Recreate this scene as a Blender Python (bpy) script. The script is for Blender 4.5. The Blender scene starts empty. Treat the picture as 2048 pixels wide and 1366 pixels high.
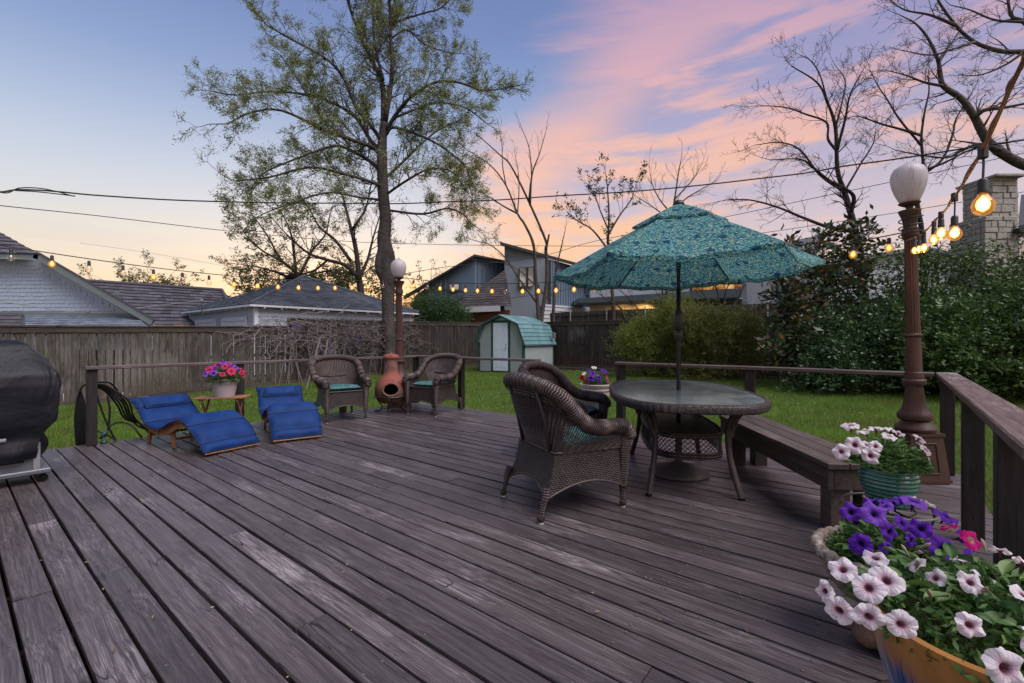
import bpy, math, random
import numpy as np
from mathutils import Vector, Matrix
R = math.radians
random.seed(11)
RNG = np.random.default_rng(7)
S = bpy.context.scene
COL = S.collection

# ------------------------------------------------------------------ camera
HC = 1.185                 # eye height above the deck boards (deck top is z = 0)
F = 934.0                  # focal length in photo pixels (2048 wide)
cam = bpy.data.cameras.new('camera')
cam.sensor_width = 36.0
cam.lens = F / 2048 * 36.0
cam.shift_y = -5.0 / 2048
cam.clip_start = 0.05
cam.clip_end = 2000
cam_o = bpy.data.objects.new('camera', cam)
COL.objects.link(cam_o)
cam_o.location = (0, 0, HC)
cam_o.rotation_euler = (R(90), 0, 0)
S.camera = cam_o

# ------------------------------------------------------------------ sky, sun, exposure
S.view_settings.view_transform = 'Standard'
S.view_settings.look = 'None'
S.view_settings.gamma = 1.0
S.view_settings.use_curve_mapping = False
S.view_settings.exposure = 0.0
SUN_EL, SUN_AZ = R(56), R(128)      # broad soft dusk light from high behind, on the right

def srgb(r, g, b):
    f = lambda c: (c / 255 / 12.92) if c / 255 <= .04045 else ((c / 255 + .055) / 1.055) ** 2.4
    return (f(r), f(g), f(b), 1.0)

class NT:
    """small helper to write node trees"""
    def __init__(s, tree):
        s.t = tree
        s.n = tree.nodes
        s.l = tree.links
    def node(s, typ, ins=None, **kw):
        n = s.n.new(typ)
        for k, v in kw.items():
            setattr(n, k, v)
        if ins:
            for k, v in ins.items():
                s.put(n, k, v)
        return n
    def put(s, n, k, v):
        sock = n.inputs[k]
        if isinstance(v, bpy.types.NodeSocket):
            s.l.new(v, sock)
        elif isinstance(v, bpy.types.Node):
            s.l.new(v.outputs[0], sock)
        else:
            sock.default_value = v
    def math(s, op, a, b=0.0, c=None, clamp=False):
        n = s.node('ShaderNodeMath', {0: a, 1: b}, operation=op, use_clamp=clamp)
        if c is not None:
            s.put(n, 2, c)
        return n.outputs[0]
    def mix(s, f, a, b, mode='MIX'):
        n = s.node('ShaderNodeMix', data_type='RGBA', blend_type=mode)
        s.put(n, 0, f); s.put(n, 6, a); s.put(n, 7, b)
        return n.outputs[2]
    def ramp(s, f, stops, interp='LINEAR'):
        n = s.node('ShaderNodeValToRGB', {0: f})
        cr = n.color_ramp
        cr.interpolation = interp
        while len(cr.elements) < len(stops):
            cr.elements.new(0.5)
        for e, (p, c) in zip(cr.elements, stops):
            e.position = p
            e.color = c if len(c) == 4 else (*c, 1)
        return n.outputs[0]
    def noise(s, vec, scale, detail=3.0, rough=0.5, dist=0.0):
        n = s.node('ShaderNodeTexNoise', {'Scale': scale, 'Detail': detail, 'Roughness': rough, 'Distortion': dist})
        if vec is not None:
            s.put(n, 'Vector', vec)
        return n.outputs[0]
    def mapping(s, vec, scale=(1, 1, 1), rot=(0, 0, 0), loc=(0, 0, 0)):
        return s.node('ShaderNodeMapping', {0: vec, 1: loc, 2: rot, 3: scale}).outputs[0]
    def step(s, v, lo, hi):
        return s.node('ShaderNodeMapRange', {0: v, 1: lo, 2: hi, 3: 0.0, 4: 1.0}, interpolation_type='SMOOTHSTEP').outputs[0]

w = bpy.data.worlds.new('World')
S.world = w
w.use_nodes = True
w.node_tree.nodes.clear()
q = NT(w.node_tree)
D = q.node('ShaderNodeTexCoord').outputs['Generated']
sep = q.node('ShaderNodeSeparateXYZ', {0: D})
dx, dy, dz = sep.outputs
el = q.math('MAXIMUM', dz, 0.0)
# clear part of the sky (left): blue overhead, pale, then cream and orange along the horizon
clear = q.ramp(el, [(0.0, srgb(246, 204, 150)), (.06, srgb(243, 211, 166)), (.12, srgb(232, 217, 196)), (.18, srgb(222, 219, 213)), (.24, srgb(206, 213, 224)), (.30, srgb(186, 201, 224)),
                    (.38, srgb(152, 175, 214)), (.45, srgb(118, 149, 202)), (.54, srgb(88, 122, 186)), (.65, srgb(74, 102, 166)), (1, srgb(62, 82, 134))])
# lit cloud veils (right): orange low, peach, then pink and violet higher
cloud = q.ramp(el, [(0.0, srgb(250, 186, 120)), (.10, srgb(251, 189, 134)), (.20, srgb(253, 194, 148)), (.30, srgb(250, 189, 160)), (.40, srgb(240, 181, 168)), (.48, srgb(222, 168, 178)),
                    (.56, srgb(190, 150, 182)), (.66, srgb(156, 132, 178)), (1, srgb(110, 98, 148))])
gap = q.ramp(el, [(0.0, srgb(242, 206, 168)), (.10, srgb(238, 204, 180)), (.20, srgb(214, 190, 198)), (.30, srgb(186, 174, 200)), (.40, srgb(160, 156, 198)),
                  (.5, srgb(134, 138, 192)), (.6, srgb(112, 124, 184)), (1, srgb(80, 90, 144))])
# streaks: anisotropic noise, tilted so that they rise to the right
m1 = q.mapping(D, scale=(1.1, 1.1, 5.5), rot=(R(0), R(26), R(10)))
n1 = q.noise(m1, 1.7, 6.0, .56, .55)
m2 = q.mapping(D, scale=(1.5, 1.5, 9.0), rot=(R(0), R(20), R(-12)), loc=(3.1, 1.7, .4))
n2 = q.noise(m2, 3.4, 5.0, .6, .3)
st = q.math('ADD', q.math('MULTIPLY', n1, .56), q.math('MULTIPLY', n2, .44))
streak = q.step(st, .43, .56)
# one broad lit plume climbing from the centre to the upper right
pd = q.math('ABSOLUTE', q.math('ADD', q.math('ADD', q.math('MULTIPLY', q.math('ADD', dx, .0), -.583), q.math('MULTIPLY', q.math('SUBTRACT', dz, .345), .813)), q.math('MULTIPLY', q.math('SUBTRACT', n1, .5), .22)))
plume = q.math('MULTIPLY', q.step(pd, .13, .02), q.step(dx, -.12, .02))
streak = q.math('MAXIMUM', streak, q.math('MULTIPLY', plume, .95))
right = q.mix(streak, gap, cloud)
# where the clouds begin: a slanted front, further right the higher one looks
frontv = q.math('SUBTRACT', q.math('ADD', dx, .10), q.math('MULTIPLY', q.math('MAXIMUM', q.math('SUBTRACT', dz, .33), 0.0), .95))
frontv = q.math('ADD', frontv, q.math('MULTIPLY', q.math('SUBTRACT', n1, .5), .7))
fm = q.step(frontv, -.10, .17)
colr = q.mix(fm, clear, right)
# warm band low on the horizon ahead, cooler to the far right
hb = q.math('MULTIPLY', q.step(dz, .16, .0), q.step(q.math('ABSOLUTE', q.math('ADD', dx, .12)), .5, .0))
colr = q.mix(q.math('MULTIPLY', hb, .75), colr, srgb(252, 190, 122))
cool = q.math('MULTIPLY', q.step(dz, .34, .05), q.step(dx, .42, .66))
colr = q.mix(q.math('MULTIPLY', cool, .8), colr, srgb(204, 204, 228))
viol = q.math('MULTIPLY', q.step(dz, .28, .50), q.step(dx, .34, .62))
colr = q.mix(q.math('MULTIPLY', viol, .42), colr, srgb(140, 134, 190))
# thin grey bars near the left horizon
m3 = q.mapping(D, scale=(1, 1, 14), rot=(0, R(5), 0))
bars = q.math('MULTIPLY', q.step(q.noise(m3, 2.1, 4, .5, .2), .54, .68), q.step(dz, .22, .08))
colr = q.mix(q.math('MULTIPLY', bars, .35), colr, srgb(190, 180, 178))
# below the horizon: dull ground tone
colr = q.mix(q.step(dz, -.01, -.06), colr, (.05, .055, .05, 1))
nish = q.node('ShaderNodeTexSky', sky_type='NISHITA', sun_disc=False, sun_elevation=R(1.5), sun_rotation=R(-20), sun_intensity=1.0)
colr = q.mix(.13, colr, (.62, .60, .66, 1))
bg1 = q.node('ShaderNodeBackground', {0: colr, 1: 0.95})
bg2 = q.node('ShaderNodeBackground', {0: nish, 1: 0.05})
addb = q.node('ShaderNodeAddShader', {0: bg1, 1: bg2})
q.node('ShaderNodeOutputWorld', {0: addb})

sun = bpy.data.lights.new('sun', 'SUN')
sun.energy = 3.9
sun.angle = R(50)
sun.color = (1.0, .96, .95)
so = bpy.data.objects.new('sun', sun)
COL.objects.link(so)
sv = Vector((math.sin(SUN_AZ) * math.cos(SUN_EL), math.cos(SUN_AZ) * math.cos(SUN_EL), math.sin(SUN_EL)))
so.rotation_euler = sv.to_track_quat('Z', 'Y').to_euler()
so.location = sv * 60
S.cycles.max_bounces = 8
S.cycles.transparent_max_bounces = 16
S.cycles.caustics_reflective = False
S.cycles.caustics_refractive = False
S.cycles.sample_clamp_indirect = 4.0

# ------------------------------------------------------------------ frames of reference
# deck frame: u runs away to the right, v runs away to the left (the boards run along v)
D2 = Vector((.6356, .7720, 0)); D1 = Vector((-.7720, .6356, 0))
RZ = math.atan2(D2.y, D2.x)
def W(u, v, z=0.0):
    p = D2 * u + D1 * v
    return Vector((p.x, p.y, z))
def gz(x, y):
    """height of the lawn, which rises gently towards the back"""
    u = D2.x * x + D2.y * y
    return -.42 + .024 * max(-12, min(u, 17.0))
def at(px, py, Y):
    """point seen at photo pixel (px, py) at distance Y"""
    return Vector(((px - 1024) / F * Y, Y, HC - (py - 678) / F * Y))
def on(px, py, z=0.0):
    Y = (HC - z) * F / (py - 678)
    return Vector(((px - 1024) / F * Y, Y, z))
def on_lawn(px, py):
    z = -.3
    for _ in range(12):
        p = on(px, py, z); z = gz(p.x, p.y)
    return on(px, py, z)

# ------------------------------------------------------------------ mesh building
class MB:
    def __init__(s):
        s.v = []; s.f = []; s.uv = []; s.mi = []; s.m = 0; s.M = None
    def add(s, vs, fs, uvs=None):
        b = len(s.v)
        if s.M is not None:
            vs = [s.M @ Vector(p) for p in vs]
        s.v.extend([tuple(p) for p in vs])
        for i, f in enumerate(fs):
            s.f.append(tuple(b + k for k in f))
            s.mi.append(s.m)
            s.uv.append([uvs[k] for k in f] if uvs is not None else None)
        return s
    def box(s, x0, x1, y0, y1, z0, z1):
        vs = [(x0, y0, z0), (x1, y0, z0), (x1, y1, z0), (x0, y1, z0), (x0, y0, z1), (x1, y0, z1), (x1, y1, z1), (x0, y1, z1)]
        return s.add(vs, [(3, 2, 1, 0), (4, 5, 6, 7), (0, 1, 5, 4), (1, 2, 6, 5), (2, 3, 7, 6), (3, 0, 4, 7)])
    def bbox(s, x0, x1, y0, y1, z0, z1, b=.004):
        """box with chamfered edges"""
        vs = []; ix = {}
        for i, x in enumerate((x0, x1)):
            for j, y in enumerate((y0, y1)):
                for k, z in enumerate((z0, z1)):
                    sx, sy, sz = (1, -1)[i] * b, (1, -1)[j] * b, (1, -1)[k] * b
                    ix[i, j, k] = len(vs)
                    vs += [(x, y + sy, z + sz), (x + sx, y, z + sz), (x + sx, y + sy, z)]
        fs = []
        def q4(a, l):
            fs.append(tuple(ix[t] + a for t in l))
        q4(0, [(0, 0, 0), (0, 0, 1), (0, 1, 1), (0, 1, 0)]); q4(0, [(1, 0, 0), (1, 1, 0), (1, 1, 1), (1, 0, 1)])
        q4(1, [(0, 0, 0), (1, 0, 0), (1, 0, 1), (0, 0, 1)]); q4(1, [(0, 1, 0), (0, 1, 1), (1, 1, 1), (1, 1, 0)])
        q4(2, [(0, 0, 0), (0, 1, 0), (1, 1, 0), (1, 0, 0)]); q4(2, [(0, 0, 1), (1, 0, 1), (1, 1, 1), (0, 1, 1)])
        for ax in range(3):
            o = [t for t in range(3) if t != ax]
            for a in (0, 1):
                for b2 in (0, 1):
                    t0 = [0, 0, 0]; t0[o[0]] = a; t0[o[1]] = b2
                    t1 = list(t0); t1[ax] = 1
                    fs.append((ix[tuple(t0)] + o[0], ix[tuple(t1)] + o[0], ix[tuple(t1)] + o[1], ix[tuple(t0)] + o[1]))
        for t, i0 in ix.items():
            fs.append((i0, i0 + 1, i0 + 2))
        return s.add(vs, fs)
    def beam(s, p0, p1, w, h, b=.003, up=(0, 0, 1)):
        """chamfered bar from p0 to p1, w wide and h high"""
        p0, p1 = Vector(p0), Vector(p1)
        d = (p1 - p0); L = d.length; d.normalize()
        up = Vector(up)
        if abs(d.dot(up)) > .95: up = Vector((1, 0, 0))
        y = up.cross(d).normalized(); z = d.cross(y)
        M = Matrix(((d.x, y.x, z.x, p0.x), (d.y, y.y, z.y, p0.y), (d.z, y.z, z.z, p0.z), (0, 0, 0, 1)))
        old = s.M
        s.M = (old @ M) if old is not None else M
        s.bbox(0, L, -w / 2, w / 2, -h / 2, h / 2, b)
        s.M = old
        return s
    def tube(s, pts, rad, n=8, caps=True, closed=False, flat=1.0):
        pts = [Vector(p) for p in pts]
        m = len(pts)
        rad = rad if hasattr(rad, '__len__') else [rad] * m
        vs = []; uvs = []; T = []
        for i in range(m):
            a = pts[(i - 1) % m if closed else max(i - 1, 0)]; b = pts[(i + 1) % m if closed else min(i + 1, m - 1)]
            d = (b - a)
            T.append(d.normalized() if d.length > 1e-9 else Vector((0, 0, 1)))
        N = T[0].orthogonal().normalized()
        L = 0
        for i in range(m):
            if i: L += (pts[i] - pts[i - 1]).length
            N = (N - T[i] * N.dot(T[i]))
            N = N.normalized() if N.length > 1e-6 else T[i].orthogonal().normalized()
            B = T[i].cross(N)
            for k in range(n):
                a = 2 * math.pi * k / n
                vs.append(pts[i] + (N * math.cos(a) + B * math.sin(a) * flat) * rad[i]); uvs.append((L, k / n))
        fs = []
        for i in range(m if closed else m - 1):
            j = (i + 1) % m
            for k in range(n):
                k2 = (k + 1) % n
                fs.append((i * n + k, i * n + k2, j * n + k2, j * n + k))
        if caps and not closed:
            fs.append(tuple(range(n - 1, -1, -1))); fs.append(tuple((m - 1) * n + k for k in range(n)))
        return s.add(vs, fs, uvs)
    def lathe(s, prof, n=24, c=(0, 0, 0), mod=None, a0=0.0):
        """prof: list of (radius, z)"""
        vs = []; uvs = []
        for i, (r, z) in enumerate(prof):
            for k in range(n):
                a = a0 + 2 * math.pi * k / n
                rr = r * (mod(a, z, i) if mod else 1)
                vs.append((c[0] + rr * math.cos(a), c[1] + rr * math.sin(a), c[2] + z)); uvs.append((k / n, z))
        fs = []
        for i in range(len(prof) - 1):
            for k in range(n):
                k2 = (k + 1) % n
                fs.append((i * n + k, i * n + k2, (i + 1) * n + k2, (i + 1) * n + k))
        if prof[0][0] > 1e-5: fs.append(tuple(range(n - 1, -1, -1)))
        if prof[-1][0] > 1e-5: fs.append(tuple((len(prof) - 1) * n + k for k in range(n)))
        return s.add(vs, fs, uvs)
    def sheet(s, P, uvs=None, closed=False):
        """P[i][j] grid of points"""
        ni, nj = len(P), len(P[0])
        vs = [p for row in P for p in row]
        u = [p for row in uvs for p in row] if uvs else None
        fs = []
        for i in range(ni - 1):
            for j in range(nj if closed else nj - 1):
                j2 = (j + 1) % nj
                fs.append((i * nj + j, i * nj + j2, (i + 1) * nj + j2, (i + 1) * nj + j))
        return s.add(vs, fs, u)
    def poly(s, pts, depth=None):
        """flat polygon; with a depth vector it becomes a prism"""
        n = len(pts)
        if depth is None:
            return s.add(pts, [tuple(range(n))])
        d = Vector(depth)
        vs = [Vector(p) for p in pts] + [Vector(p) + d for p in pts]
        fs = [tuple(range(n - 1, -1, -1)), tuple(range(n, 2 * n))] + [(i, (i + 1) % n, n + (i + 1) % n, n + i) for i in range(n)]
        return s.add(vs, fs)
    def ball(s, c, r, n=10, m=6, sc=(1, 1, 1)):
        prof = [(max(math.sin(math.pi * i / m), 1e-6) * r, -math.cos(math.pi * i / m) * r * sc[2]) for i in range(m + 1)]
        return s.lathe(prof, n, c)
    def mesh(s, name, smooth=False, auto=None):
        me = bpy.data.meshes.new(name)
        me.from_pydata(s.v, [], s.f)
        if any(u is not None for u in s.uv):
            ul = me.uv_layers.new(name='UVMap')
            flat = []
            for f, u in zip(s.f, s.uv):
                for k in range(len(f)):
                    flat.extend(u[k] if u else (0, 0))
            ul.data.foreach_set('uv', flat)
        if max(s.mi, default=0):
            me.polygons.foreach_set('material_index', s.mi)
        if smooth:
            me.polygons.foreach_set('use_smooth', [True] * len(me.polygons))
            if auto:
                me.set_sharp_from_angle(angle=R(auto))
        me.update()
        return me
    def build(s, name, mats, parent=None, smooth=False, auto=None, kind=None, label=None):
        return link(name, s.mesh(name, smooth, auto), mats, parent, kind, label)

def link(name, me, mats=None, parent=None, kind=None, label=None):
    if mats is not None and len(me.materials) == 0:
        for m in (mats if isinstance(mats, (list, tuple)) else [mats]):
            me.materials.append(m)
    o = bpy.data.objects.new(name, me)
    COL.objects.link(o)
    if parent is not None: o.parent = parent
    if kind: o['kind'] = kind
    if label: o['label'] = label
    return o
def np_mesh(name, V, Fq, smooth=False):
    """fast mesh from numpy arrays, every face with the same number of corners"""
    me = bpy.data.meshes.new(name)
    V = np.asarray(V, dtype=np.float32); Fq = np.asarray(Fq, dtype=np.int32)
    me.vertices.add(len(V)); me.vertices.foreach_set('co', V.ravel())
    k = Fq.shape[1]
    me.loops.add(Fq.size); me.loops.foreach_set('vertex_index', Fq.ravel())
    me.polygons.add(len(Fq)); me.polygons.foreach_set('loop_start', np.arange(0, Fq.size, k, dtype=np.int32))
    me.polygons.foreach_set('loop_total', np.full(len(Fq), k, dtype=np.int32))
    me.update(calc_edges=True)
    if smooth: me.polygons.foreach_set('use_smooth', [True] * len(me.polygons))
    return me
def thing(name, label, cat, loc=(0, 0, 0), rz=0.0, group=None, rot=None):
    o = bpy.data.objects.new(name, None)
    COL.objects.link(o)
    o.empty_display_size = .1
    o.location = loc
    o.rotation_euler = rot if rot else (0, 0, rz)
    return tag(o, label, cat, group)
def tag(o, label, cat, group=None):
    o['label'] = label; o['category'] = cat
    if group: o['group'] = group
    return o
def dup(root, loc, rot, label, group=None):
    def cp(o, par):
        c = o.copy(); COL.objects.link(c); c.parent = par
        for ch in o.children: cp(ch, c)
        return c
    c = root.copy(); COL.objects.link(c)
    for ch in list(root.children): cp(ch, c)
    c.location = loc; c.rotation_euler = rot; c['label'] = label
    if group: c['group'] = group
    return c
def catmull(pts, n):
    """smooth curve through points, n steps per span"""
    P = [np.array(p, float) for p in pts]
    P = [2 * P[0] - P[1]] + P + [2 * P[-1] - P[-2]]
    out = []
    for i in range(1, len(P) - 2):
        a, b, c, d = P[i - 1:i + 3]
        for k in range(n):
            t = k / n
            out.append(.5 * ((2 * b) + (-a + c) * t + (2 * a - 5 * b + 4 * c - d) * t * t + (-a + 3 * b - 3 * c + d) * t ** 3))
    out.append(P[-2])
    return out
def lerp(a, b, t): return a + (b - a) * t
def interp(x, xs, ys): return float(np.interp(x, xs, ys))

# ------------------------------------------------------------------ materials
MATS = {}
def new_mat(name):
    m = bpy.data.materials.new(name); m.use_nodes = True
    m.node_tree.nodes.clear()
    MATS[name] = m
    return m, NT(m.node_tree)
def finish(q, bsdf, disp=None):
    q.node('ShaderNodeOutputMaterial', {0: bsdf})
def pbsdf(q, col, rough=.6, spec=.4, bump=None, bs=.3, bd=.01, metal=0.0, **kw):
    n = q.node('ShaderNodeBsdfPrincipled')
    q.put(n, 'Base Color', col); q.put(n, 'Roughness', rough); q.put(n, 'Specular IOR Level', spec); q.put(n, 'Metallic', metal)
    if bump is not None:
        b = q.node('ShaderNodeBump', {'Strength': bs, 'Distance': bd, 'Height': bump})
        q.put(n, 'Normal', b.outputs[0])
    for k, v in kw.items():
        q.put(n, k.replace('_', ' '), v)
    return n
def simple(name, c, rough=.6, spec=.4, var=.25, scale=6.0, bs=.15, bd=.003, metal=0.0, bscale=None, **kw):
    """base colour with slow and fine variation and a little relief"""
    m, q = new_mat(name)
    co = q.node('ShaderNodeTexCoord').outputs['Object']
    oi = q.node('ShaderNodeObjectInfo').outputs['Random']
    v = q.node('ShaderNodeVectorMath', {0: co, 1: q.node('ShaderNodeCombineXYZ', {0: q.math('MULTIPLY', oi, 37.0), 1: oi, 2: oi})}, operation='ADD').outputs[0]
    n1 = q.noise(v, scale, 5, .6); n2 = q.noise(v, scale * 9, 3, .6)
    f = q.math('ADD', q.math('MULTIPLY', n1, .65), q.math('MULTIPLY', n2, .35))
    lo = tuple(x * (1 - var) for x in c[:3]) + (1,); hi = tuple(min(1, x * (1 + var)) for x in c[:3]) + (1,)
    col = q.ramp(f, [(.3, lo), (.7, hi)])
    finish(q, pbsdf(q, col, q.math('ADD', q.math('MULTIPLY', n2, .2), rough - .1), spec, q.noise(v, bscale or scale * 14, 3, .6), bs, bd, metal, **kw))
    return m

def wood(name, dark, mid, light, axis=1, grain=1.0, rough=.62, worn=.5, spec=.35, stain=None, bs=.5, perobj=True, freq=55.0, tvar=.34, knots=3.1):
    """weathered board; grain runs along the given object axis"""
    m, q = new_mat(name)
    co = q.node('ShaderNodeTexCoord').outputs['Object']
    oi = q.node('ShaderNodeObjectInfo').outputs['Random']
    off = q.node('ShaderNodeCombineXYZ', {0: q.math('MULTIPLY', oi, 91.7), 1: q.math('MULTIPLY', oi, 53.3), 2: q.math('MULTIPLY', oi, 17.0)})
    v = q.node('ShaderNodeVectorMath', {0: co, 1: off}, operation='ADD').outputs[0]
    sc = [1, 1, 1]; sc[axis] = .045
    lng = q.mapping(v, scale=tuple(sc))
    # gentle warp so that the grain wanders and swirls
    wsc = [1, 1, 1]; wsc[axis] = .25
    warp = q.noise(q.mapping(v, scale=tuple(wsc)), 7.0, 2, .5)
    wv = q.node('ShaderNodeVectorMath', {0: lng, 1: q.node('ShaderNodeCombineXYZ', {0: q.math('MULTIPLY', warp, .05), 1: q.math('MULTIPLY', warp, .05), 2: 0.0})}, operation='ADD').outputs[0]
    g = q.noise(wv, freq * grain, 4, .65)
    g2 = q.noise(wv, freq * 3.2 * grain, 3, .7)
    gg = q.math('ADD', q.math('MULTIPLY', g, .55), q.math('MULTIPLY', g2, .45))
    fine = q.ramp(gg, [(.36, dark), (.52, mid), (.70, light)])
    blotch = q.noise(q.mapping(v, scale=tuple(wsc)), 2.6, 5, .62)
    wearm = q.math('MULTIPLY', q.step(q.math('ADD', q.math('MULTIPLY', blotch, .8), q.math('MULTIPLY', g2, .25)), .56, .74), worn)
    wearm = q.math('MULTIPLY', wearm, q.step(gg, .40, .58))
    col = q.mix(wearm, fine, tuple(min(1, c * 1.9 + .03) for c in light[:3]) + (1,))
    # knots
    vo = q.node('ShaderNodeTexVoronoi', {'Vector': q.mapping(v, scale=tuple(.4 if i == axis else 1 for i in range(3))), 'Scale': knots, 'Randomness': 1.0})
    kn = q.step(vo.outputs['Distance'], .095, .03)
    col = q.mix(q.math('MULTIPLY', kn, .75), col, tuple(c * .45 for c in dark[:3]) + (1,))
    # darker damp stains and per-board tone
    st = q.step(q.noise(v, 1.7, 4, .6), .5, .72)
    col = q.mix(q.math('MULTIPLY', st, .45), col, tuple(c * .75 for c in dark[:3]) + (1,))
    tone = q.math('ADD', q.math('MULTIPLY', oi, tvar), 1.0 - tvar / 2)
    ck = q.math('ABSOLUTE', q.math('SUBTRACT', q.noise(q.mapping(v, scale=tuple(.10 if i == axis else 1 for i in range(3))), 9.0, 2, .45, .6), .5))
    ck = q.math('MULTIPLY', q.step(ck, .0075, .002), q.step(q.noise(v, 1.1, 2, .5), .50, .62))
    col = q.mix(q.math('MULTIPLY', ck, .85), col, (.006, .005, .005, 1))
    col = q.mix(1.0, col, q.node('ShaderNodeCombineXYZ', {0: tone, 1: tone, 2: tone}), 'MULTIPLY')
    if stain:
        col = stain(q, v, col)
    h = q.math('SUBTRACT', q.math('SUBTRACT', q.math('ADD', gg, q.math('MULTIPLY', blotch, .3)), q.math('MULTIPLY', kn, .5)), q.math('MULTIPLY', ck, .8))
    finish(q, pbsdf(q, col, q.math('ADD', q.math('MULTIPLY', g2, .3), rough - .15), spec, h, bs, .004))
    return m
deck_wood = wood('deck_wood', (.038, .028, .0285, 1), (.084, .067, .069, 1), (.165, .143, .147, 1), axis=1, worn=.75, rough=.44, spec=.6, bs=.7, tvar=.42, knots=4.6)
rail_wood = wood('rail_wood', (.028, .019, .018, 1), (.055, .038, .037, 1), (.10, .078, .076, 1), axis=0, worn=.4, rough=.6, bs=.6)
cap_wood = wood('cap_wood', (.050, .034, .034, 1), (.115, .084, .082, 1), (.21, .165, .16, 1), axis=0, worn=.8, rough=.6, bs=.7)
post_wood = wood('post_wood', (.012, .008, .009, 1), (.022, .016, .017, 1), (.042, .032, .033, 1), axis=2, worn=.15, rough=.62)
bench_wood = wood('bench_wood', (.040, .029, .026, 1), (.088, .066, .060, 1), (.155, .125, .115, 1), axis=1, worn=.5, rough=.58)
def fence_stain(q, v, col):
    z = q.node('ShaderNodeSeparateXYZ', {0: q.node('ShaderNodeTexCoord').outputs['Object']}).outputs[2]
    geo = q.node('ShaderNodeNewGeometry').outputs['Position']
    lime = q.step(q.noise(q.mapping(geo, scale=(1, 1, .8)), .55, 4, .6), .55, .70)
    lime = q.math('MULTIPLY', lime, q.step(q.noise(q.mapping(geo, scale=(14, 14, .6)), 1.0, 3, .6), .35, .65))
    col = q.mix(q.math('MULTIPLY', lime, .55), col, (.28, .27, .25, 1))
    red = q.math('MULTIPLY', q.step(z, .55, .05), q.step(q.noise(geo, 1.3, 3, .5), .35, .6))
    return q.mix(q.math('MULTIPLY', red, .6), col, (.075, .042, .03, 1))
fence_wood = wood('fence_wood', (.034, .030, .027, 1), (.084, .074, .065, 1), (.18, .165, .147, 1), axis=2, worn=.35, rough=.8, spec=.15, stain=fence_stain, freq=40)
fence_dark_wood = wood('fence_dark_wood', (.022, .019, .017, 1), (.052, .045, .040, 1), (.12, .108, .098, 1), axis=2, worn=.35, rough=.85, spec=.1, stain=fence_stain, freq=40)
fence_rail_wood = wood('fence_rail_wood', (.035, .028, .024, 1), (.075, .062, .052, 1), (.13, .115, .10, 1), axis=0, worn=.3, rough=.8, spec=.15)
pale_wood = wood('tan_wood', (.20, .085, .040, 1), (.30, .135, .065, 1), (.40, .20, .105, 1), axis=0, worn=.1, rough=.5, freq=30, bs=.15)
dark_joist = simple('dark_joist', (.015, .012, .012), .9, .1)

def leafmat(name, c1, c2, c3=None, rough=.5, trans=.3, spec=.4, back=None, dry=None):
    m, q = new_mat(name)
    geo = q.node('ShaderNodeNewGeometry')
    rnd = geo.outputs['Random Per Island']
    oi = q.node('ShaderNodeObjectInfo').outputs['Random']
    r = q.math('FRACT', q.math('ADD', rnd, q.math('MULTIPLY', oi, 7.31)))
    stops = [(0, c1), (.6, c2)] + ([(.93, c3)] if c3 else [])
    col = q.ramp(r, [(p, (*c[:3], 1)) for p, c in stops])
    nz = q.noise(geo.outputs['Position'], 1.4, 3, .6)
    col = q.mix(q.math('MULTIPLY', q.step(nz, .4, .65), .35), col, tuple(x * 1.5 for x in c2[:3]) + (1,))
    if dry:
        dn = q.noise(geo.outputs['Position'], .75, 5, .62)
        col = q.mix(q.math('MULTIPLY', q.step(dn, .52, .68), .6), col, (*dry, 1))
    if back:
        col = q.mix(geo.outputs['Backfacing'], col, (*back, 1))
    p = pbsdf(q, col, rough, spec)
    t = q.node('ShaderNodeBsdfTranslucent', {0: col})
    finish(q, q.node('ShaderNodeMixShader', {0: trans, 1: p, 2: t}))
    return m

# ------------------------------------------------------------------ ground
def bed_factor(q, P):
    """bare earth along the fences and under the shrubs"""
    s = q.node('ShaderNodeSeparateXYZ', {0: P})
    u = q.math('ADD', q.math('MULTIPLY', s.outputs[0], D2.x), q.math('MULTIPLY', s.outputs[1], D2.y))
    n = q.noise(P, .9, 4, .6)
    return q.step(q.math('ADD', u, q.math('MULTIPLY', n, 1.6)), 15.2, 15.9)
m, q = new_mat('lawn_soil')
P = q.node('ShaderNodeNewGeometry').outputs['Position']
gcol = q.ramp(q.noise(P, 9, 6, .65), [(.3, (.025, .045, .012)), (.55, (.06, .10, .022)), (.75, (.12, .14, .05))])
gcol = q.mix(q.math('MULTIPLY', q.step(q.noise(P, .7, 4, .6), .5, .7), .5), gcol, (.13, .16, .055, 1))
soil = q.ramp(q.noise(P, 14, 6, .7), [(.3, (.03, .022, .016)), (.6, (.075, .058, .043)), (.8, (.14, .11, .085))])
finish(q, pbsdf(q, q.mix(bed_factor(q, P), gcol, soil), .95, .1, q.noise(P, 40, 4, .7), .8, .03))
lawn_soil = m
xs = np.concatenate([np.linspace(-60, -16, 12), np.linspace(-15, 20, 71), np.linspace(22, 60, 12)])
ys = np.concatenate([np.linspace(-20, -2, 8), np.linspace(-1, 27, 57), np.linspace(29, 60, 12)])
b = MB()
b.sheet([[(x, y, gz(x, y) + .015 * math.sin(x * 1.7 + y) * math.cos(y * 1.3)) for y in ys] for x in xs])
b.build('lawn', lawn_soil, smooth=True, kind='structure')
far = simple('far_ground_soil', (.05, .06, .035), .95, .1)
MB().sheet([[(x, y, -.62) for y in (-400, -60, 60, 900)] for x in (-700, -100, 100, 700)]).build('ground', far, kind='structure')

def in_deck(u, v, pad=0.0):
    return (u < 5.68 + pad) & (v > -.49 - pad) & (v < 7.04 + pad)
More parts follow.
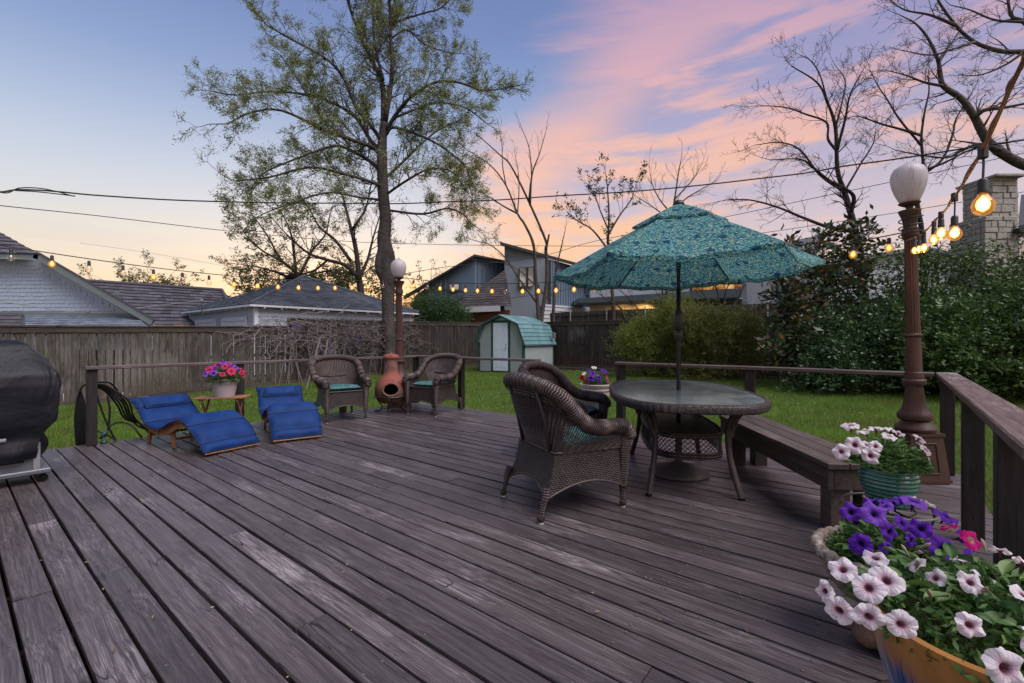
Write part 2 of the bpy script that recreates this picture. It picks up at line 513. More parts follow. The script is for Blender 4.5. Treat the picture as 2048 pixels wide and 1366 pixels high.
# grass: single bent blades, denser close to the deck
grass_mat = leafmat('grass_blades', (.085, .165, .018), (.150, .265, .034), (.30, .32, .11), rough=.55, trans=.45, spec=.25, dry=(.19, .17, .07))
n = 900000
ru = RNG.random((n, 3))
yy = 1.5 * (21.0 / 1.5) ** (ru[:, 0] ** .72)
xx = (ru[:, 1] * 2 - 1) * 1.16 * yy
uu = D2.x * xx + D2.y * yy; vv = D1.x * xx + D1.y * yy
keep = ~in_deck(uu, vv, -.02) & (uu < 16.2 + RNG.normal(0, .5, n)) & (vv < 14.9)
# the lawn thins out near the back fences
keep &= (RNG.random(n) < np.clip(1.35 - (uu - 13.2) / 2.6, .04, 1))
xx, yy, uu = xx[keep], yy[keep], uu[keep]
if len(xx) > 330000:
    xx, yy, uu = xx[:330000], yy[:330000], uu[:330000]
n = len(xx)
zz = -.42 + .024 * np.clip(uu, -12, 17)
patch = .5 + .5 * np.sin(xx * 1.3 + 1.7 * np.sin(yy * .9)) * np.cos(yy * 1.1 + np.sin(xx * .7))
hh = (.035 + .045 * RNG.random(n)) * (.65 + .8 * patch)
ww = (.0028 + .0011 * yy / 3) * (.8 + .5 * RNG.random(n))
an = RNG.random(n) * 6.283; lean = RNG.normal(0, .030, (n, 2)) + np.array([.008, 0])
wx, wy = np.cos(an) * ww, np.sin(an) * ww
V = np.empty((n, 3, 3), np.float32)
V[:, 0] = np.stack([xx - wx, yy - wy, zz - .005], 1); V[:, 1] = np.stack([xx + wx, yy + wy, zz - .005], 1)
V[:, 2] = np.stack([xx + lean[:, 0], yy + lean[:, 1], zz + hh], 1)
link('grass', np_mesh('grass', V.reshape(-1, 3), np.arange(n * 3).reshape(-1, 3)), grass_mat, kind='stuff')

# fallen leaves scattered over the lawn
lf = MB(); rl_ = random.Random(4)
for _ in range(700):
    y = rl_.uniform(3, 19); x = rl_.uniform(-1.1, 1.1) * y; u = D2.x * x + D2.y * y; v = D1.x * x + D1.y * y
    if in_deck(u, v, .1) or u > 16 or v > 14: continue
    s_ = rl_.uniform(.02, .05); a = rl_.uniform(0, 6.3); z = gz(x, y) + rl_.uniform(.03, .07); ca, sa = math.cos(a) * s_, math.sin(a) * s_
    lf.add([(x - ca, y - sa, z), (x + sa * .5, y - ca * .5, z + .012), (x + ca, y + sa, z + .004), (x - sa * .5, y + ca * .5, z)], [(0, 1, 2, 3)])
lf.build('fallen_leaves', leafmat('fallen_leaf', (.10, .06, .03), (.20, .13, .06), (.34, .26, .12)), kind='stuff')
# ------------------------------------------------------------------ deck
deck = MB()
for k in range(-6, 16):
    v = k * .6 - .35
    if -.4 < v < 7.0:
        deck.box(-3.0, 5.55, v - .02, v + .02, -.20, -.045)
deck.box(-3.0, 5.64, -.46, -.42, -.25, -.045); deck.box(-3.0, 5.64, 6.97, 7.01, -.25, -.045); deck.box(5.60, 5.64, -.42, 6.97, -.25, -.045)
deck.box(-3.0, 5.5, -.4, 6.9, -.34, -.33)  # dark sheet added under the joists so the board gaps read as shade
for u in (-2.6, 0, 2.6, 5.4):
    for v in (-.3, 2.2, 4.7, 6.8):
        deck.box(u - .05, u + .05, v - .05, v + .05, -.6, -.2)
dk = deck.build('deck', dark_joist, kind='structure')
dk.rotation_euler = (0, 0, RZ)
PITCH, U0 = .1445, .186
jp = [(87, 1043), (202, 1017), (228.5, 1141), (66.5, 1191), (305, 992), (360, 1099), (472, 1065), (474, 956), (567, 1039), (648, 1012),
      (722, 990), (775, 975), (843, 956), (977, 914), (937, 925.5), (1009, 905)]
joints = {}
for p in jp:
    g = on(*p); u = g.dot(D2); v = g.dot(D1)
    joints.setdefault(math.floor((u - U0) / PITCH), []).append(v)
rb = random.Random(5)
nails = MB()
for k in range(-21, 38):
    ua, ub = U0 + k * PITCH, U0 + (k + 1) * PITCH
    js = joints.get(k, [])
    if not js:
        base = rb.uniform(1.3, 5.6)
        js = [base]
    js = sorted(js)
    while js[-1] + 3.66 < 6.4: js.append(js[-1] + rb.choice((2.44, 3.05, 3.66)))
    while js[0] - 3.66 > .4: js.insert(0, js[0] - rb.choice((2.44, 3.05, 3.66)))
    ends = [-.49 - rb.uniform(0, .012)] + js + [7.04 + rb.uniform(-.008, .012)]
    for i in range(len(ends) - 1):
        a, c = ends[i] + (.0022 if i else 0), ends[i + 1] - .0022
        if c - a < .12: continue
        ga, gb = .0080 + rb.uniform(-.002, .0015), .0080 + rb.uniform(-.002, .0015)
        dz0 = rb.uniform(-.004, .001); tilt = rb.uniform(-.002, .002)
        ns = max(3, int((c - a) / .9)); bow = rb.uniform(-.0025, .0025); ph = rb.uniform(0, 6)
        rows = []
        for j in range(ns + 1):
            v = lerp(a, c, j / ns); w_ = bow * math.sin(ph + j * 1.9); e = .003
            x0, x1 = ua + ga + w_, ub - gb + w_
            up = .0022 * math.sin(ph * 1.7 + j * 1.3)
            rows.append([(x0, v, -.038), (x0, v, dz0 - e - tilt), (x0 + e, v, dz0 - tilt + up), ((x0 + x1) / 2, v, dz0 + up - .0012), (x1 - e, v, dz0 + tilt + up), (x1, v, dz0 - e + tilt), (x1, v, -.038)])
        bm_ = MB(); bm_.sheet(rows)
        nn = len(rows[0])
        bm_.f += [tuple(range(nn)), tuple((len(rows) - 1) * nn + t for t in range(nn - 1, -1, -1))]
        bm_.uv += [None, None]; bm_.mi += [0, 0]
        bm_.build('board', deck_wood, dk)
    if ub < 4.6:
        for t in range(-6, 16):
            v = t * .6 - .35
            if -.4 < v < 6.9:
                for du in (.03, .115):
                    nails.lathe([(.0055, 0), (.005, .0018), (.0001, .0026)], 6, (ua + du + rb.uniform(-.006, .006), v + rb.uniform(-.012, .012), 0.0002))
nail_mat = simple('nail_steel', (.20, .19, .19), .5, .5, metal=.6)
nails.build('nail', nail_mat, dk, kind='stuff')
# bits of dead leaf and twig lying in the joints and on the boards
lit = MB()
for _ in range(420):
    u = rb.uniform(.2, 5.5); v = rb.uniform(-.4, 6.9)
    if rb.random() < .75: u = U0 + round((u - U0) / PITCH) * PITCH + rb.uniform(-.006, .006)
    s = rb.uniform(.004, .013); a = rb.uniform(0, 6.3); z = .002 + rb.uniform(0, .004)
    ca, sa = math.cos(a), math.sin(a)
    lit.add([(u - ca * s, v - sa * s, z), (u + sa * s * .4, v - ca * s * .4, z + .003), (u + ca * s, v + sa * s, z + .001), (u - sa * s * .4, v + ca * s * .4, z)], [(0, 1, 2, 3)])
for p in ((282, 1106), (258, 1179), (283, 1215), (306, 1235), (228, 1303), (139, 1179), (1195, 1225), (1312, 1006), (1480, 1187), (1493, 1262)):
    g = on(*p); u = g.dot(D2); v = g.dot(D1); s = .016; a = rb.uniform(0, 3)
    ca, sa = math.cos(a), math.sin(a)
    lit.add([(u - ca * s, v - sa * s, .003), (u + sa * s * .35, v - ca * s * .35, .008), (u + ca * s, v + sa * s, .004), (u - sa * s * .35, v + ca * s * .35, .003)], [(0, 1, 2, 3)])
lit.build('dead_leaf_litter', leafmat('dry_litter', (.12, .07, .035), (.26, .18, .09), (.45, .40, .22)), kind='stuff').rotation_euler = (0, 0, RZ)

# ------------------------------------------------------------------ deck railings (built in deck axes)
def post(parent, u, v, h=.842, s=.089, name='post'):
    o = MB().bbox(-s / 2, s / 2, -s / 2, s / 2, 0.0, h, .004).build(name, post_wood, parent)
    o.location = (u, v, .002)
    return o
def cap(parent, u0, v0, u1, v1, z=.882, w=.14, h=.038, mat=None, name='cap_rail'):
    L = math.hypot(u1 - u0, v1 - v0); a = math.atan2(v1 - v0, u1 - u0)
    mb = MB(); n = max(2, int(L / .5)); rr = random.Random(u0 * 7 + v1)
    rows = []
    for i in range(n + 1):
        x = L * i / n; dy = rr.uniform(-.003, .003); dzz = rr.uniform(-.003, .003); e = .006
        y0, y1, z0, z1 = -w / 2 + dy, w / 2 + dy, -h + dzz, dzz
        rows.append([(x, y0, z0 + e), (x, y0, z1 - e), (x, y0 + e, z1), (x, 0, z1 + .001), (x, y1 - e, z1), (x, y1, z1 - e), (x, y1, z0 + e), (x, y1 - e, z0), (x, y0 + e, z0)])
    mb.sheet(rows, closed=True)
    k = len(rows[0])
    mb.add([p for p in rows[0]], [tuple(range(k))]); mb.add([p for p in rows[-1]], [tuple(range(k - 1, -1, -1))])
    o = mb.build(name, mat or cap_wood, parent)
    o.location = (u0, v0, z); o.rotation_euler = (0, 0, a)
    return o
RL = thing('deck_railing', 'dark brown post and cap railing behind the blue loungers, ending before the green roofed shed', 'railing', (0, 0, 0), RZ)
for u in (1.04, 2.56, 4.1): post(RL, u, 6.925, .842)
for u, v in ((5.59, 6.925), (5.62, 5.75), (5.62, 4.24)): post(RL, u, v, .842)
cap(RL, .98, 6.915, 3.4, 6.925); cap(RL, 3.403, 6.925, 5.66, 6.925)
cap(RL, 5.61, 6.852, 5.62, 4.12)
RR = thing('deck_railing', 'dark brown post and cap railing that turns the corner beside the near tall lamp post', 'railing', (0, 0, 0), RZ)
for u, v in ((5.62, 2.78), (5.62, 1.24), (5.60, -.345), (3.83, -.345), (2.62, -.345)): post(RR, u, v, .842, .095)
cap(RR, 5.62, 2.84, 5.62, -.26, .884)
cap(RR, 5.70, -.345, 3.86, -.345, .885, .145); cap(RR, 3.855, -.343, 1.9, -.343, .888, .142, .042)

# ------------------------------------------------------------------ back fences
def fence(root, p0, p1, z0f, z1f, pitch, wd, rails, postev, capw, rnd, wide=0, pick_name='picket', mat=fence_wood, side=1, stuff=False, kick=True):
    """pickets from p0 to p1; z0f/z1f give bottom and top"""
    p0, p1 = Vector(p0), Vector(p1); L = (p1 - p0).length; d = (p1 - p0).normalized(); a = math.atan2(d.y, d.x)
    nrm = Vector((-d.y, d.x, 0)) * side
    shared = {}
    joined = MB()
    t = 0.0; i = 0
    while t < L - .02:
        gap = rnd.choice((.002, .003, .005, .009, .013, .018))
        if rnd.random() < wide: gap = rnd.uniform(.018, .034)
        ww_ = wd * rnd.choice((.92, .96, 1.0, 1.0, 1.03))
        c = p0 + d * (t + ww_ / 2)
        z0, z1 = z0f(c), z1f(c) - rnd.uniform(0, .006)
        key = (round(ww_, 3), round(z1 - z0, 2))
        if stuff:
            joined.M = Matrix.Translation((c.x, c.y, z0)) @ Matrix.Rotation(a, 4, 'Z')
            joined.box(-ww_ / 2, ww_ / 2, -.009, .009, 0, z1 - z0)
        else:
            if key not in shared:
                shared[key] = MB().bbox(-ww_ / 2, ww_ / 2, -.009, .009, 0, z1 - z0, .002).mesh(pick_name)
            o = link(pick_name, shared[key], mat, root)
            o.location = (c.x, c.y, z0); o.rotation_euler = (rnd.uniform(-.006, .006), rnd.uniform(-.004, .004), a + rnd.uniform(-.01, .01))
        t += ww_ + gap; i += 1
    if stuff:
        joined.build(pick_name, mat, root, kind='stuff')
    for fr in rails:
        k = 0
        while k * 2.44 < L:
            a0, a1 = k * 2.44 + .002, min((k + 1) * 2.44, L) - .002
            q0, q1 = p0 + d * a0, p0 + d * a1
            off = nrm * .031
            q0 = q0 + off + Vector((0, 0, lerp(z0f(q0), z1f(q0), fr))); q1 = q1 + off + Vector((0, 0, lerp(z0f(q1), z1f(q1), fr)))
            M = MB().beam((0, 0, 0), (q1 - q0).length * Vector((1, 0, 0)), .038, .085, .003).build('rail', fence_rail_wood, root)
            M.location = q0; dd = (q1 - q0); M.rotation_euler = dd.to_track_quat('X', 'Z').to_euler()
            k += 1
    for tt in postev:
        c = p0 + d * tt + nrm * (.055)
        o = MB().bbox(-.045, .045, -.045, .045, 0, z1f(c) - z0f(c) + .01, .004).build('fence_post', fence_wood, root)
        o.location = (c.x, c.y, z0f(c)); o.rotation_euler = (0, 0, a)
    if capw:
        k = 0
        while k * 2.44 < L:
            a0, a1 = k * 2.44 + .002, min((k + 1) * 2.44, L) - .002
            q0, q1 = p0 + d * a0, p0 + d * a1
            for nm, w_, h_, off, dz_ in (('cap_board', capw, .038, 0, .022), ('trim_board', .02, .13, -.024 * side, -.065)):
                qa = q0 + Vector((0, 0, z1f(q0) + dz_)); qb = q1 + Vector((0, 0, z1f(q1) + dz_))
                M = MB().beam((0, 0, 0), (qb - qa).length * Vector((1, 0, 0)), w_, h_, .003).build(nm, fence_rail_wood, root)
                M.location = qa + Vector((-d.y, d.x, 0)) * (off); M.rotation_euler = (qb - qa).to_track_quat('X', 'Z').to_euler()
            k += 1
    if kick:
        k = 0
        while k * 2.44 < L:
            a0, a1 = k * 2.44 + .002, min((k + 1) * 2.44, L) - .002
            q0, q1 = p0 + d * a0, p0 + d * a1
            qa = q0 + Vector((0, 0, z0f(q0) - .02)); qb = q1 + Vector((0, 0, z0f(q1) - .02))
            M = MB().beam((0, 0, 0), (qb - qa).length * Vector((1, 0, 0)), .03, .17, .003).build('kick_board', fence_rail_wood, root)
            M.location = qa - nrm * .03; M.rotation_euler = (qb - qa).to_track_quat('X', 'Z').to_euler()
            k += 1
FA = Vector((-10.42, 10.73, 0))
def fl(t): return FA + D2 * t
rf = random.Random(3)
z0l = lambda c: gz(c.x, c.y) + .06
# left-hand fence: low near stretch, taller far stretch with the vine
f1 = thing('wooden_fence', 'weathered grey brown picket fence with a flat cap, left of the vine covered stretch', 'fence', fl(0))
f1.location = (0, 0, 0)
fence(f1, fl(-3.2), fl(5.2), z0l, lambda c: interp((c - FA).dot(D2), [-3, 0, 5.2], [1.445, 1.455, 1.555]), .14, .138, (.16, .52, .9), (-0.0 + 3.2, 3.2 + 2.44, 3.2 + 4.88), .13, rf, wide=.42, side=1)
f2 = thing('wooden_fence', 'taller dark picket fence behind the two far wicker chairs, hung with wisteria', 'fence')
fence(f2, fl(5.22), fl(15.0), z0l, lambda c: interp((c - FA).dot(D2), [5.2, 8.98, 15.2], [1.81, 1.83, 1.93]), .14, .138, (.12, .5, .9), [.1 + 2.44 * k for k in range(4)], .10, rf, wide=.03, side=1, mat=fence_dark_wood)
FC = fl(15.05)
def fr_(s): return FC - D1 * s
f3 = thing('wooden_fence', 'dark picket fence along the back of the lawn, behind the shed and the feathery shrubs', 'fence')
fence(f3, fr_(.03), fr_(20.5), z0l, lambda c: interp((c - FC).dot(-D1), [0, 6, 12, 20], [1.90, 1.89, 1.86, 1.84]), .14, .138, (.12, .5, .9), [.1 + 2.44 * k for k in range(9)], .10, rf, side=1, mat=fence_dark_wood)
# neighbour's raised fence with its galvanised posts
f4 = thing('neighbour_fence', 'higher grey fence with galvanised metal posts, seen beyond the back fence', 'fence')
off4 = D2 * 2.1
fence(f4, fr_(1.8) + off4, fr_(21) + off4, lambda c: 0.0, lambda c: 2.47, .14, .138, (.55, .93), [], 0, rf, side=-1, stuff=True, kick=False)
galv = simple('galvanised_steel', (.42, .44, .46), .45, .5, metal=.5)
for tt in (3.0, 4.9, 6.7, 8.6, 11.3, 13.8, 16.3):
    c = fr_(tt) + off4 - D2 * .075
    o = MB().lathe([(.03, 0), (.03, 2.5), (.036, 2.5), (.036, 2.54), (.01, 2.56)], 10).build('metal_post', galv, f4, smooth=True, auto=40)
    o.location = (c.x, c.y, 0)
# soil bank the raised fence stands on
MB().poly([fr_(-2) + D2 * 1.6, fr_(24) + D2 * 1.6, fr_(24) + D2 * 40, fr_(-2) + D2 * 40], (0, 0, .02)).build('far_yard', far, kind='structure')

MB().poly([fl(-6) + D1 * .5, fl(7) + D1 * .5, fl(7) + D1 * 6.5, fl(-6) + D1 * 16], (0, 0, .02)).build('driveway', simple('pale_concrete', (.42, .43, .44), .85, .2, .1, 2), kind='structure').location = (0, 0, -.36)
# ------------------------------------------------------------------ wicker
def wicker_mat(name, c=(.050, .034, .032), kind='weave'):
    """UV in metres: u across the stakes, v along them"""
    m, q = new_mat(name)
    uv = q.node('ShaderNodeTexCoord').outputs['UV']
    oi = q.node('ShaderNodeObjectInfo').outputs['Random']
    if kind == 'weave':
        br = q.node('ShaderNodeTexBrick', {'Vector': uv, 'Scale': 1.0, 'Mortar Size': .0042, 'Mortar Smooth': 1.0, 'Bias': 0.0, 'Brick Width': .024, 'Row Height': .0125,
                                           'Color1': (1, 1, 1, 1), 'Color2': (.75, .75, .75, 1), 'Mortar': (0, 0, 0, 1)})
        br.offset = .5
        h = q.node('ShaderNodeSeparateColor', {0: br.outputs['Color']}).outputs[0]
        h = q.math('MULTIPLY', h, q.math('SUBTRACT', 1.0, br.outputs['Fac']))
    else:
        s = q.node('ShaderNodeSeparateXYZ', {0: uv})
        h = q.math('ABSOLUTE', q.math('SINE', q.math('ADD', q.math('MULTIPLY', s.outputs[0], 190.0), q.math('MULTIPLY', q.math('SINE', q.math('MULTIPLY', s.outputs[1], 42.0)), .35))))
    n = q.noise(q.node('ShaderNodeTexCoord').outputs['Object'], 9, 4, .6)
    f = q.math('ADD', q.math('MULTIPLY', h, .75), q.math('MULTIPLY', q.math('SUBTRACT', n, .5), .5))
    col = q.ramp(f, [(.12, tuple(x * .08 for x in c)), (.5, c), (.82, tuple(x * 2.9 for x in c))])  # weave shading painted by height: recesses near black, strand tops pale
    finish(q, pbsdf(q, col, .42, .5, h, .9, .006))
    return m
wk_weave = wicker_mat('wicker_weave')
wk_band = wicker_mat('wicker_band', kind='band')
wk_strand = simple('wicker_strand', (.048, .033, .031), .42, .5, .4, 14)
# patterned teal canvas: small mottled dabs with darker clusters
def canvas_mat(name, k=1.0, light=1.0):
    m, q = new_mat(name)
    co = q.node('ShaderNodeTexCoord').outputs['Object']
    w0 = q.node('ShaderNodeTexNoise', {'Vector': co, 'Scale': 16.0 * k, 'Detail': 2.0}).outputs['Color']
    v = q.node('ShaderNodeVectorMath', {0: co, 1: q.node('ShaderNodeVectorMath', {0: w0, 3: .03 / k}, operation='SCALE').outputs[0]}, operation='ADD').outputs[0]
    vo = q.node('ShaderNodeTexVoronoi', {'Vector': q.mapping(v, scale=(1, 1.0, 1.9)), 'Scale': 105.0 * k, 'Randomness': 1.0})
    r = q.node('ShaderNodeSeparateColor', {0: vo.outputs['Color']}).outputs[0]
    dab = q.ramp(r, [(0, srgb(24, 80, 112)), (.20, srgb(44, 124, 142)), (.38, srgb(84, 160, 168)), (.56, srgb(130, 188, 186)), (.72, srgb(144, 172, 112)), (.80, srgb(204, 214, 192)), (.92, srgb(36, 108, 128))], 'CONSTANT')
    cl = q.node('ShaderNodeTexVoronoi', {'Vector': co, 'Scale': 8.5 * k, 'Randomness': .35}).outputs['Distance']
    sp = q.math('ADD', cl, q.math('MULTIPLY', q.math('SUBTRACT', q.noise(co, 46 * k, 2, .6), .5), .5))
    navy = q.step(sp, .30, .18)
    col = q.mix(q.math('MULTIPLY', navy, .85), dab, srgb(10, 62, 104))
    col = q.mix(1.0, col, (.74 * light, .78 * light, .78 * light, 1), 'MULTIPLY')
    p = pbsdf(q, col, .85, .15, q.noise(co, 700, 2, .5), .2, .001)
    t = q.node('ShaderNodeBsdfTranslucent', {0: col})
    finish(q, q.node('ShaderNodeMixShader', {0: .38, 1: p, 2: t}))
    return m
canvas = canvas_mat('canopy_canvas')
cush_cloth = canvas_mat('cushion_cloth', 2.0, 1.0)

# ------------------------------------------------------------------ wicker armchair: local +x is the front, z = 0 the floor
def chair_parts(root):
    half = [(.335, .295, .480), (.325, .300, .525), (.28, .305, .570), (.18, .318, .583), (.06, .332, .588), (-.05, .345, .618), (-.15, .352, .700), (-.235, .345, .795), (-.315, .290, .860), (-.370, .16, .895), (-.385, 0, .905)]
    full = half + [(x, -y, z) for x, y, z in half[-2::-1]]
    path = catmull(full, 13)
    N = len(path)
    rad = []
    for i, p in enumerate(path):
        s = abs(i / (N - 1) - .5) * 2       # 0 at the top of the back, 1 at the arm ends
        r = interp(s, [0, .35, .6, .8, .93, 1], [.046, .052, .055, .056, .054, .034])
        rad.append(r * (1.05 if i % 2 else .95))
    mb = MB(); mb.tube(path, rad, 12)
    mb.build('rolled_rim', wk_band, root, smooth=True, auto=60)
    # ruled surface of stakes from the rim down to the seat line
    def seatpt(s):                           # s in 0..1 around the U
        t = abs(s - .5) * 2; sg = 1 if s < .5 else -1
        x = interp(t, [0, .34, .45, 1], [-.245, -.235, -.20, .27]); y = interp(t, [0, .34, .45, 1], [0, .215, .262, .285]) * sg
        return Vector((x, y, .42))
    stk = MB(); Ns = 118
    def surf(s, t):
        ff = lerp(8, N - 9, s); i_ = int(ff); top = Vector(path[i_]).lerp(Vector(path[min(N - 1, i_ + 1)]), ff - i_); bot = seatpt(s)
        p = top.lerp(bot, t)
        ctr = Vector((.05, 0, p.z)); out = (p - ctr); out.z = 0
        return p + out.normalized() * (.016 * math.sin(math.pi * t))
    for i in range(Ns + 1):
        s = i / Ns
        stk.tube([surf(s, t) for t in (0, .33, .66, 1)], .0042, 4, caps=False)
    stk.build('stakes', wk_strand, root)
    wv = MB()
    for t in (.12, .16, .2, .42, .46, .5, .54, .72, .76, .8, .84, .88, .92, .96, 1.0):
        side = t > .7 or .1 < t < .21
        pts = [surf(s, t) + Vector((0, 0, 0)) for s in np.linspace(0 if side else .24, 1 if side else .76, 60)]
        ctr = Vector((.05, 0, 0))
        pts = [p + Vector((p.x - .05, p.y, 0)).normalized() * (.004 if k % 2 else -.004) for k, p in enumerate(pts)]
        wv.tube(pts, .0045, 4)
    for t in np.linspace(.22, .98, 30):      # close weaving of the back panel
        pts = [surf(s, t) for s in np.linspace(.30, .70, 40)]
        pts = [p + Vector((p.x - .05, p.y, 0)).normalized() * (.0035 if k % 2 else -.0035) for k, p in enumerate(pts)]
        wv.tube(pts, .0042, 4)
    wv.build('weavers', wk_strand, root)
    # solid woven lining inside the back
    P = []; U = []
    for a, s in enumerate(np.linspace(.31, .69, 24)):
        P.append([surf(s, t) + Vector((.014, 0, 0)) for t in np.linspace(.02, .99, 8)]); U.append([(a * .03, t * .55) for t in np.linspace(0, 1, 8)])
    MB().sheet(P, U).build('back_panel', wk_band, root, smooth=True)
    # skirt: flared woven panels with an arched lower edge
    top = [(.30, -.285), (.30, .285), (-.245, .255), (-.245, -.255)]
    bot = [(.315, -.30), (.315, .30), (-.335, .29), (-.335, -.29)]
    P = []; U = []; L = 0; prev = None
    rows = 7
    for k in range(4):
        a, c = top[k], top[(k + 1) % 4]; a2, c2 = bot[k], bot[(k + 1) % 4]
        for i in range(12 + (k == 3)):
            f = i / 12
            tp = Vector((lerp(a[0], c[0], f), lerp(a[1], c[1], f), .425))
            zb = .140 + .085 * math.sin(math.pi * f) ** .8
            bt = Vector((lerp(a2[0], c2[0], f), lerp(a2[1], c2[1], f), 0))
            if prev is not None: L += (tp - prev).length
            prev = tp
            row = []; ur = []
            for j in range(rows):
                t = j / (rows - 1); z = lerp(.425, zb, t); g = ((.425 - z) / .285) ** 1.5
                row.append((lerp(tp.x, bt.x, g), lerp(tp.y, bt.y, g), z)); ur.append((L, z))
            P.append(row); U.append(ur)
    MB().sheet(P, U).build('skirt', wk_weave, root, smooth=True, auto=50)
    sb = MB(); sb.tube([Vector(r[-1]) for r in P], .008, 6)
    loop = [Vector((x * 1.01, y * 1.01, .428)) for x, y in top]
    ring = []
    for k in range(4):
        for i in range(10): ring.append(loop[k].lerp(loop[(k + 1) % 4], i / 10))
    sb.tube(ring, [.011 if i % 2 else .009 for i in range(len(ring))], 6, closed=True)
    sb.build('braided_edge', wk_strand, root, smooth=True)
    st = MB(); st.add([(.295, -.28, .418), (.295, .28, .418), (-.24, .25, .418), (-.24, -.25, .418)], [(0, 1, 2, 3)], [(0, 0), (.56, 0), (.56, .54), (0, .54)])
    st.build('seat', wk_weave, root)
    for sx, sy in ((1, 1), (1, -1), (-1, 1), (-1, -1)):
        if sx > 0:
            pts = [(.310, .288 * sy, .52), (.305, .283 * sy, .42), (.303, .280 * sy, .30), (.300, .276 * sy, .17), (.298, .274 * sy, .11), (.298, .274 * sy, .055)]
            rr = [.052, .044, .038, .030, .019, .015]
        else:
            pts = [(-.325, .278 * sy, .22), (-.338, .288 * sy, .16), (-.352, .285 * sy, .11), (-.368, .290 * sy, .05)]
            rr = [.026, .024, .019, .015]
        p = catmull(pts, 8)
        r2 = [interp(i / (len(p) - 1) * (len(rr) - 1), range(len(rr)), rr) * (1.05 if i % 2 else .96) for i in range(len(p))]
        lg = MB(); lg.tube(p, r2, 10)
        e = pts[-1]
        lg.ball((e[0] + .002 * sx, e[1], .033), .027, 10, 6, (1, 1, 1.1))
        l = lg.build('leg', wk_band, root, smooth=True, auto=60)
        MB().lathe([(.016, 0), (.016, .006)], 10, (e[0] + .002 * sx, e[1], 0)).build('foot_pad', MATS['pad_plastic'], l)
    for sy in (1, -1):
        MB().tube([(-.250, .20 * sy, .43), (-.295, .21 * sy, .64), (-.365, .215 * sy, .86)], .013, 8).build('back_brace', wk_strand, root, smooth=True)
        MB().tube([(.27, .29 * sy, .57), (.27, .29 * sy, .43)], .012, 8).build('arm_brace', wk_strand, root, smooth=True)
    MB().tube([(-.285, -.20, .62), (-.30, 0, .62), (-.285, .20, .62)], .009, 8).build('cross_bar', wk_strand, root, smooth=True)
simple('pad_plastic', (.6, .6, .58), .5)
def face(px_, py_, c): return math.atan2(py_ - c[1], px_ - c[0])
CH = [('dark brown wicker armchair nearest the camera, seen from behind at the glass table', (.395, 3.42, 0), math.atan2(.43, .90)),
      ('dark brown wicker armchair mostly hidden behind the nearest wicker armchair', (.53, 4.72, 0), math.atan2(-.53, .85)),
      ('brown wicker armchair between the ladder and the clay chimney stove, facing forward', (-2.57, 6.99, 0), math.atan2(-.80, .60)),
      ('brown wicker armchair right of the clay chimney stove, beside the far lamp post', (-1.27, 7.55, 0), math.atan2(-.88, -.47))]
c0 = thing('wicker_armchair', CH[0][0], 'armchair', CH[0][1], CH[0][2], 'dark brown wicker armchairs on the deck')
chair_parts(c0)
chairs = [c0]
for lb, loc, rz in CH[1:]:
    chairs.append(dup(c0, loc, (0, 0, rz), lb))
# seat cushions
def cushion_mesh(sd):
    r = random.Random(sd); n = 14; P = []
    for side in (1, -1):
        rows = []
        for i in range(n + 1):
            row = []
            for j in range(n + 1):
                a, b_ = i / n * 2 - 1, j / n * 2 - 1
                k = (1 - abs(a) ** 6) * (1 - abs(b_) ** 6)
                t = .036 * max(0, k) ** .45 * (1 + .10 * math.sin(3 * a + sd) * math.cos(4 * b_))
                x, y = a * .235 * (1 - .03 * b_ * b_), b_ * .235 * (1 - .03 * a * a)
                row.append((x, y, .038 + side * t + (.012 * (a < -.5) * (-a - .5))))
            rows.append(row)
        P.append(rows)
    mb = MB(); mb.sheet(P[0]); mb.sheet([r_[::-1] for r_ in P[1]])
    edge = [P[0][i][0] for i in range(n + 1)] + [P[0][n][j] for j in range(n + 1)] + [P[0][n - i][n] for i in range(n + 1)] + [P[0][0][n - j] for j in range(n + 1)]
    mb.tube(edge, .005, 5, closed=True)
    return mb.mesh('seat_cushion', True)
CL = ['teal patterned seat cushion in the nearest armchair, seen through its woven side', 'teal patterned seat cushion showing in the armchair behind the nearest one',
      'teal patterned seat cushion in the armchair left of the clay stove', 'teal patterned seat cushion in the armchair right of the clay stove']
for i, (lb, loc, rz) in enumerate(CH):
    o = link('seat_cushion', cushion_mesh(i + 1), cush_cloth)
    tag(o, CL[i], 'cushion', 'teal seat cushions in the wicker armchairs')
    o.location = (loc[0] + math.cos(rz) * .03, loc[1] + math.sin(rz) * .03, .428); o.rotation_euler = (0, R(-1.5), rz)

# ------------------------------------------------------------------ table
TC = Vector((1.465, 4.13, 0)); TRZ = R(90 - 9)      # local x along the long side
tb = thing('patio_table', 'oval wicker dining table with a glass top and lower shelf under the teal umbrella', 'table', TC, TRZ)
def oval(a, b_, n, p=2.8):
    out = []
    for k in range(n):
        t = 2 * math.pi * k / n
        c, s_ = math.cos(t), math.sin(t)
        out.append((a * math.copysign(abs(c) ** (2 / p), c), b_ * math.copysign(abs(s_) ** (2 / p), s_)))
    return out
def even(pts, n):
    P = [Vector((*p, 0)) for p in pts]; P.append(P[0]); d = [0]
    for i in range(1, len(P)): d.append(d[-1] + (P[i] - P[i - 1]).length)
    out = []
    for k in range(n):
        s = d[-1] * k / n
        i = max(j for j in range(len(d)) if d[j] <= s + 1e-9); i = min(i, len(P) - 2)
        out.append(P[i].lerp(P[i + 1], (s - d[i]) / max(1e-9, d[i + 1] - d[i])))
    return out, d[-1]
rim, RLn = even(oval(1.02, .585, 160, 3.0), 420)
mb = MB()
prof = [(.0, .012), (-.004, .026), (-.016, .036), (-.032, .037), (-.036, .030), (-.036, -.006), (-.030, -.024), (-.012, -.030), (-.002, -.018)]
rows = []; uvr = []
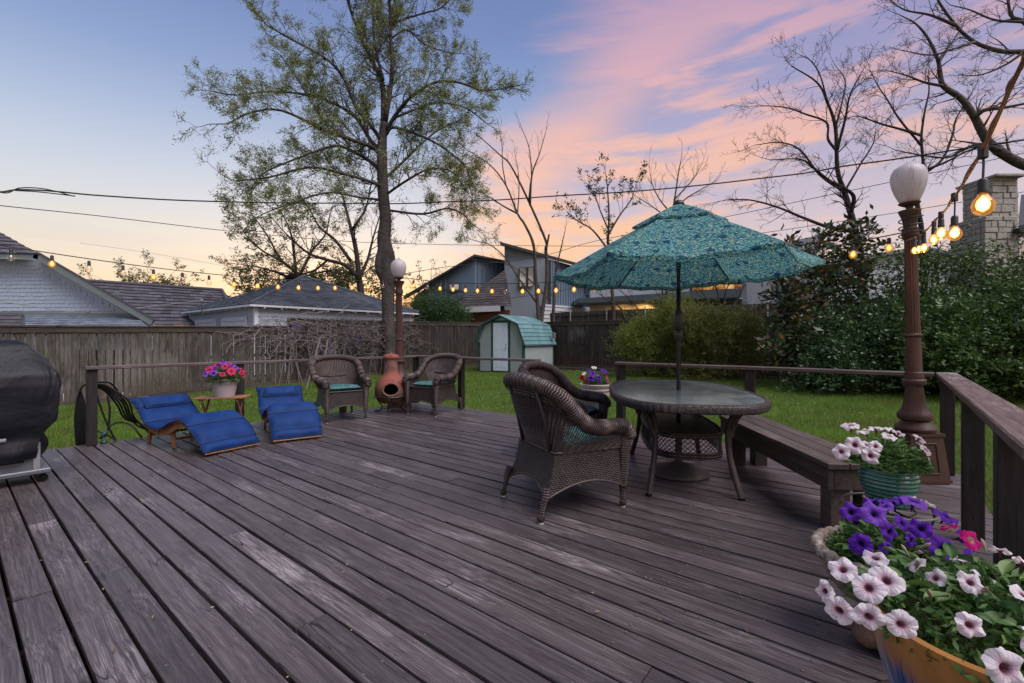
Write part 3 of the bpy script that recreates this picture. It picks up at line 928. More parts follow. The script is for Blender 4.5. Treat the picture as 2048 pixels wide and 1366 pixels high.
for k, p in enumerate(rim + [rim[0]]):
    nr = Vector((p.x / .97 ** 2, p.y / .27, 0)).normalized()
    w_ = .003 if k % 4 < 2 else -.001
    rows.append([p + nr * (a + w_) + Vector((0, 0, .705 + z)) for a, z in prof]); uvr.append([(RLn * k / 420, j * .02) for j in range(len(prof))])
mb.sheet(rows, uvr, closed=True)
mb.build('woven_rim', wk_weave, tb, smooth=True, auto=80)
m, q = new_mat('table_glass')
co = q.node('ShaderNodeTexCoord').outputs['Object']
nz = q.noise(q.mapping(co, scale=(1, 1.8, 1)), 3.2, 5, .6, .4)
fog_sky_c = q.ramp(nz, [(.35, (.17, .21, .225)), (.62, (.40, .46, .48))])  # fogged glass tone, lightened to stand in for the reflected sky
bmp = q.node('ShaderNodeBump', {'Strength': .12, 'Distance': .002, 'Height': q.noise(co, 90, 3, .6)}).outputs[0]
gl = q.node('ShaderNodeBsdfGlossy', {0: (.85, .9, .95, 1), 1: .09, 'Normal': bmp})
df = q.node('ShaderNodeBsdfDiffuse', {0: fog_sky_c})
tr = q.node('ShaderNodeBsdfTransparent', {0: (.42, .48, .50, 1)})
body = q.node('ShaderNodeMixShader', {0: .72, 1: tr, 2: df})
fr = q.node('ShaderNodeFresnel', {0: 2.0, 'Normal': bmp}).outputs[0]
finish(q, q.node('ShaderNodeMixShader', {0: q.math('ADD', q.math('MULTIPLY', fr, 1.0), .02, clamp=True), 1: body, 2: gl}))
g = MB(); gp = [(p.x * .966, p.y * .94) for p in rim[::4]]
hole = [(.022 * math.cos(6.2832 * k / len(gp)), .022 * math.sin(6.2832 * k / len(gp))) for k in range(len(gp))]
g.sheet([[(x, y, z) for x, y in c] for c, z in ((hole, .730), (gp, .730), (gp, .736), (hole, .736), (hole, .730))], closed=True)
g.build('glass_top', m, tb)
# shelf, lattice apron and bands
sh, SL = even(oval(.60, .285, 120, 3.2), 240)
def ring_band(z0, z1, out=.0, name='woven_band', mat=wk_weave):
    rr = []; uu_ = []
    for k, p in enumerate(sh + [sh[0]]):
        nr = Vector((p.x / .36, p.y / .081, 0)).normalized()
        rr.append([p + nr * a + Vector((0, 0, z)) for a, z in ((-.008, z0), (.008 + out, z0), (.012 + out, (z0 + z1) / 2), (.008 + out, z1), (-.008, z1))])
        uu_.append([(SL * k / 240, z) for z in (z0, z0 + .01, (z0 + z1) / 2, z1 - .01, z1)])
    MB().sheet(rr, uu_, closed=True).build(name, mat, tb, smooth=True, auto=50)
ring_band(.425, .465); ring_band(.265, .315)
mb = MB(); mb.add([p + Vector((0, 0, .455)) for p in sh], [tuple(range(len(sh)))], [(p.y, p.x) for p in sh]); mb.build('shelf', wk_weave, tb)
lt = MB()
for k in range(0, 240, 3):
    for s_ in (1, -1):
        pts = []
        for j in range(4):
            p = sh[int(k + s_ * j * 3) % 240]; pts.append(p + Vector((0, 0, .315 + .11 * j / 3)))
        lt.tube(pts, .0035, 4, caps=False)
lt.build('lattice', wk_strand, tb)
for sx in (1, -1):
    for sy in (1, -1):
        pts = [(.80 * sx, .36 * sy, .685), (.69 * sx, .335 * sy, .675), (.60 * sx, .30 * sy, .62), (.545 * sx, .272 * sy, .53), (.54 * sx, .268 * sy, .44), (.555 * sx, .275 * sy, .30), (.60 * sx, .30 * sy, .15), (.655 * sx, .33 * sy, .012)]
        lg = MB(); lg.tube(catmull(pts, 8), .023, 10)
        lg.tube(catmull([(.60 * sx, .47 * sy, .685), (.585 * sx, .41 * sy, .67), (.56 * sx, .335 * sy, .60), (.545 * sx, .30 * sy, .50), (.545 * sx, .285 * sy, .44)], 8), .019, 10)
        l = lg.build('leg', wk_strand, tb, smooth=True, auto=60)
        MB().lathe([(.024, 0), (.024, .014)], 12, (.655 * sx, .33 * sy, 0)).build('foot_cap', MATS['dark_joist'], l)

# ------------------------------------------------------------------ umbrella and its base
blackm = simple('dark_bronze_paint', (.018, .015, .014), .4, .5, .2)
UB = Vector((1.468, 4.115, 0))
ub = thing('patio_umbrella', 'open teal patterned patio umbrella with a dark pole through the table', 'umbrella', UB)
MB().lathe([(.019, .12), (.019, 1.18), (.0195, 1.62)], 16).build('pole', blackm, ub, smooth=True)
MB().lathe([(.0155, 1.62), (.0155, 2.30)], 16).build('upper_pole', blackm, ub, smooth=True)
o = MB().lathe([(.020, 1.26), (.037, 1.275), (.042, 1.31), (.043, 1.36), (.038, 1.40), (.028, 1.432), (.020, 1.44)], 20).build('crank_housing', blackm, ub, smooth=True, auto=40)
MB().lathe([(.030, 1.165), (.036, 1.18), (.036, 1.235), (.030, 1.262), (.021, 1.27)], 20).build('tilt_collar', blackm, ub, smooth=True, auto=40)
cr = MB(); cr.tube([(.04, 0, 1.33), (.07, 0, 1.33), (.085, 0, 1.31), (.085, 0, 1.26)], .006, 8); cr.ball((.085, 0, 1.25), .013)
cr.build('crank_handle', blackm, o, smooth=True)
MB().lathe([(.021, 1.80), (.021, 1.90)], 16).build('pole_sleeve', canvas, ub, smooth=True)
NR, RU, ZA, ZR = 6, 1.125, 2.335, 1.805
A0 = R(165)
TILT = Matrix.Rotation(R(-1.2), 4, 'Y') @ Matrix.Rotation(R(-.6), 4, 'X')
def canopy_pt(a_i, f, r, RR=RU, za=ZA, zr=ZR, sag=.055):
    p0 = Vector((math.cos(A0 + a_i * math.pi / 3), math.sin(A0 + a_i * math.pi / 3), 0)); p1 = Vector((math.cos(A0 + (a_i + 1) * math.pi / 3), math.sin(A0 + (a_i + 1) * math.pi / 3), 0))
    p = p0.lerp(p1, f) * RR * r
    s = math.sin(math.pi * f)
    p *= 1 - .035 * s * r
    z = za - (za - zr) * (r ** 1.10) - sag * s * r ** 2.2 + .010 * math.sin(f * 19 + a_i * 2) * r ** 3
    c = Matrix.Translation((0, 0, za)) @ TILT @ Matrix.Translation((0, 0, -za))
    return c @ Vector((p.x, p.y, z))
mb = MB(); rows = []
for ri in range(15):
    r = .03 + .97 * ri / 14
    rows.append([canopy_pt(a, f / 10, r) for a in range(NR) for f in range(10)])
mb.sheet(rows, closed=True)
edge = [canopy_pt(a, f / 10, 1.0) for a in range(NR) for f in range(10)]
hem = [p + Vector((0, 0, -.035)) for p in edge]
mb.sheet([edge, hem], closed=True)
mb.tube(hem, .004, 5, closed=True)
cn = mb.build('canopy', canvas, ub, smooth=True, auto=30)
mb = MB(); rows = [[canopy_pt(a, f / 8, r, .40, ZA + .045, ZA - .13, .018) for a in range(NR) for f in range(8)] for r in (.06, .3, .6, .85, 1.0)]
rows.append([p + Vector((0, 0, -.02)) for p in rows[-1]])
mb.sheet(rows, closed=True)
mb.build('vent', canvas, cn, smooth=True, auto=40)
MB().lathe([(.001, ZA + .075), (.03, ZA + .068), (.045, ZA + .05), (.05, ZA + .035), (.03, ZA + .02)], 20).build('finial', blackm, ub, smooth=True)
for a in range(NR):
    d = MB(); d.tube([canopy_pt(a, 0, r) + Vector((0, 0, -.012)) for r in np.linspace(.03, 1, 9)], .0075, 6)
    rb_ = d.build('rib', blackm, ub, smooth=True)
    st = MB(); st.tube([(0, 0, 1.93), canopy_pt(a, 0, .5) + Vector((0, 0, -.02))], .006, 6)
    st.build('strut', blackm, rb_, smooth=True)
MB().lathe([(.03, 1.90), (.036, 1.915), (.036, 1.945), (.028, 1.96)], 16).build('runner', blackm, ub, smooth=True, auto=40)
bs = thing('umbrella_base', 'round dark cast umbrella base on the boards beneath the table', 'umbrella base', UB)
basem = simple('cast_base', (.055, .048, .044), .6, .4, .35, 5)
MB().lathe([(.245, 0), (.256, .012), (.252, .028), (.235, .040), (.19, .058), (.12, .078), (.06, .092), (.05, .10)], 48, mod=lambda a, z, i: 1 + .006 * math.sin(a * 24)).build('plate', basem, bs, smooth=True, auto=40)
MB().lathe([(.034, .09), (.034, .12), (.030, .125), (.030, .42), (.026, .43), (.0195, .43)], 20).build('pole_socket', blackm, bs, smooth=True, auto=40)

# ------------------------------------------------------------------ bench (local y along its length, away from the camera)
BN = thing('wooden_bench', 'long weathered wooden bench between the glass table and the near lamp post', 'bench', (1.91, 2.83, 0), R(-4.5))
for i in range(3):
    x0 = i * .128
    o = MB().bbox(0, .123, -.012, 1.80 + .01 * i, 0, .038, .004).build('seat_board', bench_wood, BN); o.location = (x0, 0, .395)
o = MB().bbox(0, .038, 0, 1.78, 0, .125, .004).build('apron_board', bench_wood, BN); o.location = (.005, 0, .268)
o = MB().bbox(0, .038, 0, 1.78, 0, .125, .004).build('apron_board', bench_wood, BN); o.location = (.335, 0, .268)
o = MB().bbox(.002, .288, 0, .038, 0, .125, .004).build('apron_board', bench_wood, BN); o.location = (.044, .004, .268)
o = MB().bbox(.002, .288, 0, .038, 0, .125, .004).build('apron_board', bench_wood, BN); o.location = (.044, 1.70, .268)
for y in (.10, 1.62):
    for x in (.065, .26):
        o = MB().bbox(0, .115, -.0575, .0575, 0, .39, .004).build('leg', post_wood if y > 1 else bench_wood, BN); o.location = (x - .02, y, .002)

# ------------------------------------------------------------------ lamp posts
iron = simple('brown_lamp_paint', (.064, .032, .026), .5, .35, .3, 7, bs=.35, bd=.004)
m, q = new_mat('globe_glass')
co = q.node('ShaderNodeTexCoord').outputs['Object']
sp = q.node('ShaderNodeSeparateXYZ', {0: co})
ang = q.math('ARCTAN2', sp.outputs[1], sp.outputs[0])
rib = q.math('SINE', q.math('MULTIPLY', ang, 40.0))
dirt = q.math('MULTIPLY', q.noise(q.node('ShaderNodeCombineXYZ', {0: q.math('MULTIPLY', ang, 9.0), 1: q.math('MULTIPLY', sp.outputs[2], 2.6), 2: 0.0}), 1.6, 4, .7), 1.0)
dm = q.math('MULTIPLY', q.step(dirt, .5, .72), .75)
col = q.mix(dm, srgb(214, 206, 210), srgb(120, 108, 108))
p = pbsdf(q, col, .35, .5, rib, .22, .003)
t = q.node('ShaderNodeBsdfTranslucent', {0: col})
finish(q, q.node('ShaderNodeMixShader', {0: .35, 1: p, 2: t}))
globe_m = m
def lamp(name, label, loc, prof_fn, tilt, rz, acorn):
    ZM = ([0, .315, .41, .45, .80, .862, .90, .935, 1.30, 2.0, 2.155, 2.333, 2.41, 2.815], [0, .40, .49, .53, .795, .845, .875, .905, 1.21, 2.03, 2.13, 2.28, 2.335, 2.71])
    class MB(globals()['MB']):
        def mesh(s, *a, **k):
            s.v = [(x, y, interp(z, *ZM)) for x, y, z in s.v]
            return super().mesh(*a, **k)
    t = thing(name, label, 'lamp post', loc, rot=(tilt[0], tilt[1], rz), group='street style lamp posts with white glass globes')
    flute = lambda n, d: (lambda a, z, i: 1 - d * (0.5 + .5 * math.cos(a * n)) ** 2)
    # plinth: tapered square box with a recessed panel each side
    pl = MB()
    for z0, z1, a, b_ in ((0, .02, .215, .215), (.02, .295, .205, .168), (.295, .315, .182, .182)):
        pl.add([(-a, -a, z0), (a, -a, z0), (a, a, z0), (-a, a, z0), (-b_, -b_, z1), (b_, -b_, z1), (b_, b_, z1), (-b_, b_, z1)], [(3, 2, 1, 0), (4, 5, 6, 7), (0, 1, 5, 4), (1, 2, 6, 5), (2, 3, 7, 6), (3, 0, 4, 7)])
    p_ = pl.build('plinth', iron, t)
    for k in range(4):
        M = Matrix.Rotation(k * math.pi / 2, 4, 'Z')
        f = MB(); f.M = M
        for a, b_ in (((-.10, .06), (.10, .06)), ((.10, .06), (.085, .25)), ((.085, .25), (-.085, .25)), ((-.085, .25), (-.10, .06))):
            y = lambda z: -(.205 - .037 * (z - .02) / .275) - .004
            f.beam((a[0], y(a[1]), a[1]), (b_[0], y(b_[1]), b_[1]), .012, .012, .003)
        f.build('panel_frame', iron, p_)
    MB().lathe([(.17, .315), (.185, .325), (.190, .345), (.178, .368), (.150, .385), (.136, .398), (.128, .41)], 40).build('base_moulding', iron, t, smooth=True, auto=35)
    bell = [(.130, .41), (.158, .425), (.163, .45), (.158, .475), (.140, .50), (.120, .54), (.103, .60), (.092, .68), (.083, .76), (.080, .80)]
    MB().lathe(bell, 72, mod=lambda a, z, i: (1 + .012 * math.cos(a * 36)) if 1 <= i <= 3 else 1 - .035 * (.5 + .5 * math.cos(a * 24))).build('bell', iron, t, smooth=True, auto=50)
    MB().lathe([(.078, .80), (.108, .805), (.112, .82), (.112, .845), (.104, .857), (.088, .862), (.090, .885), (.086, .90), (.087, .925), (.080, .935)], 40).build('collar', iron, t, smooth=True, auto=35)
    MB().lathe([(.079, .935), (.078, .95), (.072, 1.285)], 120, mod=flute(30, .035)).build('lower_shaft', iron, t, smooth=True, auto=60)
    bd = MB()
    for k in range(20):
        a = 6.2832 * k / 20; bd.ball((.074 * math.cos(a), .074 * math.sin(a), 1.30), .013, 8, 5)
    bd.lathe([(.070, 1.285), (.076, 1.29), (.070, 1.315)], 30)
    bd.build('bead_ring', iron, t, smooth=True)
    MB().lathe([(.070, 1.315), (.070, 1.34), (.057, 1.985), (.058, 2.0)], 120, mod=lambda a, z, i: 1 - .15 * max(0, math.cos(a * 16)) ** .7 if 0 < i < 3 else 1).build('fluted_shaft', iron, t, smooth=True, auto=60)
    MB().lathe([(.060, 2.0), (.074, 2.01), (.066, 2.03), (.078, 2.04), (.082, 2.08), (.076, 2.11), (.080, 2.12), (.080, 2.14), (.064, 2.155)], 40).build('capital_ring', iron, t, smooth=True, auto=35)
    MB().lathe([(.062, 2.155), (.064, 2.19), (.076, 2.25), (.098, 2.30), (.104, 2.315), (.104, 2.328), (.08, 2.333)], 100, mod=lambda a, z, i: 1 - .07 * (.5 + .5 * math.cos(a * 20)) if i < 4 else 1).build('capital', iron, t, smooth=True, auto=50)
    MB().lathe([(.04, 2.333), (.032, 2.35), (.036, 2.37), (.068, 2.385), (.10, 2.405), (.104, 2.415), (.09, 2.418)], 36).build('globe_fitter', iron, t, smooth=True, auto=40)
    gz_ = [(.001, 2.405)] + acorn
    g_ = MB().lathe(gz_, 64).build('globe', globe_m, t, smooth=True)
    return t
AC1 = [(.078, 2.41), (.100, 2.44), (.132, 2.50), (.156, 2.56), (.168, 2.61), (.171, 2.66), (.160, 2.70), (.135, 2.735), (.090, 2.758), (.045, 2.776), (.020, 2.792), (.001, 2.802)]
AC2 = [(.075, 2.41), (.098, 2.45), (.128, 2.52), (.142, 2.58), (.145, 2.63), (.138, 2.68), (.118, 2.72), (.085, 2.75), (.045, 2.775), (.018, 2.80), (.001, 2.815)]
L1 = lamp('lamp_post', 'tall brown fluted lamp post with an unlit ribbed globe, behind the near potted petunias', (3.44, 3.97, .004), None, (0, R(-1.4)), R(-6), AC1)
L2 = lamp('lamp_post', 'slim brown lamp post with a pale acorn globe behind the clay chimney stove', (-1.965, 8.20, .004), None, (0, R(-.6)), R(8), AC2)
L1.scale = (.74, .74, 1)
L2.scale = (.93, .93, .965)
# ------------------------------------------------------------------ clay chimney stove
m, q = new_mat('terracotta')
co = q.node('ShaderNodeTexCoord').outputs['Object']
z = q.node('ShaderNodeSeparateXYZ', {0: co}).outputs[2]
base = q.ramp(q.math('MULTIPLY', z, 1.0), [(0, (.15, .075, .048)), (.40, (.17, .088, .060)), (.52, (.27, .075, .058)), (.66, (.26, .085, .066)), (.80, (.22, .115, .095)), (.9, (.27, .085, .055))])
n_ = q.noise(co, 7, 5, .65)
col = q.mix(q.step(n_, .45, .7), base, (.10, .055, .045, 1))
col = q.mix(q.math('MULTIPLY', q.step(q.noise(co, 11, 4, .7), .6, .75), .5), col, (.30, .24, .21, 1))
finish(q, pbsdf(q, col, .75, .25, q.noise(co, 60, 4, .6), .25, .003))
terra = m
ch = thing('clay_chimney_stove', 'terracotta pot bellied clay chimney stove on an iron stand between two armchairs', 'outdoor stove', (-1.955, 7.55, 0), R(14))
pr = [(.10, .15), (.17, .165), (.225, .22), (.252, .30), (.256, .38), (.235, .46), (.185, .54), (.135, .60), (.112, .66), (.104, .74), (.099, .82), (.097, .88)]
prs = catmull([(a, b_, 0) for a, b_ in pr], 3); prs = [(p[0], p[1]) for p in prs]
nn = 64; body = MB()
mouth = lambda a, z_: ((((a + math.pi / 2 + math.pi) % (2 * math.pi)) - math.pi) / .50) ** 2 + ((z_ - .385) / .105) ** 2 * (1.0 if z_ > .385 else 1.25)
vs = []; ok = []
for r_, z_ in prs:
    for k in range(nn):
        a = 6.2832 * k / nn; vs.append((r_ * math.cos(a), r_ * math.sin(a), z_)); ok.append(mouth(a, z_) > 1)
fs = []
for i in range(len(prs) - 1):
    for k in range(nn):
        k2 = (k + 1) % nn; f = (i * nn + k, i * nn + k2, (i + 1) * nn + k2, (i + 1) * nn + k)
        if sum(ok[t] for t in f) >= 2: fs.append(f)
body.add(vs, fs); body.add([vs[k] for k in range(nn)], [tuple(range(nn - 1, -1, -1))])
body.build('body', terra, ch, smooth=True)
soot = simple('soot', (.008, .007, .006), .95, .1)
inn = MB(); inn.lathe([(r_ * .93, z_) for r_, z_ in prs], 32); ob = inn.build('inner_wall', soot, ch, smooth=True)
me = ob.data; me.flip_normals()
# cut the mouth in the inner wall by removing its front faces
import bmesh
bm = bmesh.new(); bm.from_mesh(me)
dele = [f for f in bm.faces if mouth(math.atan2(f.calc_center_median().y, f.calc_center_median().x), f.calc_center_median().z) < 1.15 and f.calc_center_median().xy.length > .12]
bmesh.ops.delete(bm, geom=dele, context='FACES'); bm.to_mesh(me); bm.free()
rm = MB(); pts = []
for k in range(40):
    t = 6.2832 * k / 40; da = .50 * math.cos(t); dz = .105 * math.sin(t) * (1 if math.sin(t) > 0 else .88)
    zz_ = .385 + dz; rr_ = interp(zz_, [p[1] for p in prs], [p[0] for p in prs]) + .004
    a = -math.pi / 2 + da
    pts.append((rr_ * math.cos(a), rr_ * math.sin(a), zz_))
rm.tube(pts, .017, 8, closed=True); rm.build('mouth_rim', terra, ch, smooth=True)
MB().lathe([(.095, .868), (.122, .874), (.128, .89), (.125, .905), (.122, .915), (.10, .93), (.05, .945), (.018, .95), (.016, .965), (.001, .97)], 40).build('lid', terra, ch, smooth=True, auto=40)
sd = MB(); sd.tube([(.262 * math.cos(6.2832 * k / 40), .262 * math.sin(6.2832 * k / 40), .27) for k in range(40)], .011, 8, closed=True, flat=1.6)
for k in range(3):
    a = -math.pi / 2 + 2.0944 * k - .1
    c_, s_ = math.cos(a), math.sin(a)
    sd.tube(catmull([(x * c_, x * s_, z_) for x, z_ in ((.262, .28), (.272, .20), (.22, .14), (.17, .09), (.20, .035), (.26, .014), (.32, .010))], 6), .009, 8)
sd.tube([(.18 * math.cos(6.2832 * k / 24), .18 * math.sin(6.2832 * k / 24), .085) for k in range(24)], .005, 6, closed=True)
sd.build('iron_stand', blackm, ch, smooth=True)

# ------------------------------------------------------------------ blue loungers (local x from head to foot)
m, q = new_mat('blue_canvas')
co = q.node('ShaderNodeTexCoord').outputs['Object']
col = q.ramp(q.noise(co, 6, 4, .6), [(.3, (.004, .024, .105)), (.7, (.008, .040, .165))])
finish(q, pbsdf(q, col, .7, .2, q.noise(co, 380, 2, .5), .3, .001))
blue = m
piping_m = simple('navy_piping', (.003, .010, .040), .7)
def lounger(label, loc, rz, sc=1.0, loops=True):
    t = thing('sun_lounger', label, 'lounger', loc, rz, 'blue cushioned wooden sun loungers')
    prof = catmull([(-.02, 0, .515), (.10, 0, .43), (.24, 0, .31), (.38, 0, .225), (.52, 0, .20), (.68, 0, .235), (.84, 0, .315), (.98, 0, .345), (1.10, 0, .31), (1.24, 0, .195), (1.39, 0, .035)], 8)
    N = len(prof); HW = .285
    X = np.array([p[0] for p in prof]); Z = np.array([p[2] for p in prof])
    sl = np.concatenate([[0], np.cumsum(np.hypot(np.diff(X), np.diff(Z)))])
    TT = sl[-1]
    nrm = []
    for i in range(N):
        a, c = max(i - 1, 0), min(i + 1, N - 1); d = Vector((X[c] - X[a], 0, Z[c] - Z[a])).normalized(); nrm.append(Vector((-d.z, 0, d.x)))
    # side rails cut to the curve
    for sy in (1, -1):
        rows = []
        for i in range(N):
            w_ = .045 + .03 * math.sin(math.pi * i / (N - 1))
            p = Vector((X[i], 0, Z[i])); y0, y1 = (HW - .05) * sy, (HW - .025) * sy
            lo = p - nrm[i] * w_
            rows.append([(p.x, y0, p.z), (p.x, y1, p.z), (lo.x, y1, lo.z), (lo.x, y0, lo.z)])
        mb = MB(); mb.sheet(rows, closed=True); mb.add(rows[0], [(0, 1, 2, 3)]); mb.add(rows[-1], [(3, 2, 1, 0)])
        mb.build('side_rail', pale_wood, t)
    k = 0; s = .02
    while s < TT - .02:
        i = int(np.searchsorted(sl, s)); i = min(i, N - 1)
        p = Vector((X[i], 0, Z[i])) + nrm[i] * .006
        tx = Vector((nrm[i].z, 0, -nrm[i].x))
        mb = MB(); mb.beam((p.x, -HW, p.z), (p.x, HW, p.z), .038, .012, .002, up=nrm[i])
        mb.build('slat', pale_wood, t); s += .062; k += 1
    for x, zt, dxl in ((.30, .24, -.07), (.72, .20, .02)):
        for sy in (1, -1):
            mb = MB(); mb.beam((x, .222 * sy, zt + .05), (x + dxl, .222 * sy, .0), .05, .028, .003, up=(0, 1, 0)); mb.build('leg', pale_wood, t)
        MB().beam((x + dxl * .6, -.22, .10), (x + dxl * .6, .22, .10), .03, .03, .003).build('cross_bar', pale_wood, t)
    # tufted pad: six puffed panels with stitched troughs
    seams = [0, .115, .27, .43, .60, .775, .93, 1.0]
    M_, K_ = 90, 14
    P1 = []; P2 = []
    for a in range(M_ + 1):
        f = a / M_; s = f * TT
        x = np.interp(s, sl, X); z_ = np.interp(s, sl, Z); i = min(int(np.searchsorted(sl, s)), N - 1)
        j = max(k2 for k2 in range(len(seams) - 1) if seams[k2] <= f + 1e-9)
        g = (f - seams[j]) / (seams[j + 1] - seams[j]); g = min(1, max(0, g))
        puff = (math.sin(math.pi * g)) ** .55
        r1 = []; r2 = []
        for b_ in range(K_ + 1):
            y = (b_ / K_ * 2 - 1); e = (1 - abs(y) ** 8)
            th = .002 + .046 * puff * e ** .7 * (1 + .08 * math.sin(5 * y + 3 * f * 7 + loc[0]))
            wob = .008 * math.sin(23 * f + y) * (abs(y) > .9)
            p = Vector((x, y * (HW + .012) + wob, z_)) + nrm[i] * (.014 + th)
            r1.append(p); r2.append(Vector((x, y * (HW + .012) + wob, z_)) + nrm[i] * .013)
        P1.append(r1); P2.append(r2[::-1])
    mb = MB(); mb.sheet([a + b_ for a, b_ in zip(P1, P2)], closed=True)
    mb.add(P1[0] + P2[0], [tuple(range(2 * K_ + 2))]); mb.add(P1[-1] + P2[-1], [tuple(range(2 * K_ + 1, -1, -1))])
    pad = mb.build('pad', blue, t, smooth=True, auto=60)
    pp = MB()
    for sg in (0, K_):
        pp.tube([r_[sg] + Vector((0, 0, -.004)) for r_ in P1], .0055, 5)
    for sm in seams:
        a = min(M_, int(round(sm * M_))); pp.tube([p + nrm[min(N - 1, int(a / M_ * (N - 1)))] * .002 for p in P1[a]], .0075, 5)  # seam tubes darker than the canvas, painting the shade of the troughs
    pp.build('piping', piping_m, pad, smooth=True)
    # head pillow
    mb = MB(); rows = []
    for a in range(13):
        f = a / 12; s = .05 + .17 * f; x = np.interp(s, sl, X); z_ = np.interp(s, sl, Z); i = min(int(np.searchsorted(sl, s)), N - 1)
        rows.append([Vector((x, (b_ / 16 * 2 - 1) * .225, z_)) + nrm[i] * (.052 + .045 * (max(0, 1 - abs(f * 2 - 1) ** 3) * max(0, 1 - abs(b_ / 16 * 2 - 1) ** 8)) ** .6) for b_ in range(17)])
    mb.sheet(rows); edge_ = [rows[0][j] for j in range(17)] + [rows[i][16] for i in range(13)] + [rows[12][16 - j] for j in range(17)] + [rows[12 - i][0] for i in range(13)]
    pl = mb.build('pillow', blue, t, smooth=True)
    MB().tube(edge_, .007, 5, closed=True).build('pillow_piping', piping_m, pl, smooth=True)
    tie = MB()
    for sy in (1, -1):
        s = .05
        while s < TT - .05:
            x = np.interp(s, sl, X); z_ = np.interp(s, sl, Z)
            tie.tube([(x, (HW + .012) * sy, z_ + .02), (x + .01, (HW + .02) * sy, z_ - .005), (x + .004, (HW - .01) * sy, z_ - .03)], .004, 4); s += .055
        tie.tube([(.60, (HW + .01) * sy, .22), (.605, (HW + .015) * sy, .16), (.59, (HW + .02) * sy, .10)], .004, 4)
    tie.build('ties', piping_m, t, kind='stuff')
    return t
lg1 = lounger('blue cushioned wooden lounger nearest the grill, in front of the folding table', (-4.27, 5.66, 0), math.atan2(-.485, .875)); lg1.scale = (1.09, 1, .93)
lg2 = lounger('blue cushioned wooden lounger with a white tag, right of the folding table', (-3.20, 6.42, 0), math.atan2(-.81, .58)); lg2.scale = (.88, .92, 1.0)
tg = MB(); tg.M = Matrix.Translation((1.16, .31, .20)) @ Matrix.Rotation(R(25), 4, 'X') @ Matrix.Rotation(R(20), 4, 'Y')
tg.box(-.04, .04, -.001, .001, -.055, .055); tg.M = None; tg.tube([(1.16, .30, .30), (1.16, .31, .25)], .002, 4)
tg.build('tag', simple('white_paper', (.75, .75, .78), .6), lg2)

# ------------------------------------------------------------------ folding side table
st_ = thing('folding_table', 'small folding wooden table beside the railing, holding the pink flower pot', 'side table', (-3.70, 5.98, 0), R(12))
for i in range(5):
    o = MB().bbox(-.285, .285, -.032, .032, 0, .016, .003).build('slat', pale_wood, st_); o.location = (0, (i - 2) * .068, .435)
for sx in (1, -1):
    MB().beam((.21 * sx, -.15, .425), (.21 * sx, .15, .425), .03, .022).build('batten', pale_wood, st_)
    for k in (1, -1):
        MB().beam((.20 * sx + .012 * k, -.15 * k, .415), (.20 * sx + .012 * k, .14 * k, .0), .030, .018, .003, up=(1, 0, 0)).build('leg', pale_wood, st_)
    MB().beam((.205 * sx, -.13, .06), (.205 * sx, .13, .06), .018, .018).build('brace', pale_wood, st_)
MB().beam((-.2, -.12, .09), (.2, -.12, .09), .018, .018).build('brace', pale_wood, st_)

# ------------------------------------------------------------------ petunias
def petal_mat(name, rim_c, mid_c, throat, vein=None, star=None):
    m, q = new_mat(name)
    uv = q.node('ShaderNodeSeparateXYZ', {0: q.node('ShaderNodeTexCoord').outputs['UV']})
    r = uv.outputs[0]; a = uv.outputs[1]
    oi = q.node('ShaderNodeObjectInfo').outputs['Random']
    nz = q.noise(q.node('ShaderNodeTexCoord').outputs['Object'], 60, 3, .6)
    rr = q.math('ADD', r, q.math('MULTIPLY', q.math('SUBTRACT', nz, .5), .18))
    col = q.ramp(rr, [(0, throat), (.20, throat), (.36, mid_c), (.62, rim_c), (1, rim_c)])
    vn = q.math('POWER', q.math('ABSOLUTE', q.math('SINE', q.math('MULTIPLY', a, 47.12))), 14.0)
    vf = q.math('MULTIPLY', q.math('MULTIPLY', vn, q.step(r, .95, .25)), .55)
    col = q.mix(vf, col, vein or mid_c)
    tone = q.math('ADD', q.math('MULTIPLY', oi, .25), .85)
    col = q.mix(1.0, col, q.node('ShaderNodeCombineXYZ', {0: tone, 1: tone, 2: tone}), 'MULTIPLY')
    crs = q.noise(q.node('ShaderNodeCombineXYZ', {0: q.math('MULTIPLY', a, 34.0), 1: q.math('MULTIPLY', r, 3.0), 2: q.math('MULTIPLY', oi, 50.0)}), 1.0, 4, .65)
    col = q.mix(q.math('MULTIPLY', q.step(crs, .5, .8), .35), col, mid_c)
    p = pbsdf(q, col, .6, .2, q.math('ADD', q.math('ADD', vn, nz), q.math('MULTIPLY', crs, 2.5)), .55, .002, Sheen_Weight=.1)
    t = q.node('ShaderNodeBsdfTranslucent', {0: col})
    finish(q, q.node('ShaderNodeMixShader', {0: .38, 1: p, 2: t}))
    return m
pm_white = petal_mat('petal_white_pink', srgb(236, 226, 234), srgb(222, 186, 204), srgb(92, 20, 42), srgb(204, 168, 190))
pm_violet = petal_mat('petal_violet', srgb(112, 46, 190), srgb(86, 30, 164), srgb(30, 8, 62), srgb(60, 18, 122))
pm_lilac = petal_mat('petal_lilac', srgb(140, 84, 206), srgb(110, 56, 180), srgb(60, 24, 110), srgb(82, 40, 150))
pm_magenta = petal_mat('petal_magenta', srgb(212, 20, 130), srgb(206, 30, 130), srgb(238, 214, 170), srgb(150, 10, 96))
pm_rose = petal_mat('petal_rose', srgb(214, 62, 104), srgb(190, 34, 84), srgb(110, 14, 50))
pm_cream = petal_mat('petal_cream', srgb(240, 236, 240), srgb(232, 228, 225), srgb(222, 214, 160))
pm_red = petal_mat('petal_red', srgb(190, 22, 40), srgb(160, 14, 30), srgb(60, 6, 14))
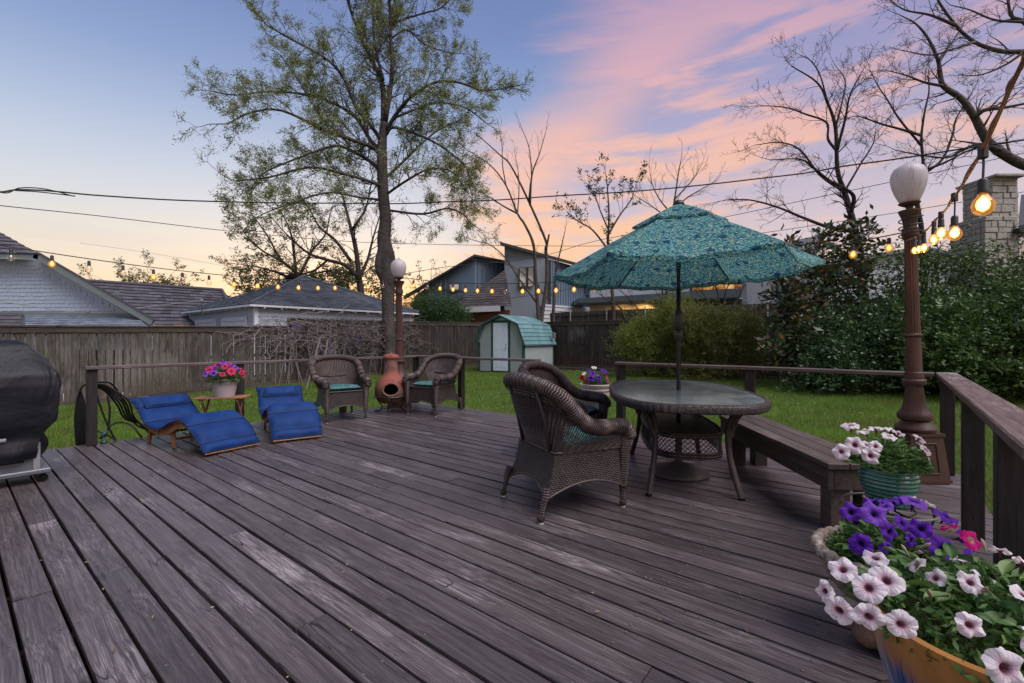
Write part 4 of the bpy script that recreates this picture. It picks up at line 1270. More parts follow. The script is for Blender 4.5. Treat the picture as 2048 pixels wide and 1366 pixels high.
def petunia(seed, rad=.036, depth=.034, flat=.5):
    r = random.Random(seed); nA = 40
    rings = [(.04, 0), (.09, .35), (.16, .75), (.30, .97), (.52, 1.08), (.78, 1.10), (1.0, 1.02)]
    ph = r.uniform(0, 6); lob = [r.uniform(.92, 1.06) for _ in range(5)]
    P = []; U = []
    for i, (f, z) in enumerate(rings):
        row = []; ur = []
        for k in range(nA):
            a = 6.2832 * k / nA
            l5 = abs(math.cos((a) * 2.5))
            sh = 1 - .15 * (1 - l5 ** .6) * (f > .4) * .95 * (f - .3) / .7
            idx = int((a / 6.2832 * 5 + .5)) % 5
            ru = .16 * math.sin(a * 5 + ph) * max(0, f - .4) + .09 * math.sin(a * 10 + ph) * max(0, f - .5) + .03 * math.sin(a * 17 + ph * 2) * max(0, f - .6)
            rr = rad * f * sh * lerp(1, lob[idx], f)
            zz_ = depth * (z + ru * 1.6 - (.28 * flat if f > .9 else 0) * (.7 + .5 * math.sin(a * 2 + ph)) - .12 * (f > .6) * (1 - l5))
            row.append((rr * math.cos(a), rr * math.sin(a), zz_)); ur.append((f, k / nA))
        P.append(row); U.append(ur)
    mb = MB(); mb.sheet(P, U, closed=True)
    fs_fix = len(mb.f)
    return mb.mesh('flower', True)
F_BIG = [petunia(i) for i in range(6)]
def set_mats(meshes, mat):
    out = []
    for me in meshes:
        c = me.copy(); c.materials.clear(); c.materials.append(mat); out.append(c)
    return out
FL = {k: set_mats(F_BIG, mt) for k, mt in (('w', pm_white), ('v', pm_violet), ('l', pm_lilac), ('m', pm_magenta), ('r', pm_rose), ('c', pm_cream), ('d', pm_red))}
pet_leaf = leafmat('petunia_leaf', (.036, .095, .024), (.085, .175, .042), (.16, .25, .075), rough=.5, trans=.25, spec=.4)
stem_m = leafmat('petunia_stem', (.06, .12, .03), (.09, .15, .04))
def leaf_mesh(sd, L=.05, Wd=.017):
    r = random.Random(sd); rows = []
    for i in range(7):
        f = i / 6; w_ = Wd * (math.sin(math.pi * min(1, f * .93 + .05)) ** .75); bend = -.25 * L * f * f + .02 * L
        rows.append([(L * f, -w_, bend + .004 + .1 * w_), (L * f, -w_ * .5, bend), (L * f, 0, bend - .003), (L * f, w_ * .5, bend), (L * f, w_, bend + .004 + .1 * w_)])
    mb = MB(); mb.sheet(rows); me = mb.mesh('leaf', True); me.materials.append(pet_leaf); return me
LEAVES = [leaf_mesh(i, L, w_) for i, (L, w_) in enumerate(((.040, .012), (.046, .012), (.034, .011), (.050, .015)))]
def flower_at(parent, kind, p, d, s=1.0, rnd=random):
    s *= rnd.uniform(.84, 1.1)
    me = rnd.choice(FL[kind])
    o = bpy.data.objects.new('flower', me); COL.objects.link(o); o.parent = parent
    o.location = p
    qd = Vector(d).normalized().to_track_quat('Z', 'Y') @ Matrix.Rotation(rnd.uniform(0, 6.28), 4, 'Z').to_quaternion()
    o.rotation_mode = 'QUATERNION'; o.rotation_quaternion = qd; o.scale = (s * rnd.uniform(.88, 1.1), s, s * rnd.uniform(.7, 1.3))
    return o
def mound(parent, rnd, n, rx, ry, hz, z0, ls=1.0, droop=.25, lip=False):
    """leaves on a domed plant, plus hidden stems"""
    for k in range(n):
        a = rnd.uniform(0, 6.283); f = math.sqrt(rnd.random()) * 1.02
        if lip and f > .72 and math.sin(a) + .35 * math.cos(a) < .1: continue
        x, y = rx * f * math.cos(a), ry * f * math.sin(a)
        top = z0 + hz * max(0, 1 - f * f) ** .6 - droop * max(0, f - .9) * .6
        z_ = max(z0 - .012, top * 1 - rnd.random() ** 1.6 * hz * .75)
        me = rnd.choice(LEAVES)
        o = bpy.data.objects.new('leaf', me); COL.objects.link(o); o.parent = parent
        o.location = (x, y, z_)
        o.rotation_euler = (rnd.uniform(-.5, .5), rnd.uniform(-.75, .25) , a + rnd.uniform(-1.3, 1.3))
        s = ls * rnd.uniform(.7, 1.25); o.scale = (s, s, s)
    mb = MB()
    for k in range(46):
        a = rnd.uniform(0, 6.283); f = math.sqrt(rnd.random())
        x, y = rx * f * math.cos(a), ry * f * math.sin(a); z1 = z0 + hz * max(0, 1 - f * f) ** .6 * rnd.uniform(.7, 1)
        mb.tube(catmull([(x * .25, y * .25, z0 - .04), (x * .7, y * .7, lerp(z0, z1, .5)), (x, y, z1)], 3), .0022, 4, caps=False)
    mb.build('stem', stem_m, parent, kind='stuff')
    # small inner foliage that fills the plant
    nq = 3200; a = np.random.default_rng(int(rx * 1e4)).random((nq, 6))
    ang = a[:, 0] * 6.283; f = np.sqrt(a[:, 1]) * .97
    x = rx * f * np.cos(ang); y = ry * f * np.sin(ang); top = z0 + hz * np.clip(1 - f * f, 0, 1) ** .6
    z_ = np.maximum(z0 - .005, top - .012 - a[:, 2] * hz * .9)
    leaf_cloud('inner_leaves', np.stack([x, y, z_], 1), np.full(nq, .030 * ls), .34, pet_leaf, parent, rng=np.random.default_rng(5))
def leaf_cloud(name, C, L, aspect, mat, parent=None, rng=RNG, up=.3, out=None, kind='stuff', droop=0.0, jit=.6):
    """one small folded leaf per centre"""
    n = len(C)
    d = rng.normal(size=(n, 3)); d[:, 2] = d[:, 2] * .6 + up - droop
    if out is not None: d += out
    d /= np.linalg.norm(d, axis=1)[:, None]
    e = rng.normal(size=(n, 3)); s = np.cross(d, e); s /= np.linalg.norm(s, axis=1)[:, None]
    L = np.asarray(L)[:, None] * (1 - jit * .5 + jit * rng.random((n, 1)))
    nr = np.cross(s, d)
    V = np.stack([C, C + d * L * .45 + s * L * aspect * .5 + nr * L * .06, C + d * L, C + d * L * .45 - s * L * aspect * .5 + nr * L * .06], 1)
    return link(name, np_mesh(name, V.reshape(-1, 3), np.arange(n * 4).reshape(-1, 4)), mat, parent, kind=kind)
cam_p = Vector((0, 0, HC))
def facing(p, jitter, rnd, upw=.5):
    """mostly outward and upward"""
    d = Vector(p); d.z *= .6; d = d.normalized() if d.length > 0 else Vector((0, 0, 1))
    d = d + Vector((rnd.uniform(-1, 1), rnd.uniform(-1, 1), rnd.uniform(-.4, .6))) * jitter + Vector((0, 0, upw))
    return d.normalized()

# ---- near pot: amber glaze over blue, on an iron stand
OP = Vector((1.005, .965, 0))
m, q = new_mat('amber_blue_glaze')
co = q.node('ShaderNodeTexCoord').outputs['Object']
sp = q.node('ShaderNodeSeparateXYZ', {0: co})
ang = q.math('ARCTAN2', sp.outputs[1], sp.outputs[0])
run = q.noise(q.node('ShaderNodeCombineXYZ', {0: q.math('MULTIPLY', ang, 4.2), 1: q.math('MULTIPLY', sp.outputs[2], 2.2), 2: 0.0}), 2.2, 4, .7)
f = q.step(q.math('ADD', sp.outputs[2], q.math('MULTIPLY', q.math('SUBTRACT', run, .5), .24)), .15, .22)
amb = q.ramp(q.noise(co, 8, 4, .6), [(.3, (.32, .13, .026)), (.7, (.50, .22, .05))])
blu = q.ramp(run, [(.35, (.006, .035, .16)), (.55, (.012, .10, .36)), (.72, (.10, .35, .55))])
finish(q, pbsdf(q, q.mix(f, blu, amb), .16, .6, q.noise(co, 12, 3, .5), .12, .004, Coat_Weight=.5))
op = thing('glazed_planter', 'amber and blue glazed bowl planter in the bottom right corner, full of white petunias', 'planter', (OP.x, OP.y, .315))
MB().lathe([(.13, 0), (.15, .01), (.19, .06), (.225, .13), (.248, .20), (.262, .268), (.262, .278), (.252, .283), (.240, .276), (.236, .255)], 64).build('bowl', m, op, smooth=True, auto=50)
op.scale = (.84, .84, 1)
soilm = simple('potting_soil', (.035, .024, .017), .95, .1, .5, 12, bs=.8, bd=.02)
MB().lathe([(.237, .235), (.12, .25), (.001, .252)], 32).build('soil', soilm, op, smooth=True)
def stand(label, x, y, h, r, rr=.008):
    t = thing('plant_stand', label, 'plant stand', (x, y, 0))
    mb = MB(); mb.tube([(r * math.cos(6.2832 * k / 48), r * math.sin(6.2832 * k / 48), h) for k in range(48)], rr, 8, closed=True); mb.build('ring', blackm if rr > .007 else MATS['grey_wire'], t, smooth=True)
    mb = MB(); mb.tube([(r * .55 * math.cos(6.2832 * k / 36), r * .55 * math.sin(6.2832 * k / 36), h - .012) for k in range(36)], .005, 6, closed=True)
    for k in range(4):
        a = .6 + math.pi / 4 + k * math.pi / 2; mb.tube([(r * math.cos(a), r * math.sin(a), h), (-r * math.cos(a) * 0, 0, h - .012)], .005, 6)
    mb.build('cross_wires', blackm, t, smooth=True)
    for k in range(4):
        a = .6 + math.pi / 4 + k * math.pi / 2; c_, s_ = math.cos(a), math.sin(a)
        MB().tube(catmull([(r * c_ * x_, r * s_ * x_, z_) for x_, z_ in ((1, h), (1.04, h * .8), (.86, h * .5), (.80, h * .2), (.98, .008))], 5), .006, 8).build('leg', blackm, t, smooth=True)
simple('grey_wire', (.14, .14, .13), .5, .4)
stand('black iron stand under the amber and blue bowl planter', OP.x, OP.y, .30, .235, .010)
rp = random.Random(21)
budm = simple('withered_petal', (.30, .22, .17), .7, .2, .3)
pt = thing('petunia_plant', 'white and pink petunias with maroon throats spilling over the amber bowl planter', 'flowering plant', (OP.x, OP.y, .56))
mound(pt, rp, 340, .225, .235, .115, .02, .92, .5, True)
def buds(parent, rnd, n, rx, hz, z0, mat):
    for k in range(n):
        a = rnd.uniform(0, 6.283); f = math.sqrt(rnd.uniform(.2, 1)); p = Vector((rx * f * math.cos(a), rx * f * math.sin(a), z0 + hz * max(0, 1 - f * f) ** .6 + .012))
        mb = MB(); mb.lathe([(.0015, -.022), (.003, -.012), (.0045, 0), (.007, .010), (.005, .018), (.0008, .024)], 8, mod=lambda a_, z_, i: 1 + .18 * math.cos(a_ * 5))
        o = mb.build('bud', mat, parent, smooth=True); o.location = p; o.rotation_euler = (rnd.uniform(-1, 1), rnd.uniform(-1, 1), rnd.uniform(0, 6)); o.scale = (.6, .6, .7)
def spray(parent, base, lst, rnd, Y0, kind, s0=1.0):
    """flowers given by photo pixel, distance and facing"""
    for px, py, Y, s, d in lst:
        p = at(px, py, Y) - base
        flower_at(parent, kind, p, d, s * s0, rnd)
tow = Vector((-.55, -.75, .35))
buds(pt, rp, 16, .21, .15, .02, budm)
spray(pt, Vector((OP.x, OP.y, .56)), [
    (1690, 1150, .84, .92, (-.5, -.35, .75)), (1752, 1130, .90, .95, (-.2, -.2, .95)), (1770, 1170, .80, 1.0, (-.35, -.6, .65)), (1738, 1180, .80, .95, (-.5, -.6, .5)),
    (1687, 1215, .78, .95, (-.8, -.6, .1)), (1735, 1225, .76, 1.0, (-.5, -.8, .1)), (1794, 1242, .74, 1.0, (-.35, -.9, .2)), (1845, 1140, 1.04, .95, (-.7, .3, .8)),
    (1880, 1165, 1.0, 1.0, (-.8, -.1, .7)), (1925, 1130, 1.10, .95, (-.3, .2, .95)), (1960, 1165, 1.0, .9, (.5, .0, .9)), (2000, 1115, 1.10, 1.0, (.4, .4, .9)),
    (1922, 1245, .80, 1.05, (-.25, -.9, .35)), (1932, 1175, .92, .9, (-.2, -.6, .8)), (1980, 1325, .70, 1.15, (-.1, -.95, .3)), (2038, 1280, .78, 1.1, (.1, -.9, .35)),
    (2040, 1140, 1.08, .8, (.6, .2, .8)), (1665, 1185, .80, .8, (-.9, -.2, .3)), (2035, 1200, .9, .85, (.3, -.5, .8))], rp, .8, 'w', .68)

# ---- stone urn with violet petunias
UP = Vector((1.44, 1.80, 0))
m, q = new_mat('aged_cast_stone')
co = q.node('ShaderNodeTexCoord').outputs['Object']
n_ = q.noise(co, 22, 6, .7)
col = q.ramp(n_, [(.32, (.07, .048, .036)), (.5, (.24, .19, .155)), (.68, (.52, .48, .44))])
finish(q, pbsdf(q, col, .85, .2, n_, .8, .012))
stone = m
ur = thing('stone_urn', 'wide weathered stone bowl urn with a roped rim, planted with violet petunias', 'urn', (UP.x, UP.y, 0), R(10))
MB().lathe([(.06, .15), (.10, .165), (.17, .20), (.215, .26), (.232, .31), (.236, .335), (.222, .345), (.205, .335), (.20, .31)], 56).build('bowl', stone, ur, smooth=True, auto=50)
rm = MB(); rm.tube([(.243 * math.cos(6.2832 * k / 112), .243 * math.sin(6.2832 * k / 112), .350) for k in range(112)], [.023 + (.0045 if (k // 2) % 2 else -.002) for k in range(112)], 10, closed=True)
rm.build('roped_rim', stone, ur, smooth=True)
clay = simple('worn_terracotta', (.20, .125, .095), .85, .2, .45, 16, bs=.7, bd=.012)
ft = MB()
for k in range(5):
    a = 6.2832 * k / 5 + 3.0; ft.ball((.075 * math.cos(a), .075 * math.sin(a), .062), .060, 14, 10, (1, 1, 1.02))
ft.lathe([(.06, 0), (.075, .10), (.055, .13), (.075, .165)], 24)
ft.build('lobed_foot', clay, ur, smooth=True)
MB().lathe([(.202, .30), (.1, .315), (.001, .318)], 30).build('soil', soilm, ur, smooth=True)
ur.scale = (.92, .92, 1)
pv = thing('petunia_plant', 'violet petunias with one magenta and two white blooms in the stone urn', 'flowering plant', (UP.x + .03, UP.y, .335))
mound(pv, rp, 250, .20, .19, .105, .01, 1.0, .3)
buds(pv, rp, 8, .18, .12, .01, pm_violet)
bv = Vector((UP.x + .03, UP.y, .335))
for kd, lst in (('v', [(1703, 1035, 1.72, 1.15, (-.4, -.5, .75)), (1748, 1018, 1.85, 1.05, (.1, .3, .9)), (1716, 1088, 1.62, .95, (-.5, -.8, .1)), (1758, 1085, 1.62, .8, (0, -.9, -.2)),
                        (1792, 1024, 1.82, 1.1, (-.2, .2, .95)), (1845, 1068, 1.66, 1.15, (-.5, -.4, .7)), (1880, 1048, 1.78, 1.25, (.3, -.3, .85)), (1862, 1102, 1.56, 1.3, (-.05, -.9, .5)),
                        (1729, 1083, 1.60, .85, (-.7, -.6, .1)), (1805, 1078, 1.62, .75, (.3, -.8, .2)), (1905, 1080, 1.66, .9, (.5, -.6, .5)), (1912, 1110, 1.58, .8, (.6, -.7, .1)), (1795, 1050, 1.72, .9, (.2, -.7, .5)), (1768, 1062, 1.66, .85, (.1, -.85, .2))]),
                ('l', [(1740, 1038, 1.66, 1.3, (-.1, -.7, .75)), (1822, 1022, 1.80, 1.3, (.1, -.2, .98)), (1778, 1028, 1.74, 1.0, (-.4, .1, .9))]),
                ('m', [(1928, 1083, 1.62, 1.15, (.15, -.85, .55)), (1905, 1067, 1.70, .8, (-.3, .3, .9))]),
                ('c', [(1852, 1016, 1.85, .9, (.5, .1, .85)), (1824, 1004, 1.92, .65, (-.2, .3, .9))])):
    spray(pv, bv, lst, rp, 1.7, kd, 1.0)

# ---- green glazed pot on its stand
GP = Vector((2.015, 2.50, 0))
m, q = new_mat('green_glaze')
co = q.node('ShaderNodeTexCoord').outputs['Object']
zz_ = q.node('ShaderNodeSeparateXYZ', {0: co}).outputs[2]
ridge = q.math('SINE', q.math('MULTIPLY', zz_, 300.0))
col = q.mix(q.step(q.math('ADD', ridge, q.math('MULTIPLY', q.noise(co, 20, 4, .6), .5)), .75, 1.3), (.012, .105, .080, 1), (.13, .28, .22, 1))
col = q.mix(q.step(zz_, .205, .209), col, (.52, .50, .48, 1))
finish(q, pbsdf(q, col, .14, .6, None, Coat_Weight=.6))
gp_ = thing('ceramic_planter', 'rounded sea green ribbed ceramic pot with a cream rim beside the bench end', 'planter', (GP.x, GP.y, .300))
pr = []
for i in range(57):
    z_ = .018 + .190 * i / 56
    r_ = interp(z_, [.018, .06, .11, .15, .18, .20, .208], [.098, .134, .152, .156, .151, .143, .137]) + .0022 * math.sin(z_ * 300)
    pr.append((r_, z_))
pr = [(a * .83, b_) for a, b_ in pr]
MB().lathe([(.080, .010)] + pr + [(.111, .212), (.113, .228), (.108, .232), (.101, .226), (.099, .19)], 56).build('pot', m, gp_, smooth=True, auto=60)
MB().lathe([(.083, .0), (.108, .008), (.115, .022), (.110, .022), (.10, .010)], 48).build('saucer', m, gp_, smooth=True, auto=50)
MB().lathe([(.101, .205), (.05, .215), (.001, .216)], 24).build('soil', soilm, gp_, smooth=True)
stand('grey wire plant stand with a wide ring holding the green ceramic pot', GP.x, GP.y, .292, .205, .0068)
pg = thing('petunia_plant', 'white petunias with red throats in the green ceramic pot by the lamp post', 'flowering plant', (GP.x, GP.y, .52))
mound(pg, rp, 230, .165, .17, .12, .005, .80, .55)
spray(pg, Vector((GP.x, GP.y, .52)), [
    (1703, 868, 2.58, 1.15, (-.2, -.1, .97)), (1705, 894, 2.40, 1.2, (-.3, -.85, .45)), (1686, 905, 2.36, 1.1, (-.7, -.6, .3)), (1730, 912, 2.30, 1.3, (-.15, -.95, .25)), (1728, 893, 2.45, .8, (.2, -.7, .6)),
    (1736, 875, 2.55, 1.1, (-.3, .2, .9)), (1752, 873, 2.6, 1.0, (.2, .2, .95)), (1768, 872, 2.6, 1.1, (0, .1, .98)), (1774, 884, 2.48, 1.1, (.1, -.3, .95)), (1748, 896, 2.40, .8, (-.3, -.7, .4)),
    (1793, 873, 2.58, .95, (.6, .1, .75)), (1829, 885, 2.48, .95, (.75, -.1, .65)), (1842, 905, 2.40, 1.0, (.4, -.6, .6)), (1850, 921, 2.38, .5, (.7, -.5, .2)), (1832, 895, 2.5, .7, (.6, -.4, .6))], rp, 2.4, 'w', 1.0)

# ---- pale pot with pink flowers on the folding table
def plain_pot(name, label, cat, loc, rz, h, r0, r1, mat, rimh=.03, ribs=0):
    t = thing(name, label, cat, loc, rz)
    md = (lambda a, z, i: 1 + .008 * math.cos(a * ribs)) if ribs else None
    MB().lathe([(r0, 0), (lerp(r0, r1, .5), h * .45), (r1 * .93, h - rimh), (r1 * .94, h - rimh), (r1, h - rimh + .004), (r1 * 1.01, h), (r1 * .93, h), (r1 * .90, h - .03)], 40, mod=md).build('pot', mat, t, smooth=True, auto=35)
    MB().lathe([(r1 * .91, h - .03), (.001, h - .02)], 20).build('soil', soilm, t)
    return t
palepot = simple('pale_taupe_plastic', (.42, .37, .35), .55, .3, .1)
pp_ = plain_pot('flower_pot', 'pale taupe pot on the folding table, planted with pink and purple flowers', 'flower pot', (-3.66, 5.95, .453), 0, .225, .108, .155, palepot, .022)
def small_bouquet(label, base, rx, hz, kinds, n, fs, nl):
    t = thing('flowering_plant', label, 'flowering plant', base)
    mound(t, rp, nl, rx, rx, hz, .0, .8, .3)
    for k in range(n):
        a = rp.uniform(0, 6.283); f = math.sqrt(rp.random()) * .98
        p = Vector((rx * f * math.cos(a), rx * f * math.sin(a), hz * max(0, 1 - f * f) ** .6 + .015))
        d = facing(p, .45, rp, .6) + Vector((-.0, -.35, 0))
        x = p.x / rx
        kd = kinds[min(len(kinds) - 1, int((x * .5 + .5 + rp.uniform(-.25, .25)) * len(kinds)))] if rp.random() > .1 else rp.choice(kinds)
        flower_at(t, kd, p, d, fs * rp.uniform(.8, 1.15), rp)
    return t
small_bouquet('mixed pink, magenta and purple flowers in the taupe pot on the folding table', (-3.66, 5.95, .66), .205, .17, ['m', 'm', 'r', 'm', 'l', 'v', 'l', 'r', 'r'], 40, 1.15, 90)
# ---- ornate cream planter by the deck opening
creamm = simple('cream_cast_stone', (.50, .43, .37), .8, .2, .2, 10, bs=.4, bd=.006)
wp = thing('cream_planter', 'cream planter with beaded bands behind the wicker armchairs, by the railing gap', 'planter', (1.10, 6.13, 0), 0)
MB().lathe([(.13, 0), (.15, .03), (.13, .06), (.125, .10), (.15, .30), (.175, .44), (.182, .46), (.182, .50), (.194, .515), (.194, .53), (.186, .54), (.205, .565), (.212, .59), (.208, .60), (.195, .60), (.188, .57)], 56, mod=lambda a, z, i: 1 + (.012 * math.cos(a * 28) if 3 <= i <= 5 else 0)).build('pot', creamm, wp, smooth=True, auto=35)
bd = MB()
for k in range(44):
    a = 6.2832 * k / 44; bd.ball((.190 * math.cos(a), .190 * math.sin(a), .522), .008, 6, 4); bd.ball((.176 * math.cos(a), .176 * math.sin(a), .455), .007, 6, 4)
bd.build('beading', creamm, wp, smooth=True)
MB().lathe([(.19, .565), (.001, .575)], 20).build('soil', soilm, wp)
fb = thing('flowering_plant', 'violet and red flowers with white ones on top, in the cream planter', 'flowering plant', (1.10, 6.13, .585))
mound(fb, rp, 80, .17, .17, .13, 0, .8, .2)
for kd, lst in (('v', [(1185, 750, 6.05, 1.25, (0, -.6, .7)), (1204, 748, 6.1, 1.2, (.3, -.5, .8)), (1183, 760, 6.0, 1.3, (-.3, -.8, .4)), (1178, 746, 6.15, 1.0, (-.3, -.2, .9)), (1196, 757, 6.0, 1.0, (.2, -.8, .4)), (1198, 765, 5.98, .8, (.1, -.9, .1))]),
                ('c', [(1187, 741, 6.15, 1.2, (0, -.3, .9)), (1169, 750, 6.08, .9, (-.5, -.5, .7))]), ('d', [(1168, 757, 6.02, 1.2, (-.6, -.7, .3)), (1174, 763, 5.98, .7, (-.4, -.8, .1))]), ('m', [(1211, 757, 6.05, .8, (.7, -.5, .4)), (1213, 762, 6.02, .6, (.7, -.5, .1))])):
    spray(fb, Vector((1.10, 6.13, .585)), lst, rp, 6, kd, 1.0)
# ------------------------------------------------------------------ covered grill (deck axes: x along u, y along v)
vinyl, q = new_mat('black_vinyl')
co = q.node('ShaderNodeTexCoord').outputs['Object']
fold = q.noise(q.mapping(co, scale=(1, 1, .55)), 3.2, 4, .55, .8)
finish(q, pbsdf(q, q.ramp(q.noise(co, 5, 4, .6), [(.3, (.004, .0045, .007)), (.7, (.009, .010, .015))]), .5, .3, q.math('ADD', fold, q.math('MULTIPLY', q.noise(co, 260, 2, .5), .02)), .9, .05))
gsteel = simple('grey_painted_steel', (.13, .14, .16), .35, .5, .12, metal=.4)
gr = thing('covered_grill', 'gas grill under a black vinyl cover at the left edge, its grey cart showing below', 'grill', W(.10, 5.45, 0), RZ)
sec = [(-.80, .88, -.0, .52, .205), (-.80, .885, -.02, .53, .27), (-.83, .87, .0, .55, .385), (-.86, .95, -.05, .58, .50), (-.87, .985, -.06, .60, .80), (-.80, .975, -.04, .60, .90), (-.76, .90, .06, .58, 1.03), (-.60, .775, .13, .52, 1.155), (-.56, .74, .18, .46, 1.175)]
sec = [(a, b_, c_, d_, z_) for a, b_, c_, d_, z_ in sec]
rows = []; rg = random.Random(8)
fine = []
for i in range(len(sec) - 1):
    for k in range(4):
        f = k / 4; fine.append(tuple(lerp(sec[i][t], sec[i + 1][t], f) for t in range(5)))
fine.append(sec[-1])
for x0, x1, y0, y1, z_ in fine:
    x1 -= .035
    row = []; n_ = 16; sc_ = interp(z_, [.20, .36, .6], [1, .8, .3])
    cx, cy = (x0 + x1) / 2 - .42, (y0 + y1) / 2
    x0 -= .42; x1 -= .42
    per = [(lerp(x0, x1, k / n_), y0) for k in range(n_)] + [(x1, lerp(y0, y1, k / 8)) for k in range(8)] + [(lerp(x1, x0, k / n_), y1) for k in range(n_)] + [(x0, lerp(y1, y0, k / 8)) for k in range(8)]
    for j, (x, y) in enumerate(per):
        dx_, dy_ = x - cx, y - cy
        wv_ = .026 * sc_ * math.sin(j * 1.35 + 2.2 * math.sin(z_ * 9)) + .014 * math.sin(j * .9 + z_ * 8) * (z_ < 1.1) + .012 * math.sin(j * 2.3 + z_ * 5) * (z_ < .9)
        corner = min(abs(abs(dx_) - (x1 - x0) / 2), abs(abs(dy_) - (y1 - y0) / 2))
        l_ = math.hypot(dx_, dy_); rnd_ = .97 if (abs(abs(dx_) - (x1 - x0) / 2) < .001 and abs(abs(dy_) - (y1 - y0) / 2) < .001) else 1
        zz2 = z_ + (.012 * math.sin(j * .8) * sc_) - (.02 * abs(math.sin(j * .39)) if z_ > 1.1 else 0) * .3
        row.append((cx + dx_ * rnd_ + dx_ / l_ * wv_, cy + dy_ * rnd_ + dy_ / l_ * wv_, zz2))
    rows.append(row)
mb = MB(); mb.sheet(rows, closed=True); mb.add(rows[-1], [tuple(range(len(rows[-1])))])
cv = mb.build('cover', vinyl, gr, smooth=True, auto=42)
mb = MB(); j0 = [(r_[0] , r_[1]) for r_ in [(0, 0)]]
i_ = min(range(len(fine)), key=lambda t: abs(fine[t][4] - .385)); ring = rows[i_]
cxx = -.42; cyy = .26
pts = [Vector((cxx + (x - cxx) * 1.01, cyy + (y - cyy) * 1.06 - .006, .395 + .012 * math.sin(k * .3))) for k, (x, y, z_) in enumerate(ring[:15])]
mb.sheet([[p + Vector((0, 0, -.014)) for p in pts], [p + Vector((0, -.004, .0)) for p in pts], [p + Vector((0, 0, .014)) for p in pts]])
mb.build('strap', simple('grey_webbing', (.24, .25, .28), .6), cv)
MB().bbox(-1.2, .40, .04, .50, .10, .33, .006).build('cabinet', gsteel, gr)
MB().bbox(-1.25, .465, -.02, .54, .075, .115, .008).build('base_shelf', gsteel, gr)
MB().bbox(.36, .405, .025, .06, .11, .33, .004).build('corner_post', simple('light_steel', (.28, .29, .31), .4, .5, metal=.5), gr)
for zc in (.185, .235):
    for xc in (-.0, .24):
        MB().bbox(xc - .07, xc + .07, .033, .045, zc - .006, zc + .006, .002).build('vent_slot', soot, gr)
for x in (.42, -1.15):
    for y in (.03, .48):
        w_ = MB(); w_.M = Matrix.Translation((x, y, .034)) @ Matrix.Rotation(R(90), 4, 'X')
        w_.lathe([(.012, -.014), (.030, -.012), (.032, 0), (.030, .012), (.012, .014)], 16); w_.M = None
        w_.box(x - .012, x + .012, y - .02, y - .016, .03, .076); w_.box(x - .012, x + .012, y + .016, y + .02, .03, .076)
        w_.build('caster', MATS['dark_joist'], gr)

# ------------------------------------------------------------------ garden hose over the end post
hose_m = simple('black_hose_rubber', (.014, .015, .016), .38, .5, .3)
hs = thing('garden_hose', 'black garden hose looped over the end railing post and trailing behind the lounger', 'hose')
mb = MB(); rh = random.Random(9)
P0 = W(1.04, 6.985)
def hp(px, py, Y): return at(px, py, Y)
for k in range(7):                                   # hanging coil left of the post
    o_ = rh.uniform(-3, 3)
    pts = [(182, 768, 5.28), (170 - k, 772 + k, 5.27), (160 + k * 2.2, 795 + o_, 5.26), (155 + k * 4.2, 840, 5.27), (158 + k * 4.5, 885 + o_, 5.30), (163 + k * 3.5, 893, 5.33), (176, 868, 5.36), (186, 800, 5.36), (192, 768, 5.33)]
    mb.tube(catmull([hp(*p) + D2 * -.02 + D1 * .012 * k for p in pts], 8), .0105, 8)
for k in range(5):                                   # loops trailing to the right
    pts = [(190, 768 + k, 5.35), (215, 772 + 3 * k, 5.42), (240 + 4 * (4 - k), 800 + k * 3, 5.55), (262 + 6 * (2 - k) * .5, 832 + k * 2, 5.7), (285 + k * 2, 852, 5.86), (305, 862 + 2 * k, 5.98), (330, 868, 6.1)]
    mb.tube(catmull([hp(*p) + D1 * (.03 + .028 * k) for p in pts], 8), .0105, 8)
mb.tube(catmull([hp(*p) + D1 * .08 for p in [(196, 765, 5.35), (225, 768, 5.5), (245, 795, 5.65), (258, 825, 5.75), (275, 850, 5.86), (300, 862, 5.95)]], 8), .0105, 8)
mb.tube(catmull([hp(*p) + D1 * .06 for p in [(192, 775, 5.35), (200, 805, 5.36), (215, 845, 5.40), (228, 872, 5.44), (236, 884, 5.47)]], 8), .0105, 8)
mb.tube(catmull([hp(*p) + D1 * .04 for p in [(216, 790, 5.38), (221, 820, 5.40), (219, 850, 5.42), (212, 875, 5.40)]], 8), .0105, 8)
mb.tube(catmull([hp(*p) + D1 * .02 for p in [(212, 866, 5.4), (225, 850, 5.5), (245, 845, 5.6), (265, 852, 5.65), (280, 870, 5.66), (287, 878, 5.7)]], 8), .0105, 8)
mb.tube(catmull([hp(*p) for p in [(196, 862, 5.33), (212, 868, 5.36), (224, 876, 5.4), (232, 882, 5.42)]], 8), .0105, 8)
mb.build('hose_loops', hose_m, hs, smooth=True)
nz_ = MB(); nz_.tube([hp(201, 878, 5.32), hp(208, 868, 5.34), hp(216, 860, 5.38)], [.014, .021, .012], 10); nz_.tube([hp(201, 884, 5.30), hp(213, 885, 5.32)], [.018, .026], 12)
nz_.build('nozzle', simple('teal_plastic', (.02, .05, .06), .4), hs, smooth=True)
hs.location = (0, 0, 0)
